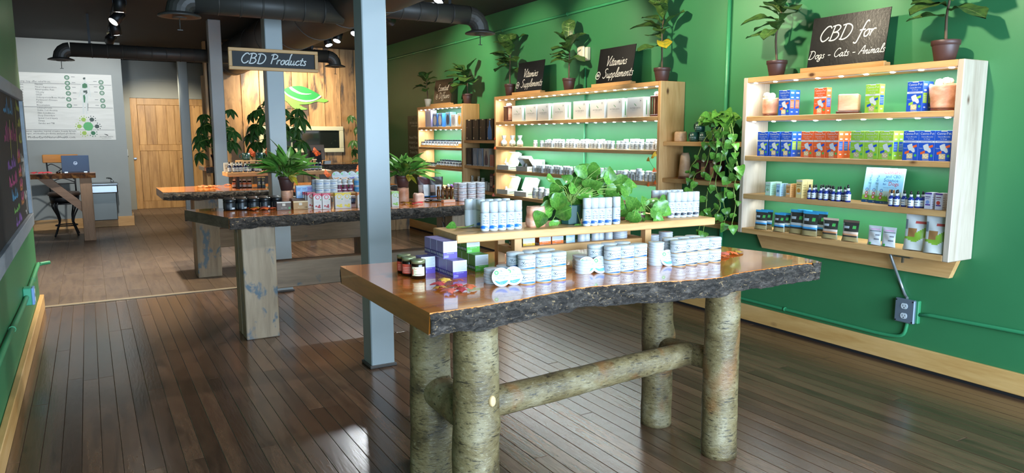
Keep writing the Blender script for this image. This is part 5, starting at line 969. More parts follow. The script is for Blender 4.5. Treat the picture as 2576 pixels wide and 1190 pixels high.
for x_, lb in ((1281, 'salt lantern in a dark wooden cage at the left end of the top shelf'), (1655, 'salt lantern in a dark wooden cage at the right end of the top shelf')):
    t = thing('salt_lantern', lb, 'lantern', (XC+.08, px(x_, 300, XC+.08).y, 1.665), FX)
    part(t, 'base', 'sl_b', bx(-.05, .05, -.05, .05, 0, .018, c=.003), pm('#5a3024', .4)); part(t, 'cap', 'sl_c', bx(-.05, .05, -.05, .05, .165, .18, c=.003), pm('#5a3024', .4)); part(t, 'salt_core', 'sl_s', lambda b: b.lathe([(.034, .018), (.036, .09), (.034, .165)], 10, smooth=False), SALT)
    for a in (-.043, -.015, .015, .043):
        for y_ in (-.043, .043): part(t, 'bar', 'sl_r', bx(-.005, .005, -.004, .004, .018, .165), pm('#5a3024', .4), (a, y_, 0))
    for k_ in range(4): part(t, 'salt_chunk', 'sl_k', lambda b: b.lathe([(.001, -.016), (.02, -.006), (.022, .01), (.01, .022), (.001, .024)], 7, smooth=False), pm('#f0e4dc', .5), (.018*math.cos(k_*1.7), .018*math.sin(k_*1.7), .196+.006*(k_ % 2)), (k_, k_*2, 0))
lbA = 'second shelf'; lbB = 'third shelf'
def pills(x0, x1, yy0, yy1, z, n_, lb, dx, k_=1.0, acc='#8f979c', jit=.008):
    A = px(x0, yy0, XC+.03).y; B = px(x1, yy1, XC+.03).y
    for i in range(n_): pillbottle((XC+.035+dx+jit*((i*5) % 3-1), A+(B-A)*i/max(1, n_-1), z), FX+R(((i*31) % 21)-10), '%s %s white pill bottle in the %s row, %s' % (ORD[i], 'larger' if k_ > 1.06 else 'small', 'rear' if dx > .05 else 'front', lb+(', conduit side' if x0 > 1475 else ', open box side')), lb, k_*(1+.02*((i*7) % 3)), acc)
pillbottle((XC+.05, px(1347, 366, XC+.05).y, 1.372), FX, 'lone white pill bottle standing apart at the start of the second shelf row', None, 1.02)
pills(1364, 1640, 368, 373, 1.372, 27, lbA, 0); pills(1368, 1500, 366, 369, 1.372, 12, lbA, .075, 1.16); pills(1560, 1640, 369, 371, 1.372, 7, lbA, .075, 1.22)
pills(1344, 1470, 428, 440, 1.095, 17, lbB, 0); pills(1346, 1470, 427, 438, 1.095, 15, lbB, .07, 1.08); pills(1478, 1520, 441, 445, 1.095, 5, lbB, .02, 1.2); pills(1545, 1600, 449, 454, 1.095, 7, lbB, 0, 1.0, '#7f878c'); pills(1612, 1650, 456, 459, 1.095, 4, lbB, 0, 1.08)
pillbottle((XC+.035, px(1606, 455, XC+.03).y, 1.095), FX, 'tallest white pill bottle in the third shelf row', None, 1.4); pills(1560, 1640, 448, 456, 1.095, 7, lbB, .075, 1.1)
for i, (x_, dx) in enumerate(((1347, 0), (1361, 0), (1375, 0), (1350, .07))): pillbottle((XC+.06+dx, px(x_, 500, XC+.06).y, .803), FX, 'large white bottle with blue badge on the bottom shelf beside the open boxes', 'large blue badge bottles', 1.55, '#4f6fb4')
# open mailer boxes
def mailer(loc, rz, lb, ang):
    t = thing('open_mailer_box', lb, 'box', loc, rz); w_, d_, h_ = .21, .155, .055
    part(t, 'tray', 'ml_t', lambda b: (b.box(-w_/2, w_/2, 0, d_, 0, .003), b.box(-w_/2, w_/2, 0, .004, 0, h_, 2), b.box(-w_/2, w_/2, d_-.004, d_, 0, h_, 1), b.box(-w_/2, -w_/2+.004, 0, d_, 0, h_, 1), b.box(w_/2-.004, w_/2, 0, d_, 0, h_, 1), side(b, w_/2+.0005, .03, d_-.03, .024, .030, 3)), [pm('#d8c298', .6), WHITE2, pm('#c3c0b2', .5), pm('#5a8a64', .5)])
    ld_ = part(t, 'lid', 'ml_l', lambda b: (b.box(-w_/2, w_/2, 0, .003, 0, .15, 1), b.box(-w_/2+.004, w_/2-.004, -.001, 0, .004, .147, 0), b.box(-w_/2, -w_/2+.003, -.05, 0, .0, .15, 1), b.box(w_/2-.003, w_/2, -.05, 0, 0, .15, 1), b.box(-w_/2, w_/2, -.05, 0, .147, .15, 1)), [pm('#d8c298', .6), WHITE2], (0, d_-.002, h_), (R(-ang), 0, 0))
    part(t, 'tissue', 'ml_i', lambda b: b.lathe([(.02, .02), (.05, .03), (.06, .045), (.03, .055), (.001, .06)], 9, smooth=False), WHITE, (0, .1, 0)); part(t, 'sample_bottle', 'ml_p', lambda b: b.lathe([(.016, .03), (.016, .065), (.012, .07), (.012, .085), (.001, .086)], 12), pm('#e8e6e0', .4), (-.03, .09, 0)); return t
mailer((XC+.012, px(1266, 424, XC+.02).y, 1.095), R(-82), 'open white mailer box at the left end of the third shelf', 24); mailer((XC+.02, px(1312, 427, XC+.02).y, 1.095), R(-84), 'open white mailer box with raised lid beside the third shelf pill bottles', -38)
mailer((XC+.012, px(1264, 484, XC+.02).y, .803), R(-82), 'open white mailer box at the left end of the bottom shelf', 24); mailer((XC+.016, px(1309, 488, XC+.02).y, .803), R(-80), 'open white mailer box beside the large bottles on the bottom shelf', 26)
carton('gift_box', 'gift', .225, .075, .178, [WHITE2], gift, (XC+.18, px(1352, 415, XC+.18).y, 1.095), FX, 'white gift box standing behind the raised mailer lid', 'gift box').scale = (.7, .7, .75)
for i, x_ in enumerate((1268, 1289, 1308)):
    t = thing('potpourri_bag', 'clear bag of dried herbs tied with white ribbon on the second shelf', 'bag', (XC+.05, px(x_, 363, XC+.05).y, 1.372), R(i*70), 'clear herb bags')
    part(t, 'dried_herbs', 'pot_h', lambda b: b.lathe([(.02, 0), (.036, .008), (.04, .03), (.03, .045), (.001, .05)], 10, smooth=False), rocky('dried_herbs', [(.35, '#6a5a3c'), (.5, '#a89a78'), (.65, '#cfc8b0')], 40, .5, .8, .01)); part(t, 'cellophane', 'pot_c', lambda b: b.lathe([(.038, .02), (.040, .045), (.030, .068), (.012, .084), (.012, .09), (.022, .102), (.03, .132), (.004, .112)], 7, smooth=False), pm('#d8dde0', .15)); part(t, 'ribbon', 'pot_r', lambda b: b.tube(ringp(.012, .088), .005, 6), pm('#cfe4ee', .4))
# ================================================================ far cabinet
X1_ = 4.30
for i, (a, c, zt_, col, acc, lb) in enumerate(((188, 285, 120, '#b9b4dc', '#d8d4e8', 'tall lilac diffuser box at the end of the far cabinet top shelf'), (308, 385, 170, '#3f6fc0', '#b8bcc4', 'blue diffuser box showing a grey oval, first of two'), (395, 470, 165, '#3f7fd0', '#c0c4ca', 'blue diffuser box showing a grey oval, second of two'), (525, 600, 150, '#5f9fd8', '#2a3a5a', 'light blue diffuser box with dark bottle picture'), (615, 690, 188, '#dde2ea', '#9a9aa8', 'white diffuser box with grey vase picture'), (720, 790, 165, '#c8d4dc', '#e0a838', 'pale diffuser box with amber picture'))):
    A = px(1040+a/6.61, 316, X1_).y; B = px(1040+c/6.61, 316, X1_).y; h_ = px(1040+a/6.61, 260+zt_/6.61, X1_).z-1.625; w_ = A-B
    def df_(b, w, d, h): b.disc(0, h*.48, w*.34, -.0005, 1, 16, h*.36); b.rect(-w*.4, w*.4, h*.9, h*.95, -.0005, 2); b.rect(-w*.5, w*.5, 0, h*.06, -.0005, 2)
    carton('diffuser_box', 'dfb%d' % i, w_*.96, .09, h_, [pm(col, .4), pm(acc, .4), WHITE2], df_, (X1_+.01, (A+B)/2, 1.625), FX, lb, 'carton')
def oilrow(A, B, n_, X, z, lb, cap='#1d2430'):
    for i in range(n_):
        Y = A+(B-A)*i/(n_-1); single('oil_bottle', 'oil'+cap, lambda b: (b.lathe([(.0105, 0), (.0112, .002), (.0112, .03), (.008, .036), (.007, .038)], 10, 1), b.lathe([(.0082, .037), (.0082, .052), (.007, .054), (.001, .0545)], 10, 0), b.patch(.0116, -120, 120, .005, .028, 2, 8)), [pm(cap, .35), pm('#3a4a5c', .2), pm('#dfe3e4', .5)], ORD[i]+' '+lb, 'bottle', (X+.003*((i*3) % 2), Y, z), FX+R((i*37) % 30-15), lb)
def tray(A, B, X, z, lb, n_=4):
    t = thing('display_tray', lb, 'tray', (X, (A+B)/2, z), FX); L = abs(A-B)
    part(t, 'step', None, bx(-L/2, L/2, .03, .17, 0, .05), pm('#cf9a54', .5))
    for i in range(n_): part(t, 'tray_front', None, bx(-L/2+L*i/n_+.002, -L/2+L*(i+1)/n_-.002, -.012, .03, 0, .022, c=.002), pm('#d49c4e', .5))
for z, yy, a0, a1, q0, q1, nn in ((1.342, 372, 1058, 1146, 1070, 1158, 24), (1.063, 422, 1096, 1160, 1108, 1160, 18)):
    A, B = px(a0, yy, X1_).y, px(a1, yy, X1_).y; tray(A+.01, max(B-.01, 8.73), X1_+.02, z, 'honey wood step tray for oil bottles, %s shelf of the far cabinet' % ('upper' if z > 1.2 else 'lower'))
    s_ = 'second' if z > 1.2 else 'third'
    oilrow(A, max(B, 8.735), nn, X1_+.027, z+.022, 'tiny dark capped oil bottle in the front row of the %s shelf tray' % s_); oilrow(A-.02, max(B-.05, 8.735), nn, X1_+.07, z+.05, 'tiny dark capped oil bottle in the raised row of the %s shelf tray' % s_); oilrow(A-.06, max(B-.05, 8.735), nn-2, X1_+.10, z+.05, 'tiny dark capped oil bottle in the third row of the %s shelf tray' % s_); oilrow(A-.04, max(B-.05, 8.735), nn-4, X1_+.13, z+.05, 'tiny dark capped oil bottle in the hindmost row of the %s shelf tray' % s_)
A, B = px(1062, 408, X1_).y, px(1092, 408, X1_).y; oilrow(A, B, 9, X1_+.03, 1.063, 'front clear vial with black cap beside the lower oil tray', '#101012'); oilrow(A, B, 9, X1_+.06, 1.063, 'rear clear vial with black cap beside the lower oil tray', '#101012')
for i in range(9): single('trinket', 'trk%d' % (i % 3), lambda b: b.lathe([(.012, 0), (.02, .01), (.022, .035), (.012, .05), (.001, .055)], 10), pm(('#7a3fa8', '#2a3f9a', '#e6e6f0')[i % 3], .35), ('violet', 'deep blue', 'white')[i % 3]+' little pouch-like trinket behind the white tubs', 'trinket', (4.33+.02*(i % 2), 8.80+i*.055, .78), 0, ('violet', 'deep blue', 'white')[i % 3]+' trinkets')
# ================================================================ short shelves between cabinets
zs1, zs2, zs3 = zs; Xs = 4.315
for i, (a, c) in enumerate(((875, 975), (985, 1085), (1100, 1200), (1215, 1325))):
    A, B = px(1040+a/6.61, 350, Xs).y, px(1040+c/6.61, 350, Xs).y
    def dk(b, w, d, h, i=i):
        q = catmull([(-.10, .92), (-.11, .72), (-.30, .50), (-.33, .15), (-.28, .05), (.28, .05), (.33, .15), (.30, .50), (.11, .72), (.10, .92)], 3); b.poly([(x_*w, z_*h) for x_, z_ in q], -.0006, 1); b.stroke([(x_*w, z_*h) for x_, z_ in q], .003, -.001, 2); b.rect(-.1*w, .2*w, h*.95, h, -.0006, 3); b.disc(-.33*w, .1*h, .08*w, -.0008, 3, 10); b.rect(-.46*w, -.2*w, .6*h, .64*h, -.0006, 2)
    carton('bottle_box', 'dkb%d' % (i == 3), (A-B)*.95, .08, .265, [pm('#1d1a1c', .35), pm('#3f7fc4', .3) if i == 3 else pm('#2e2426', .3), pm('#7a6a6a', .4), pm('#d8c8a0', .4)], dk, (Xs, (A+B)/2, zs1), FX, ('black box with a bright blue bottle shape' if i == 3 else 'black box with a dark bottle silhouette on the short shelf'), 'carton', None if i == 3 else 'black bottle silhouette boxes')
for i, (a, c, col, ac, lb) in enumerate(((880, 970, '#2b2422', '#4a4240', 'dark diffuser box with a tall grey vase shape'), (985, 1065, '#7d8a98', '#a9b2bc', 'grey blue diffuser box, first of a pair'), (1072, 1150, '#8492a2', '#aab4be', 'grey blue diffuser box, second of a pair'), (1165, 1255, '#b9b2a4', '#6a5a64', 'beige diffuser box with purple striped vase'), (1268, 1335, '#cf9080', '#c8806c', 'slim pink carton at the end of the short shelf'))):
    A, B = px(1040+a/6.61, 415, Xs).y, px(1040+c/6.61, 415, Xs).y
    def vs_(b, w, d, h): q = catmull([(-.08, .85), (-.1, .7), (-.32, .42), (-.24, .1), (.24, .1), (.32, .42), (.1, .7), (.08, .85)], 3); b.poly([(x_*w, z_*h) for x_, z_ in q], -.0006, 1); b.rect(-w*.5, w*.5, 0, h*.05, -.0006, 2)
    carton('vase_box', 'vsb%d' % i, (A-B)*.95, .08, .15 if i == 4 else .225, [pm(col, .35), pm(ac, .35), WHITE2], vs_, (Xs, (A+B)/2, zs2), FX, lb, 'carton')
CLEAR = pm('#b9b4a0', .15)
for i, x_ in enumerate((1176, 1189, 1204)): 
    t = thing('spray_bottle', 'clear plastic trigger spray bottle on the low short shelf', 'bottle', (4.40, px(x_, 478, 4.40).y, zs3), R(i*40), 'clear spray bottles'); part(t, 'body', 'spb', lambda b: b.lathe([(.03, 0), (.034, .01), (.034, .09), (.014, .12), (.012, .135)], 14), CLEAR); part(t, 'trigger', 'spt', lambda b: (b.lathe([(.014, .133), (.014, .15), (.01, .152)], 12), b.box(-.03, .02, -.01, .01, .15, .175, c=.004), b.box(-.028, -.022, -.006, .006, .115, .152)), pm('#cfcabc', .35))
for i, (x_, k_) in enumerate(((1215, 1.5), (1224, 1.1), (1231, 1.0))): single('clear_bottle', 'clb', lambda b: b.lathe([(.022, 0), (.024, .004), (.024, .07), (.014, .085), (.014, .09), (.0155, .09), (.0155, .105), (.001, .106)], 14), pm('#cfd0c4', .2), 'clear capped plastic bottle on the low short shelf', 'bottle', (4.40, px(x_, 478, 4.4).y, zs3), 0, 'clear capped bottles', scale=k_)
smallcarton('tallpur', ('#a58a80', '#5a2a4a', '#c8b4a4', '#6a4a5a'), .07, .06, .22, (4.36, px(1236, 480, 4.36).y, zs3), 'tall mauve carton at the end of the low short shelf', None, 'tall_carton')
# shelf with mugs and salt between the two large cabinets
saltlump('scube', (4.40, px(1712, 351, 4.40).y, 1.448), 'small squared tan salt candle holder on the mug shelf', .045, .045, .085, 6, name='salt_candle_holder', cat='candle holder', col=SALT3)
saltlump('stall', (4.41, px(1722, 446, 4.41).y, 1.135), 'tall tan salt crystal lamp on a small base behind trailing vines', .055, .05, .20, 12, top=.72, base=True, col=SALT3)
MUGG = pm('#1f4a3e', .3)
def mug(loc, rz, lb, grp=None, k_=1.0):
    t = thing('mug', lb, 'mug', loc, rz, grp); part(t, 'cup', 'mug_c', lambda b: b.lathe([(.036, 0), (.040, .004), (.041, .08), (.0385, .08), (.037, .008), (.001, .007)], 24), MUGG, scale=k_); part(t, 'handle', 'mug_h', lambda b: b.tube(catmull([(-.038, 0, .066), (-.06, 0, .066), (-.068, 0, .045), (-.06, 0, .022), (-.038, 0, .016)], 4), .0055, 8), MUGG, scale=k_)
    part(t, 'print', 'mug_p', lambda b: (b.textcyl('MOTHER EARTH', .011, 0, .032, .0414, 0), b.textcyl('NATURAL HEALTH', .007, 0, .020, .0414, 0), b.patch(.0414, -8, 8, .047, .062, 0, 3)), pm('#d8e4de', .5), scale=k_); return t
Ym = px(1747, 351, 4.38).y
mug((4.38, Ym, 1.448), FX, 'dark green mug on the pine shelf, bottom of a little pyramid'); mug((4.39, Ym-.10, 1.448), FX, 'dark green mug mostly hidden by the trailing pothos'); mug((4.385, Ym-.055, 1.529), FX, 'dark green mug stacked on top of two others')
t = thing('salt_lamp_box', 'dark red wooden frame box behind the trailing vines', 'box', (4.40, px(1775, 448, 4.40).y, 1.135), FX); part(t, 'frame', None, lambda b: (b.box(-.11, .11, 0, .1, 0, .02), b.box(-.11, .11, 0, .1, .14, .16), b.box(-.11, -.09, 0, .1, .02, .14), b.box(.09, .11, 0, .1, .02, .14), b.box(-.01, .01, 0, .1, .02, .14)), pm('#3f1f1c', .4)); part(t, 'salt_bricks', None, bx(-.088, .088, .03, .09, .02, .138), SALT3)
# ================================================================ plank-leg table (middle): goods
Z2 = .931
def t2(x_, y_): v = pz(x_, y_, Z2); return v
lb = 'black glass cream jar with black lid in the block on the middle table'
v0 = t2(582, 530); v1_ = t2(694, 519)
for r_ in range(3):
    for i in range(6):
        x_ = v0.x+(i-.0)*.088+r_*.02-.02*(r_ > 0); y_ = v0.y+.03+r_*.088+.012*(i % 2)
        if x_ > 1.32: continue
        t = thing('black_jar', '%s black glass cream jar of the %s row from the table end' % (ORD[i], ('front', 'middle', 'rear')[r_]), 'jar', (x_, y_, Z2), R(-18+(i*23) % 14), 'black jars on the middle table')
        part(t, 'glass', 'bj_g', lambda b: b.lathe([(.036, 0), (.040, .004), (.040, .062), (.037, .066)], 22), pm('#15171a', .1)); part(t, 'lid', 'bj_l', lambda b: b.lathe([(.0405, .064), (.041, .066), (.041, .083), (.039, .086), (.001, .086)], 22), pm('#1b1d1e', .35)); part(t, 'paper_label', 'bj_t', lambda b: (b.patch(.0404, -80, 80, .008, .058, 0, 14), [b.patch(.0407, -35, 15, .022+k_*.007, .024+k_*.007, 1, 5) for k_ in range(4)], b.patch(.0407, 22, 55, .010, .024, 2, 4), b.patch(.0407, -78, -62, .010, .050, 3, 3)), [pm('#1d2428', .4), pm('#6f787c', .5), pm('#cfd4d6', .5), pm('#c9c4b0', .5)])
def box2(key, cols, w_, d_, h_, x_, y_, lb, fn, name='tea_carton', rz=R(-2), dy=0, cat='carton', grp=None, z=Z2):
    v = pz(x_, y_, z); return carton(name, key, w_, d_, h_, [pm(c, .45) for c in cols], fn, (v.x, v.y+dy, z), rz, lb, cat, grp)
def soap(b, w, d, h): b.rect(-w*.5, w*.5, h*.86, h, -.0005, 1); b.rect(-w*.12, w*.1, h*.5, h*.8, -.0005, 2); b.text('NATURAL', h*.16, 0, h*.22, -.0005, 1); b.disc(w*.38, h*.25, h*.13, -.0006, 3, 12)
box2('soapA', ('#5f5044', '#d8d4c8', '#c8c0b0', '#4f9a5c'), .106, .04, .066, 715, 529, 'small brown soap carton with green dot', soap, 'soap_box'); box2('soapB', ('#b08a54', '#dccba0', '#efe6cf', '#8a6a34'), .112, .04, .066, 757, 527, 'small kraft soap carton with white emblem', soap, 'soap_box')
def tea(fruit):
    def g(b, w, d, h):
        e = -.0005; b.disc(0, h*.76, w*.27, e*2, 2, 16); b.disc(0, h*.76, w*.19, e*3, 1, 14); b.poly([(-w/2, h), (w/2, h), (w/2, h*.8), (w*.2, h*.92), (-w*.2, h*.92), (-w/2, h*.8)], e, 2); b.rect(-w*.3, w*.3, h*.47, h*.485, e, 3); b.rect(-w*.25, w*.25, h*.42, h*.43, e, 3); b.disc(w*.36, h*.6, w*.08, e, 5, 10)
        for q in ((-.2, .2), (.05, .15), (.2, .24), (.22, .13)): b.disc(q[0]*w, q[1]*h, w*(.11 if fruit == 'berry' else .17), e*(2+q[0]), 4, 12, w*.11)
        side(b, -w/2-.0005, 0, d, h*.78, h, 2)
    return g
for x_, yy in ((800, 527), (822, 526)): box2('teaR', ('#f0f0ee', '#f4f4f2', '#cf3f5c', '#b9b9b9', '#a8323c', '#5a9a4c'), .064, .035, .125, x_, yy, 'white fruit tea carton with red berries', tea('berry'), grp='red berry cartons')
for k_ in range(3): box2('teaR', ('#f0f0ee',), .064, .035, .125, 789-k_*2, 525, 'white fruit tea carton stacked behind the red berry fronts', tea('berry'), dy=.05+.045*k_, grp='rear berry cartons')
for x_, yy in ((854, 525), (874, 524)): box2('teaY', ('#f2f2ec', '#f6f6f0', '#e6c930', '#b9b9b9', '#e2d24a', '#4f9a4c'), .064, .05, .125, x_, yy, 'white fruit tea carton with yellow lemons', tea('lemon'), grp='lemon cartons')
for x_, yy in ((910, 523), (930, 522)): box2('teaO', ('#f2f0ea', '#f6f4ee', '#d8803c', '#b9b9b9', '#e0b050', '#4f9a4c'), .064, .05, .125, x_, yy, 'white fruit tea carton with orange melon, partly behind the front post', tea('melon'), grp='melon cartons')
box2('teaG', ('#eef4ea', '#f2f6ee', '#a8cf6a', '#b9b9b9', '#8fc45a', '#4f9a4c'), .06, .05, .125, 995, 520, 'white fruit tea carton with green fruit right of the front post', tea('lime'))
# salt pedestals carrying the peace lilies
def pedestal(x_, y_, h_, r_, lb): v = pz(x_, y_, Z2); return saltlump('ped%d' % x_, (v.x, v.y+r_, Z2), lb, r_, r_, h_, x_ % 7, name='salt_pedestal', cat='salt pedestal'), Vector((v.x, v.y+r_, Z2+h_))
_, PD1 = pedestal(727, 522, .135, .048, 'pink salt cylinder carrying a potted peace lily behind the soap cartons'); _, PD2 = pedestal(1020, 509, .125, .05, 'pink salt cylinder carrying a potted peace lily right of the front post')
v = pz(1058, 508, Z2); saltlump('sheart', (v.x, v.y+.04, Z2), 'small rounded pale salt candle holder beside the dark pouches', .044, .04, .075, 15, name='salt_candle_holder', cat='candle holder', col=SALT2)
# stepped riser with jars and tins
YS = 5.78
A = py(795, 484, YS); B_x = 2.45
sr = thing('step_riser', 'two-step pine riser in the middle of the middle table', 'riser', (1.5, YS, Z2)); h1 = py(850, 485, YS).z-Z2; h2 = py(880, 452, YS+.16).z-Z2
xa = A.x-1.5
part(sr, 'lower_step', None, bx(xa, xa+.66, 0, .14, h1-.025, h1, c=.003), PINEX); part(sr, 'upper_step', None, bx(xa+.13, xa+.66, .13, .26, h2-.03, h2, c=.003), PINEX)
for a in (xa+.03, xa+.62): part(sr, 'support', None, lambda b: b.box(a-.015, a+.015, .02, .12, 0, h1-.025), PINEZ); part(sr, 'support', None, lambda b: b.box(a-.015+(.12 if a < xa+.4 else 0), a+.015+(.12 if a < xa+.4 else 0), .15, .25, 0, h2-.03), PINEZ)
Z21, Z22 = Z2+h1, Z2+h2
for i, (x_, c_, lb) in enumerate(((846, '#d8a070', 'tan'), (866, '#e4b48c', 'peach'), (885, '#6a62b0', 'violet'), (905, '#4f86c0', 'blue'), (922, '#5a92c8', 'sky blue'))):
    v = py(x_, 442, YS+.15); round_tin((v.x, YS+.145, Z22+.001), (R(-12), 0, R(-10)), c_, 'round white tin with %s wave propped on the upper step' % lb, None, .036)
def salve(key, c_, loc, lb, grp, k_=1.0, rz=0): 
    t = thing('salve_jar', lb, 'jar', loc, rz, grp); part(t, 'body', 'sv_b'+c_, lambda b: b.lathe([(.031, 0), (.034, .003), (.034, .036), (.032, .038)], 20), pm(c_, .35), scale=k_); part(t, 'lid', 'sv_l', lambda b: b.lathe([(.0348, .037), (.0348, .051), (.033, .053), (.001, .053)], 20), WHITE, scale=k_)
    part(t, 'paper_label', 'sv_t'+key, lambda b: (b.patch(.0344, -140, 140, .006, .033, 0, 18), b.patch(.0347, -60, 40, .022, .026, 1, 6), b.patch(.0347, -60, 0, .014, .016, 2, 6)), [WHITE if key == 'w' else pm(c_, .4), BLUE, GREYTXT], scale=k_); return t
for i, x_ in enumerate((806, 823, 840)):
    for k_ in range(2):
        v = py(x_, 484, YS+.03); salve('w', '#e6eaee', (v.x, YS+.045, Z21+k_*.0535), '%s front white salve jar with blue print, %s stack from the peace lily' % (('lower', 'upper')[k_], ORD[i]), 'white salve jars on the step', 1.0, R(-20))
        if i < 2: salve('w', '#e6eaee', (v.x-.01, YS+.115, Z21+k_*.0535), '%s rear white salve jar with blue print, %s stack from the peace lily' % (('lower', 'upper')[k_], ORD[i]), 'white salve jars on the step', 1.0)
for x_ in (856, 870, 884):
    v = py(x_, 483, YS+.02); t = thing('supplement_bottle', 'white capped bottle with maroon label on the lower step', 'bottle', (v.x, YS+.05, Z21), R(-20), 'maroon label bottles'); part(t, 'body', 'mb_b', lambda b: b.lathe([(.024, 0), (.026, .003), (.026, .066), (.018, .078), (.018, .082)], 18), pm('#e8e6e4', .35)); part(t, 'cap', 'mb_c', lambda b: b.lathe([(.0205, .08), (.0205, .097), (.019, .099), (.001, .099)], 18), WHITE); part(t, 'paper_label', 'mb_l', lambda b: (b.patch(.0264, -150, 150, .006, .062, 0, 18), b.patch(.0268, -40, 40, .018, .028, 1, 6), b.patch(.0268, -50, -20, .045, .056, 2, 4)), [pm('#6a2a44', .4), pm('#e8d8dc', .5), GREENP])
for k_ in range(2): v = py(905, 482, YS+.02); salve('b', '#5fa8d8', (v.x, YS+.055, Z21+k_*.0535), 'sky blue salve jar stacked two high beside the maroon bottles', 'sky blue salve jars', 1.05)
v = py(925, 480, YS); salve('n', '#3a4a5c', (v.x, YS+.055, Z21), 'slate salve jar just behind the front post', None, 1.1)
for i, (x_, c_) in enumerate(((752, '#8fb4dc'), (766, '#8fb4dc'), (780, '#9a8cc4'))): v = py(x_, 470, YS+.12); smallcarton('bar%s' % c_, (c_, '#e6eaf2', '#dfe6f2', '#5a6a94'), .045, .03, .1, (v.x, YS+.12, Z2+.075), ('pale blue' if i < 2 else 'lilac')+' tall soap carton on the little plinth beside the peace lily', 'pale blue tall cartons' if i < 2 else None, 'tall_soap_carton', 0)
v = py(766, 478, YS+.1); single('plinth', None, bx(-.11, .11, -.04, .06, 0, .0745, c=.003), wood('dark_plinth', '#6a4a38', '#4a3226', 'x', .4), 'low dark plinth under the tall soap cartons', 'plinth', (v.x, YS+.11, Z2))
for x_ in (749, 765, 779): v = pz(x_, 512, Z2); salve('s', '#a9b0c4', (v.x, v.y+.08, Z2), 'grey lavender salve jar behind the kraft soap carton', 'grey lavender salve jars', 1.05)
for x_ in (834, 893): v = pz(x_, 512, Z2); salve('n', '#3a4a5c', (v.x, v.y+.1, Z2), 'slate salve jar standing between the tea cartons', 'slate salve jars', 1.1)
# pouches, small packs and tubs right of the post
def dpc(u, v): return 1 if .35 < u < .85 and .05 < v < .62 else 2 if (u < .3 and .25 < v < .6) else 3 if v < .06 else 0
for x_, lb, c_, m1 in ((1072, 'maroon brown stand-up pouch with white label', '#43262a', '#d8dde0'), (1102, 'charcoal stand-up pouch with white and blue label', '#332e2e', '#cfdcea')): v = pz(x_, 496, Z2); pouch('dp'+c_, .135, .19, .05, [pm(c_, .3), pm(m1, .4), pm('#8a7a72', .4), pm('#3f6fb0', .4)], dpc, (v.x, v.y+.02, Z2), R(-4), lb, 'pouch', None, R(6))
for i in range(3):
    for k_ in range(3):
        for d_ in range(2):
            v = pz(1169+i*23, 507-i*1.5, Z2); t = thing('white_tub', '%s white lidded tub, %s %s stack from the small packets' % (('lowest', 'middle', 'topmost')[k_], ORD[i], ('front', 'rear')[d_]), 'tub', (v.x-.005*d_, v.y+.045+.082*d_, Z2+k_*.053), R(-20+i*6), 'white lidded tubs'); part(t, 'body', 'wt_b', lambda b: b.lathe([(.036, 0), (.0385, .003), (.0385, .035), (.037, .036)], 22), pm('#e6eaee', .35)); part(t, 'lid', 'wt_l', lambda b: b.lathe([(.0395, .0355), (.0395, .051), (.038, .0525), (.001, .0525)], 22), pm('#eef2f6', .3)); part(t, 'paper_label', 'wt_t', lambda b: (b.patch(.0389, -150, 150, .004, .034, 0, 18), b.patch(.0392, -150, 150, .004, .008, 1, 30), b.patch(.0392, -35, 5, .022, .026, 2, 5), b.patch(.0392, 20, 50, .010, .03, 3, 4)), [pm('#dde3ea', .45), pm('#a87f78', .5), pm('#5a6270', .5), pm('#b9bec6', .5)])
v = pz(1148, 502, Z2)
for i in range(4): single('amber_vial', 'amv', lambda b: b.lathe([(.015, 0), (.016, .003), (.016, .08), (.009, .095), (.009, .1), (.011, .1), (.011, .118), (.001, .119)], 14, 0), pm(('#5a3a1c', '#cfcac0', '#4a3020', '#d8d2c8')[i], .25), ('amber', 'cream', 'dark brown', 'ivory')[i]+' slim bottle behind the small black packs', 'bottle', (v.x-.13+i*.042, v.y+.10, Z2), 0)
rr = random.Random(5)
for i in range(9):
    v = pz(1078+i*7.5, 508-1.0*(i % 3), Z2); single('small_packet', 'spk%d' % (i % 3), lambda b: (b.box(-.028, .028, -.014, .014, 0, .008, 0, .001), b.rect(0, 0, 0, 0, 0, 0), b.add([(-.02, -.010, .0085), (.012, -.010, .0085), (.012, .010, .0085), (-.02, .010, .0085)], [(0, 1, 2, 3)], 1)), [pm('#1f2320', .3), pm(('#d8dcd8', '#8fb49c', '#c8b878')[i % 3], .4)], 'small black packet with %s patch in the loose pile' % ('white', 'sage', 'yellow')[i % 3], 'packet', (v.x, v.y+.03+.02*(i % 2), Z2+.0085*(i % 2)), rr.random()*3, 'small packets with %s patch' % ('white', 'sage', 'yellow')[i % 3])
v = pz(1131, 510, Z2); single('peach_box', None, lambda b: (b.box(-.055, .055, 0, .05, 0, .024, 0, .001), b.rect(-.05, .05, .006, .018, -.0005, 1)), [pm('#e0a888', .45), pm('#f0d0bc', .5)], 'low peach coloured box beside the small packets', 'box', (v.x, v.y, Z2))
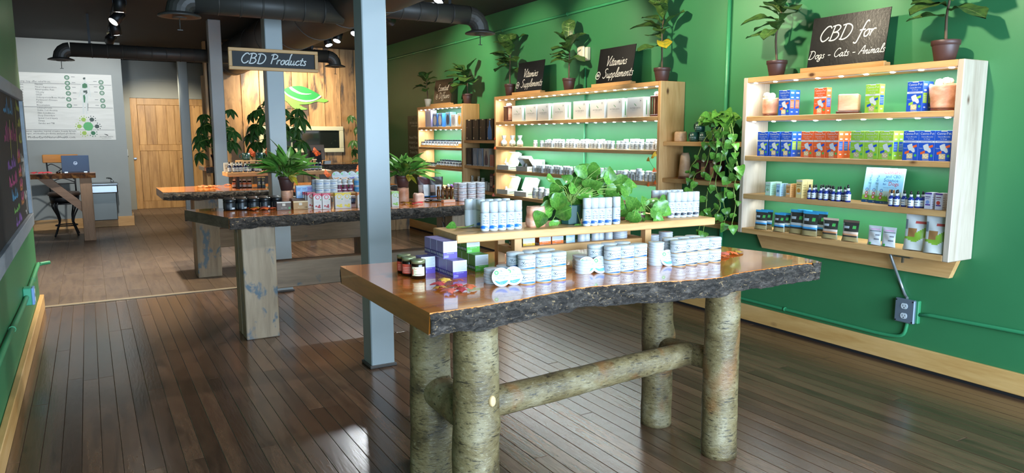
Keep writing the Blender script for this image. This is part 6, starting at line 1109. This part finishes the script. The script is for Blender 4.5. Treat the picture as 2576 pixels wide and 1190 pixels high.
# ================================================================ rear plank-leg table: shelf and goods
Z3 = .931; Y3 = 8.30
l = py(577, 445, Y3); rl = py(835, 441, Y3); hz = l.z-Z3
r3 = thing('bottle_shelf', 'two-level pine shelf stand with dropper bottles on the rear table', 'shelf stand', (l.x, Y3, Z3)); L3 = rl.x-l.x
part(r3, 'lower_board', None, bx(-.02, L3, 0, .34, hz-.0, hz+.045, c=.004), PINEX)
u1 = py(598, 411, Y3+.18); uz = u1.z-Z3
part(r3, 'upper_board', None, bx(u1.x-l.x, L3-.12, .17, .33, uz-.005, uz+.03, c=.004), PINEX)
for a in (.12, L3*.55, L3-.15): part(r3, 'support', None, lambda b: b.box(a-.015, a+.015, .2, .3, 0, hz), DARKST); part(r3, 'support', None, lambda b: b.box(a-.015, a+.015, .2, .3, hz+.045, uz-.005), PINEZ)
Z31, Z32 = Z3+hz+.045, Z3+uz+.03
lb = 'dropper bottle with white label on the rear shelf stand'
for i, x_ in enumerate((578, 590, 598, 606, 619, 628, 647, 655, 676, 742, 755, 768, 778, 789, 799, 806)): v = py(x_, 437, Y3+.05); dropper((v.x, Y3+.05+.03*(x_ % 2), Z31), 0, ORD[i]+' '+lb+' from the beige cartons', lb, 1.22, '#1a1f3a')
mg = py(620, 405, Y3+.24); mug((py(620, 405, Y3+.24).x, Y3+.25, Z32), R(0), 'dark green mug with handle to the left on the rear shelf stand', None, 1.02); mug((py(653, 405, Y3+.24).x, Y3+.25, Z32), R(180), 'dark green mug with handle to the right on the rear shelf stand', None, 1.02)
for i, (x_, h_) in enumerate(((569, .1), (588, .12), (603, .12))): smallcarton('beige', ('#d8d2c0', '#e6e2d4', '#a89a80', '#8a8270'), .055, .04, h_, (py(x_, 430, Y3+.2).x, Y3+.14+.03*(i > 0), Z31), 'beige carton standing behind the dropper bottles', 'beige cartons', 'beige_carton', 0)
for i, x_ in enumerate((630, 640)): smallcarton('slate%d' % i, ('#7f8ca4', '#9aa6ba', '#6a7890', '#56627a'), .075, .02, .1, (py(x_, 430, Y3+.2).x, Y3+.28, Z31), 'slate blue card panel behind the dropper bottles', 'slate panels', 'slate_card', 0)
for x_ in (592, 604.5, 616.5, 629):
    v = pz(x_, 472, Z3); t = thing('supplement_bottle', 'dark bottle with orange and white label and cream cap on the rear table', 'bottle', (v.x, v.y+.03, Z3), R(-10), 'orange label bottles'); part(t, 'body', 'ob_b', lambda b: b.lathe([(.024, 0), (.026, .003), (.026, .06), (.016, .074), (.016, .078)], 16), pm('#2a1a14', .25)); part(t, 'cap', 'ob_c', lambda b: b.lathe([(.018, .076), (.018, .094), (.001, .095)], 16), pm('#e6dccb', .4)); part(t, 'paper_label', 'ob_l', lambda b: (b.patch(.0264, -150, 150, .008, .058, 0, 16), b.patch(.0268, -150, 150, .034, .054, 1, 16)), [pm('#e2d8cc', .45), pm('#d8804c', .45)])
for x_ in (653, 663.5, 681): v = pz(x_, 471, Z3); smallcarton('yelb', ('#23241f', '#e6d478', '#cfd0c4', '#d8c84a'), .04, .035, .115, (v.x, v.y, Z3), 'slim black carton with yellow top on the rear table', 'black and yellow cartons', 'slim_carton', 0)
# ================================================================ plants
def leafmat(name, c, c2, rough=.38):
    m, nt, b = newmat(name); n = ntex(nt, coords(nt), 7, 3); oi = nt.nodes.new('ShaderNodeObjectInfo'); hsv = nt.nodes.new('ShaderNodeHueSaturation'); mr = nt.nodes.new('ShaderNodeMapRange')
    mr.inputs[3].default_value = .72; mr.inputs[4].default_value = 1.28; nt.links.new(oi.outputs['Random'], mr.inputs[0]); nt.links.new(mr.outputs[0], hsv.inputs['Value']); nt.links.new(ramp(nt, n, [(.35, lin(c2)), (.65, lin(c))]), hsv.inputs['Color'])
    nt.links.new(hsv.outputs[0], b.inputs['Base Color']); b.inputs['Roughness'].default_value = rough; return m
FIG = leafmat('fig_leaf', '#4a6a2e', '#2f4a22', .45); VEIN = pm('#9aa866', .5); POTH = leafmat('pothos_leaf', '#659639', '#44782b', .3); POTHV = pm('#7db04c', .4); LILY = leafmat('lily_leaf', '#6a9a40', '#477a2c', .35); MON = leafmat('money_tree_leaf', '#3f6f2e', '#2a5222', .38); YLEAF = leafmat('yellow_leaf', '#c8a82a', '#8a8a2a', .4); STEM = pm('#5a4632', .7); GSTEM = pm('#8aa04a', .5); POTP = pm('#4a302c', .45); POTT = pm('#1f4a44', .3)
SHAPE = {'fig': lambda t: (.16+.5*t**1.2)*math.sin(math.pi*min(1, t*.96+.04))**.45*.8, 'pothos': lambda t: .60*max(0, math.sin(math.pi*t**.68))**.8*(1-.22*t), 'lily': lambda t: .14*max(0, math.sin(math.pi*max(0, (t-.42)/.58)**.75))**.9+.009, 'leaflet': lambda t: .21*math.sin(math.pi*t**1.05)**.9}
def leafgeo(b, kind, fold=.25, curl=-.35, wav=.03, n=9, veins=True, M=None, L=1.0, m0=0, m1=1):
    W = SHAPE[kind]; vs = []; k0 = len(b.v)
    for i in range(n+1):
        t = i/n; w_ = max(.004, W(t))
        for j in (-2, -1, 0, 1, 2):
            x_ = j/2*w_; vs.append((x_, t, fold*abs(x_)+curl*t*t+wav*math.sin(t*11+j)*abs(j)/2))
    b.add(vs, [(i*5+j, i*5+j+1, (i+1)*5+j+1, (i+1)*5+j) for i in range(n) for j in range(4)], m0, True)
    if veins:
        q = []
        for i in range(n+1): t = i/n; z_ = curl*t*t+.006; q += [(-.011*(1.1-t), t, z_), (.011*(1.1-t), t, z_)]
        b.add(q, [(2*i, 2*i+1, 2*i+3, 2*i+2) for i in range(n)], m1)
        if kind == 'fig':
            for t in (.25, .42, .6, .76):
                for s_ in (-1, 1): w_ = W(min(1, t+.1))*.85; t1 = t+.12; b.add([(0, t-.008, curl*t*t+.008), (0, t+.008, curl*t*t+.008), (s_*w_, t1, fold*w_+curl*t1*t1+.012)], [(0, 1, 2)], m1)
    if M is not None:
        for i in range(k0, len(b.v)): b.v[i] = tuple(M @ (Vector(b.v[i])*L))
def leafpart(parent, kind, var, pos, d, up=(0, 0, 1), s_=.1, mats=None, name='leaf'):
    P_ = {'fig0': (.22, -.25, .04), 'fig1': (.3, -.6, .05), 'pothos0': (.2, -.3, .02), 'pothos1': (.35, -.6, .03), 'lily0': (.6, -.45, .01), 'lily1': (.6, -.95, .02), 'lily2': (.5, -.15, .0)}[kind+str(var)]
    d = Vector(d).normalized(); u = Vector(up); u = u-d*u.dot(d)
    if u.length < 1e-3: u = d.orthogonal()
    u.normalize(); x_ = d.cross(u); M = Matrix((x_, d, u)).transposed()
    mm = mats or {'fig': [FIG, VEIN], 'pothos': [POTH, POTHV], 'lily': [LILY, GSTEM]}[kind]
    return part(parent, name, '%s%d%s' % (kind, var, mm[0].name), lambda b: leafgeo(b, kind, *P_), mm, pos, M.to_euler(), s_, recalc=False)
def pot(t, r_, h_, m=None, rim=True):
    part(t, 'pot', None, lambda b: b.lathe([(r_*.66, 0), (r_*.70, .002), (r_*.93, h_*.76), (r_*.93, h_*.765), (r_*1.0, h_*.78), (r_*1.02, h_*.985), (r_*1.0, h_), (r_*.93, h_), (r_*.9, h_*.85)], 28), m or POTP); part(t, 'soil', None, lambda b: b.lathe([(.001, h_*.82), (r_*.9, h_*.85), (r_*.88, h_*.87), (.001, h_*.9)], 16), SOIL)
def fig(pb, X, zt, rpx, hpx, top, nl, seed, label, potm=None, ls=1.0, spread=1.0, yel=()):
    v = px(*pb, X); dep = (v-EYE).dot(_f); r_ = rpx*dep/FPX/2; h_ = hpx*dep/FPX; H = px(pb[0], top, X).z-zt
    t = thing('fiddle_leaf_fig', label, 'plant', (X, v.y, zt)); pot(t, r_, h_, potm); rr = random.Random(seed)
    st_ = [(0, 0, h_*.85), (.012*rr.uniform(-1, 1), .015*rr.uniform(-1, 1), h_+(H-h_)*.35), (.02*rr.uniform(-1, 1), .02*rr.uniform(-1, 1), h_+(H-h_)*.65), (.01*rr.uniform(-1, 1), .02*rr.uniform(-1, 1), H*.9)]; cs = catmull(st_, 5)
    part(t, 'stem', None, lambda b: b.tube(cs, [.009*(1-.5*i/len(cs)) for i in range(len(cs))], 7), STEM)
    for i in range(nl):
        f_ = .38+.62*i/(nl-1); p_ = cs[min(len(cs)-1, int(f_*(len(cs)-1)))]; a = i*2.4+seed; el = -.15+1.35*f_**1.6+rr.uniform(-.15, .15); s_ = ls*(.125+.05*rr.random())*(1.15-.25*abs(f_-.7))
        d = Vector((math.cos(a)*math.cos(el)*spread, math.sin(a)*math.cos(el)*spread, math.sin(el))).normalized()
        if X+p_[0]+d.x*s_+.3*s_ > XR-.015: d.x = -abs(d.x)*.6-.15; d.normalize()
        b0_ = Vector(p_)+d*.012
        lf = leafpart(t, 'fig', i % 2, b0_, d, (-.25, -.2, 1), s_, [YLEAF, VEIN] if i in yel else None)
        rm = lf.rotation_euler.to_matrix(); ex = max((rm @ v_.co).x for v_ in lf.data.vertices)
        if ex*s_+b0_.x+X > XR-.006: lf.scale = (max(.5, (XR-.006-X-b0_.x)/(ex*s_))*s_,)*3   # keep the leaf off the wall
    return t
fig((1953, 187), 4.385, 1.925, 50, 39, -30, 16, 1, 'fiddle leaf fig in a plum pot left of the large animal sign', ls=1.15)
fig((2376, 150), 4.40, 1.925, 66, 53, -75, 15, 2, 'fiddle leaf fig in a larger plum pot right of the large animal sign', ls=1.3, spread=1.1)
fig((1665, 201), 4.41, 1.962, 42, 36, 15, 12, 3, 'tall fiddle leaf fig with a yellowing leaf right of the vitamin sign', ls=1.25, yel=(1,))
fig((1431, 225), 4.375, 1.962, 33, 31, 92, 14, 4, 'fiddle leaf fig with a tilted top between the two vitamin signs', ls=1.15)
fig((1283, 239), 4.40, 1.962, 28, 31, 108, 15, 5, 'bushy fiddle leaf fig left of the smaller vitamin sign', ls=1.25)
fig((1176, 259), 4.40, 1.92, 26, 25, 176, 12, 6, 'wide spreading fiddle leaf fig on the right of the far cabinet top', ls=1.5, spread=1.5)
fig((1077, 263), 4.38, 1.92, 18, 20, 192, 10, 8, 'small fiddle leaf fig in a ribbed cream pot on the far cabinet', pm('#cfc9b8', .5), .95)
# peace lilies on the middle table
def lily(P0, r_, h_, seed, label, n_, flowers=0):
    t = thing('peace_lily', label, 'plant', P0); pot(t, r_, h_); rr = random.Random(seed)
    for i in range(n_):
        a = i*2.399; q = (i/n_)**.6; el = 1.45-.62*q+rr.uniform(-.22, .22); s_ = .15+.10*rr.random()+.02*q
        d = Vector((math.cos(a)*math.cos(el), math.sin(a)*math.cos(el), math.sin(el))); yel = i in (n_-3, n_-9)
        leafpart(t, 'lily', rr.choice((1, 1, 0)) if q > .45 else (0 if q > .2 else 2), (math.cos(a)*r_*.5*q, math.sin(a)*r_*.5*q, h_*.86), d, (rr.uniform(-.4, .4), rr.uniform(-.6, .2), 1), s_, [YLEAF, GSTEM] if yel else None)
    leafpart(t, 'pothos', 0, (r_*.45, -r_*1.05, h_*1.12), (.1, -.25, -1), (.2, -1, .2), .062, [YLEAF, GSTEM]); leafpart(t, 'lily', 1, (.01, -r_*.5, h_*.9), (.1, -.9, .5), (0, 0, 1), .15, [YLEAF, GSTEM])
    for k_ in range(3):
        d = Vector((rr.uniform(-.5, .5), rr.uniform(-.9, -.3), 1.0)); leafpart(t, 'pothos', 0, Vector((0, 0, h_))+d.normalized()*.17, (d.x+.6, d.y, .15), (0, -.3, 1), .12, [LILY, GSTEM]); part(t, 'petiole', None, lambda b: b.tube([(0, 0, h_*.85), tuple(Vector((0, 0, h_))+d.normalized()*.17)], .003, 6), GSTEM)
    return t
lily(PD1, .066, .115, 3, 'potted peace lily in a plum pot with a yellow leaf, left of the front post', 72); lily(PD2, .062, .105, 9, 'potted peace lily in a plum pot right of the front post', 72)
# pothos
def vine(t, pts, leaves, rr, s0=.055, step=1, upv=(-.4, -.75, .5)):
    cs = catmull(pts, 6); part(t, 'vine', None, lambda b: b.tube(cs, .0034, 6), GSTEM)
    for k_ in range(leaves):
        i = int((k_+.5)/leaves*(len(cs)-1)); p_ = Vector(cs[i]); tg = Vector(cs[min(i+1, len(cs)-1)])-Vector(cs[max(i-1, 0)]); tg.normalize()
        sd_ = (-1)**k_; d = Vector((rr.uniform(-.5, -.05), sd_*rr.uniform(.25, .9), rr.uniform(-.8, .15)))+tg*.3
        pe = p_+d.normalized()*.02; part(t, 'petiole', None, lambda b: b.tube([p_, pe], .0016, 5), GSTEM); leafpart(t, 'pothos', k_ % 2, pe, d, (upv[0]+rr.uniform(-.4, .4), upv[1]+rr.uniform(-.4, .4), upv[2]+rr.uniform(-.3, .3)), s0*rr.uniform(.75, 1.25))
pp = px(1812, 350, 4.40); t = thing('trailing_pothos', 'trailing pothos spilling down from the mug shelf between the cabinets', 'plant', (4.40, pp.y, 1.448)); pot(t, .075, .12, POTT); rr = random.Random(12)
for i in range(46):
    a = i*2.4; el = rr.uniform(.1, 1.2); rad_ = rr.uniform(.03, .13); p_ = Vector((math.cos(a)*rad_*.55-.03, math.sin(a)*rad_, .13+.10*math.sin(el)*rr.random()+.03)); d = Vector((math.cos(a)*.6-.4, math.sin(a), rr.uniform(-.5, .4)))
    if p_.x+d.normalized().x*.09 > .11: d.x = -abs(d.x)
    leafpart(t, 'pothos', i % 2, p_, d, (-.5, -.5, .7), rr.uniform(.06, .095)); part(t, 'petiole', None, lambda b: b.tube([(0, 0, .11), tuple(p_)], .002, 5), GSTEM)
def L_(x_, y_, X=4.24): v = px(x_, y_, X); return (v.x-4.40, v.y-pp.y, v.z-1.448)
for i, (seq, nl) in enumerate((([(1800, 320), (1772, 352), (1752, 400), (1738, 420), (1735, 450), (1740, 480)], 8), ([(1810, 320), (1790, 360), (1775, 420), (1748, 440), (1742, 470), (1746, 500)], 9), ([(1815, 320), (1805, 370), (1795, 430), (1780, 480), (1775, 540), (1768, 590)], 12), ([(1825, 320), (1822, 380), (1835, 440), (1820, 500), (1826, 550), (1800, 560)], 13), ([(1835, 320), (1848, 380), (1857, 430), (1846, 470), (1850, 520), (1838, 575)], 12), ([(1820, 320), (1815, 400), (1800, 460), (1812, 520), (1790, 545)], 11), ([(1840, 310), (1846, 345), (1852, 400), (1853, 450)], 7), ([(1800, 520), (1765, 560), (1755, 590), (1752, 610)], 3))):
    vine(t, [L_(a, c, 4.26-.015*(i % 3)) for a, c in seq], max(3, int(nl*.9)), rr, .062)
# pothos on the display riser
pr = pz(1452, 566, ZR); P0 = Vector((pr.x, pr.y+.06, ZR)); t = thing('potted_pothos', 'pothos in a dark teal pot spreading over the display riser', 'plant', P0); rr = random.Random(21)
part(t, 'pot', None, lambda b: b.lathe([(.045, 0), (.052, .004), (.058, .095), (.060, .10), (.055, .10), (.052, .085)], 8, smooth=False), POTT); part(t, 'soil', None, lambda b: b.lathe([(.001, .08), (.053, .084), (.05, .088), (.001, .09)], 8), SOIL)
def rl_(q, Y): v = py(q[0], q[1], Y); return v-P0
HUB = Vector((0, 0, .10))
LEAVES = [((1494, 428), 38, 200), ((1464, 447), 50, 190), ((1531, 442), 34, 80), ((1492, 446), 24, 220), ((1401, 474), 40, 200), ((1404, 503), 42, 250), ((1472, 486), 46, 175), ((1431, 478), 28, 240), ((1419, 531), 44, 200), ((1374, 529), 44, 330), ((1385, 512), 42, 30), ((1360, 548), 36, 235), ((1393, 564), 26, 280), ((1416, 565), 28, 300), ((1457, 573), 24, 250), ((1573, 469), 36, 320), ((1584, 464), 28, 0), ((1547, 472), 32, 210), ((1556, 480), 30, 160), ((1440, 500), 30, 280), ((1500, 466), 28, 30), ((1516, 476), 30, 330), ((1448, 462), 34, 160), ((1482, 462), 32, 260), ((1460, 515), 30, 300), ((1430, 512), 26, 250), ((1540, 482), 28, 200)]+[((1385+((i*67) % 190), 450+((i*41) % 95)-25*math.sin((i*67) % 190/60)), 24+(i*13) % 12, (i*71) % 360) for i in range(22)]
def leafset(t, P0, LV, HUB, Ybase):
    for i, ((x_, y_), s_, an) in enumerate(LV):
        Y = Ybase+.05*math.sin(i*2.1); c_ = py(x_, y_, Y)-P0; dep = (c_+P0-EYE).dot(_f); L = s_*dep/FPX; iu = _r2*math.cos(R(an))+Vector((0, 0, 1))*math.sin(R(an)); d = (iu*.9-_f*.25*math.sin(i*1.3)).normalized(); b0_ = c_-d*L*.45
        mid = (HUB+b0_)*.5+Vector((0, 0, .03)); part(t, 'petiole', None, lambda b: b.tube(catmull([tuple(HUB), tuple(mid), tuple(b0_)], 4), .0016, 5), GSTEM)
        leafpart(t, 'pothos', i % 2, b0_, d, -_f+Vector((math.sin(i*3.3)*.5, 0, .55+.3*math.cos(i*1.9))), L*1.12)
leafset(t, P0, LEAVES, HUB, P0.y-.03)
pr2 = pz(1618, 557, ZR); P1 = Vector((pr2.x, pr2.y+.05, ZR)); t = thing('potted_pothos', 'low bushy pothos between the navy and black wave bottles', 'plant', P1); part(t, 'pot', None, lambda b: b.lathe([(.03, 0), (.04, .004), (.045, .05), (.04, .05)], 14), POTP)
leafset(t, P1, [((1592, 512), 36, 240), ((1580, 530), 30, 200), ((1662, 519), 36, 290), ((1635, 557), 42, 250), ((1670, 509), 34, 330), ((1600, 545), 28, 210), ((1612, 528), 30, 170), ((1628, 522), 28, 60), ((1645, 535), 30, 320), ((1610, 552), 24, 240), ((1590, 558), 22, 200), ((1655, 550), 26, 340), ((1622, 508), 24, 100), ((1645, 508), 26, 70), ((1585, 545), 22, 190), ((1675, 530), 26, 340)], Vector((0, 0, .05)), P1.y-.03)
pl = pz(1148, 574, ZR); t = thing('pothos_runner', 'single pothos runner lying on the left end of the riser', 'vine', (pl.x, pl.y, ZR)); rr = random.Random(2)
part(t, 'vine', None, lambda b: b.tube(catmull([(.0, 0, .006), (.04, -.02, .005), (.09, -.01, .012), (.13, .03, .02), (.2, .06, .01)], 5), .0025, 6), GSTEM)
for p_, d, s_ in (((.0, 0, .006), (-1, .1, .15), .05), ((.09, -.01, .012), (.6, .3, .6), .05), ((.13, .0, .006), (.3, -.5, .5), .06), ((.2, .06, .01), (1, .3, .5), .05)): leafpart(t, 'pothos', 0, p_, d, (-.3, -.8, .7), s_)
# palm-leaved money trees
def palmate(b):
    for i, a in enumerate((-105, -62, -22, 22, 62, 105)):
        M = Matrix.Rotation(R(a), 3, 'Z') @ Matrix.Rotation(R(-18), 3, 'X'); leafgeo(b, 'leaflet', .3, -.35, .01, 7, True, M, 1-.12*abs(i-2.5))
def money(base, H, nl, seed, label, spread=.35, potr=.13, ls=.25, low=.45):
    t = thing('money_tree', label, 'plant', base); pot(t, potr, potr*1.8); rr = random.Random(seed)
    part(t, 'trunk', None, lambda b: [b.tube(catmull([(.015*math.cos(k_*2.1+j*1.7), .015*math.sin(k_*2.1+j*1.7), potr*1.5+(H*.75-potr*1.5)*j/6) for j in range(7)], 4), .011, 7) for k_ in range(3)], STEM)
    for i in range(nl):
        f_ = low+(1-low)*i/(nl-1); a = i*2.4+seed; p0_ = Vector((0, 0, H*.75*min(1, f_+.1))); e_ = Vector((math.cos(a)*spread*rr.uniform(.5, 1), math.sin(a)*spread*rr.uniform(.4, .9), H*f_+rr.uniform(-.05, .05)))
        part(t, 'leaf_stalk', None, lambda b: b.tube(catmull([tuple(p0_), tuple((p0_+e_)*.5+Vector((0, 0, .06))), tuple(e_)], 4), .005, 6), GSTEM)
        d = Vector((math.cos(a), math.sin(a)-.3, -.55)); u = Vector((math.cos(a)*.3-.2, -.55, .8)); d.normalize(); u = (u-d*u.dot(d)).normalized(); M = Matrix((d.cross(u), d, u)).transposed(); part(t, 'leaf', 'palmate', palmate, [MON, VEIN], e_, M.to_euler(), ls*rr.uniform(.8, 1.2), recalc=False)
    return t
v = py(690, 405, 11.3); money((v.x, 11.25, ZC_), py(690, 258, 11.3).z-ZC_, 30, 4, 'tall money tree with palm-shaped leaves on the service counter', .44, .11, .215, .2)
v = py(548, 412, 11.2); money((v.x, 11.2, ZC_), py(550, 285, 11.2).z-ZC_, 18, 9, 'smaller money tree half hidden by the slim post', .32, .09, .19, .3)
money((4.12, 12.3, 0), 2.0, 14, 14, 'money tree standing on the floor near the far end of the green wall', .26, .14, .19, .5)
# tall black banner on the far green wall
b0_, b1_ = px(1028, 292, XR-.01), px(1049, 395, XR-.01)
t = thing('wall_banner', 'tall narrow black printed banner on the green wall beside the far cabinet', 'banner', (XR, (b0_.y+b1_.y)/2-.1, b1_.z), R(-90)); bh = b0_.z-b1_.z; part(t, 'sheet', None, bx(-.3, .3, -.012, -.001, 0, bh), pm('#20301f', .5))
for s_, h_, z_ in (('MOTHER EARTH', .05, .80), ('NATURAL HEALTH', .03, .74), ('Award Winning', .07, .44), ('Industry Leading', .07, .32), ('Family Business', .07, .20), ('Trusted Brand', .07, .08)): part(t, 'lettering', None, lambda b: b.text(s_, h_, -.02, bh*z_, -.013, 0), pm('#cfd8cc', .5))
part(t, 'leaf_mark', None, lambda b: mark(b, -.05, bh*.9, .07, -.013, 0), pm('#cfd8cc', .5))
# ================================================================ fallen silk maple leaves and blossoms
def maple(b, sgn=1):
    pts = []
    for a, r_ in ((-90, .12), (-75, .5), (-62, .36), (-45, .62), (-35, .48), (-12, .72), (5, .55), (20, .62), (32, .40), (52, .70), (62, .60), (78, .85), (90, 1.0), (102, .85), (118, .60), (128, .70), (148, .40), (160, .62), (175, .55), (192, .72), (215, .48), (225, .62), (242, .36), (255, .5)): pts.append((math.cos(R(a))*r_, math.sin(R(a))*r_))
    n_ = len(pts); z = lambda x_, y_: .16*math.sin(x_*3+1)*math.cos(y_*2.5)+.05*math.sin(x_*9)+.16
    b.add([(0, 0, z(0, 0)+.03)]+[(x_, y_, z(x_, y_)) for x_, y_ in pts]+[(0, 0, z(0, 0)+.018)]+[(x_, y_, z(x_, y_)-.012) for x_, y_ in pts], [(0, 1+i, 1+(i+1) % n_) for i in range(n_)]+[(n_+1, n_+2+(i+1) % n_, n_+2+i) for i in range(n_)], 0, True)
    b.tube([(0, 0, z(0, 0)), (0, -.35, .05)], .02, 5, 1)
MAP = {'red': '#d83a44', 'orange': '#ee6a2a', 'yellow': '#e8b42c', 'coral': '#e8705a', 'gold': '#c88a1c', 'rust': '#b4502a'}
def mleaf(q, z, s_, c_, where, rz=None, lift=0, rot=None):
    v = pz(*q, z); single('maple_leaf', 'mpl'+c_, maple, [leafmat('maple_'+c_, MAP[c_], MAP[c_], .6) if 'mpl'+c_ not in MC else None, pm('#8a3a20', .6)], '%s silk maple leaf lying on %s' % (c_, where), 'leaf', (v.x, v.y, z+.001+lift), rz if rz is not None else random.random()*6, '%s maple leaves on %s' % (c_, where), rot, s_)
W1 = 'the log table near the candle jars'
for q, c_, l_ in (((1108, 718), 'red', 0), ((1120, 712), 'yellow', .006), ((1152, 714), 'coral', .004), ((1106, 729), 'gold', .001), ((1135, 738), 'coral', .004), ((1165, 733), 'red', .001), ((1182, 728), 'orange', .006), ((1148, 728), 'red', .008)): mleaf(q, ZT1, .046, c_, W1, lift=l_)
for q, c_ in (((1822, 642), 'coral'), ((1838, 640), 'orange'), ((1852, 638), 'yellow'), ((1815, 648), 'orange')): mleaf(q, ZT1, .05, c_, 'the right end of the log table')
for i, q in enumerate(((622, 527), (634, 524), (645, 528), (656, 522), (665, 526), (676, 521), (686, 526), (640, 530), (670, 530), (690, 518))): mleaf(q, Z2, .05, ('orange', 'orange', 'gold', 'orange', 'coral', 'orange', 'rust', 'orange', 'orange', 'orange')[i], 'the middle table before the black jars', lift=.004*(i % 3))
for i, q in enumerate(((1012, 512), (1028, 513), (1045, 514), (1050, 505), (1058, 512))): mleaf(q, Z2, .05, ('gold', 'gold', 'red', 'red', 'red')[i], 'the middle table around the second salt cylinder')
for i, q in enumerate(((503, 472), (512, 471), (521, 472), (530, 471), (540, 470), (548, 472), (572, 467))): mleaf(q, Z3, .06, 'orange', 'the rear table top', lift=.004*(i % 2))
for q in ((90, 481), (110, 481), (125, 481)): v = py(*q, P.y+.1); single('maple_leaf', 'mplred', maple, [None], 'red silk maple leaf on the bar desk', 'leaf', (v.x, P.y+.1, zt+.001), random.random()*6, 'red leaves on the bar desk', None, .09)
# upright leaf sprigs among the goods
def sprig(pos, s_, lb, grp, n_=3, c_='orange'):
    t = thing('leaf_sprig', lb, 'leaf sprig', pos, 0, grp); part(t, 'stem', 'spstem', lambda b: b.tube([(0, 0, 0), (.003, -.003, 1.0)], .03, 5), STEM, scale=s_*1.0)
    for k_ in range(n_): part(t, 'leaf', 'mpl'+c_, maple, [None], (.35*s_*math.cos(k_*2.2), -.12*s_, s_*(.8+.45*(k_ % 2))), (R(72), R(20*k_-20), R(-20+30*k_)), s_*.75)
for q, zz, Y in (((752, 500), Z2, None), ((764, 498), Z2, None)): v = pz(*q, zz); sprig((v.x, v.y+.05, zz), .055, 'orange leaf sprig standing among the jars under the first peace lily', 'sprigs under the peace lily')
sprig((py(831, 440, YS+.1).x, YS+.20, Z22), .045, 'orange leaf sprig at the left end of the round tin row', None); sprig((py(783, 470, YS).x, YS+.05, Z2), .05, 'orange leaf sprig beside the stacked white salve jars', None)
sprig((py(905, 425, YS+.22).x, YS+.22, Z22), .06, 'orange leaf sprig above the blue round tins', None)
for x_ in (636, 677): sprig((py(x_, 405, Y3+.27).x, Y3+.28, Z32), .07, 'orange leaf sprig behind the green mugs', 'sprigs behind the mugs')
sprig((py(797, 405, Y3+.25).x, Y3+.28, Z32), .07, 'orange leaf sprig in front of the black tablet', None)
def garland(pts, cols, lb, s_=.03):
    t = thing('leaf_garland', lb, 'garland', pts[0]); q = [Vector(p_)-Vector(pts[0]) for p_ in pts]; part(t, 'string', None, lambda b: b.tube(catmull([tuple(k_) for k_ in q], 4), .0015, 5), pm('#4a6a3a', .6))
    for i, p_ in enumerate(q): part(t, 'leaf', 'mpl'+cols[i % len(cols)], maple, [None], p_+Vector((-.008, 0, 0)), (R(80), 0, R(-70+25*math.sin(i*2))), s_)
XG = 4.252
garland([tuple(px(x_, y_, XG)) for x_, y_ in ((1247, 350), (1247, 374), (1245, 440), (1244, 470), (1243, 492))], ['orange', 'orange', 'orange', 'rust', 'coral'], 'orange leaf garland down the left edge of the widest cabinet')
garland([(4.262, px(1650, 382, 4.262).y, 1.336)]+[tuple(px(x_, y_, 4.25)) for x_, y_ in ((1648, 391), (1644, 396), (1633, 403), (1648, 430), (1650, 461), (1633, 466))], ['yellow', 'yellow', 'yellow', 'gold', 'orange', 'orange', 'orange'], 'yellow and orange leaf garland hanging at the right end of the widest cabinet')
for x_, z_, dx in ((1450, 1.372+.09, .06), (1575, 1.095+.08, .06)): pass
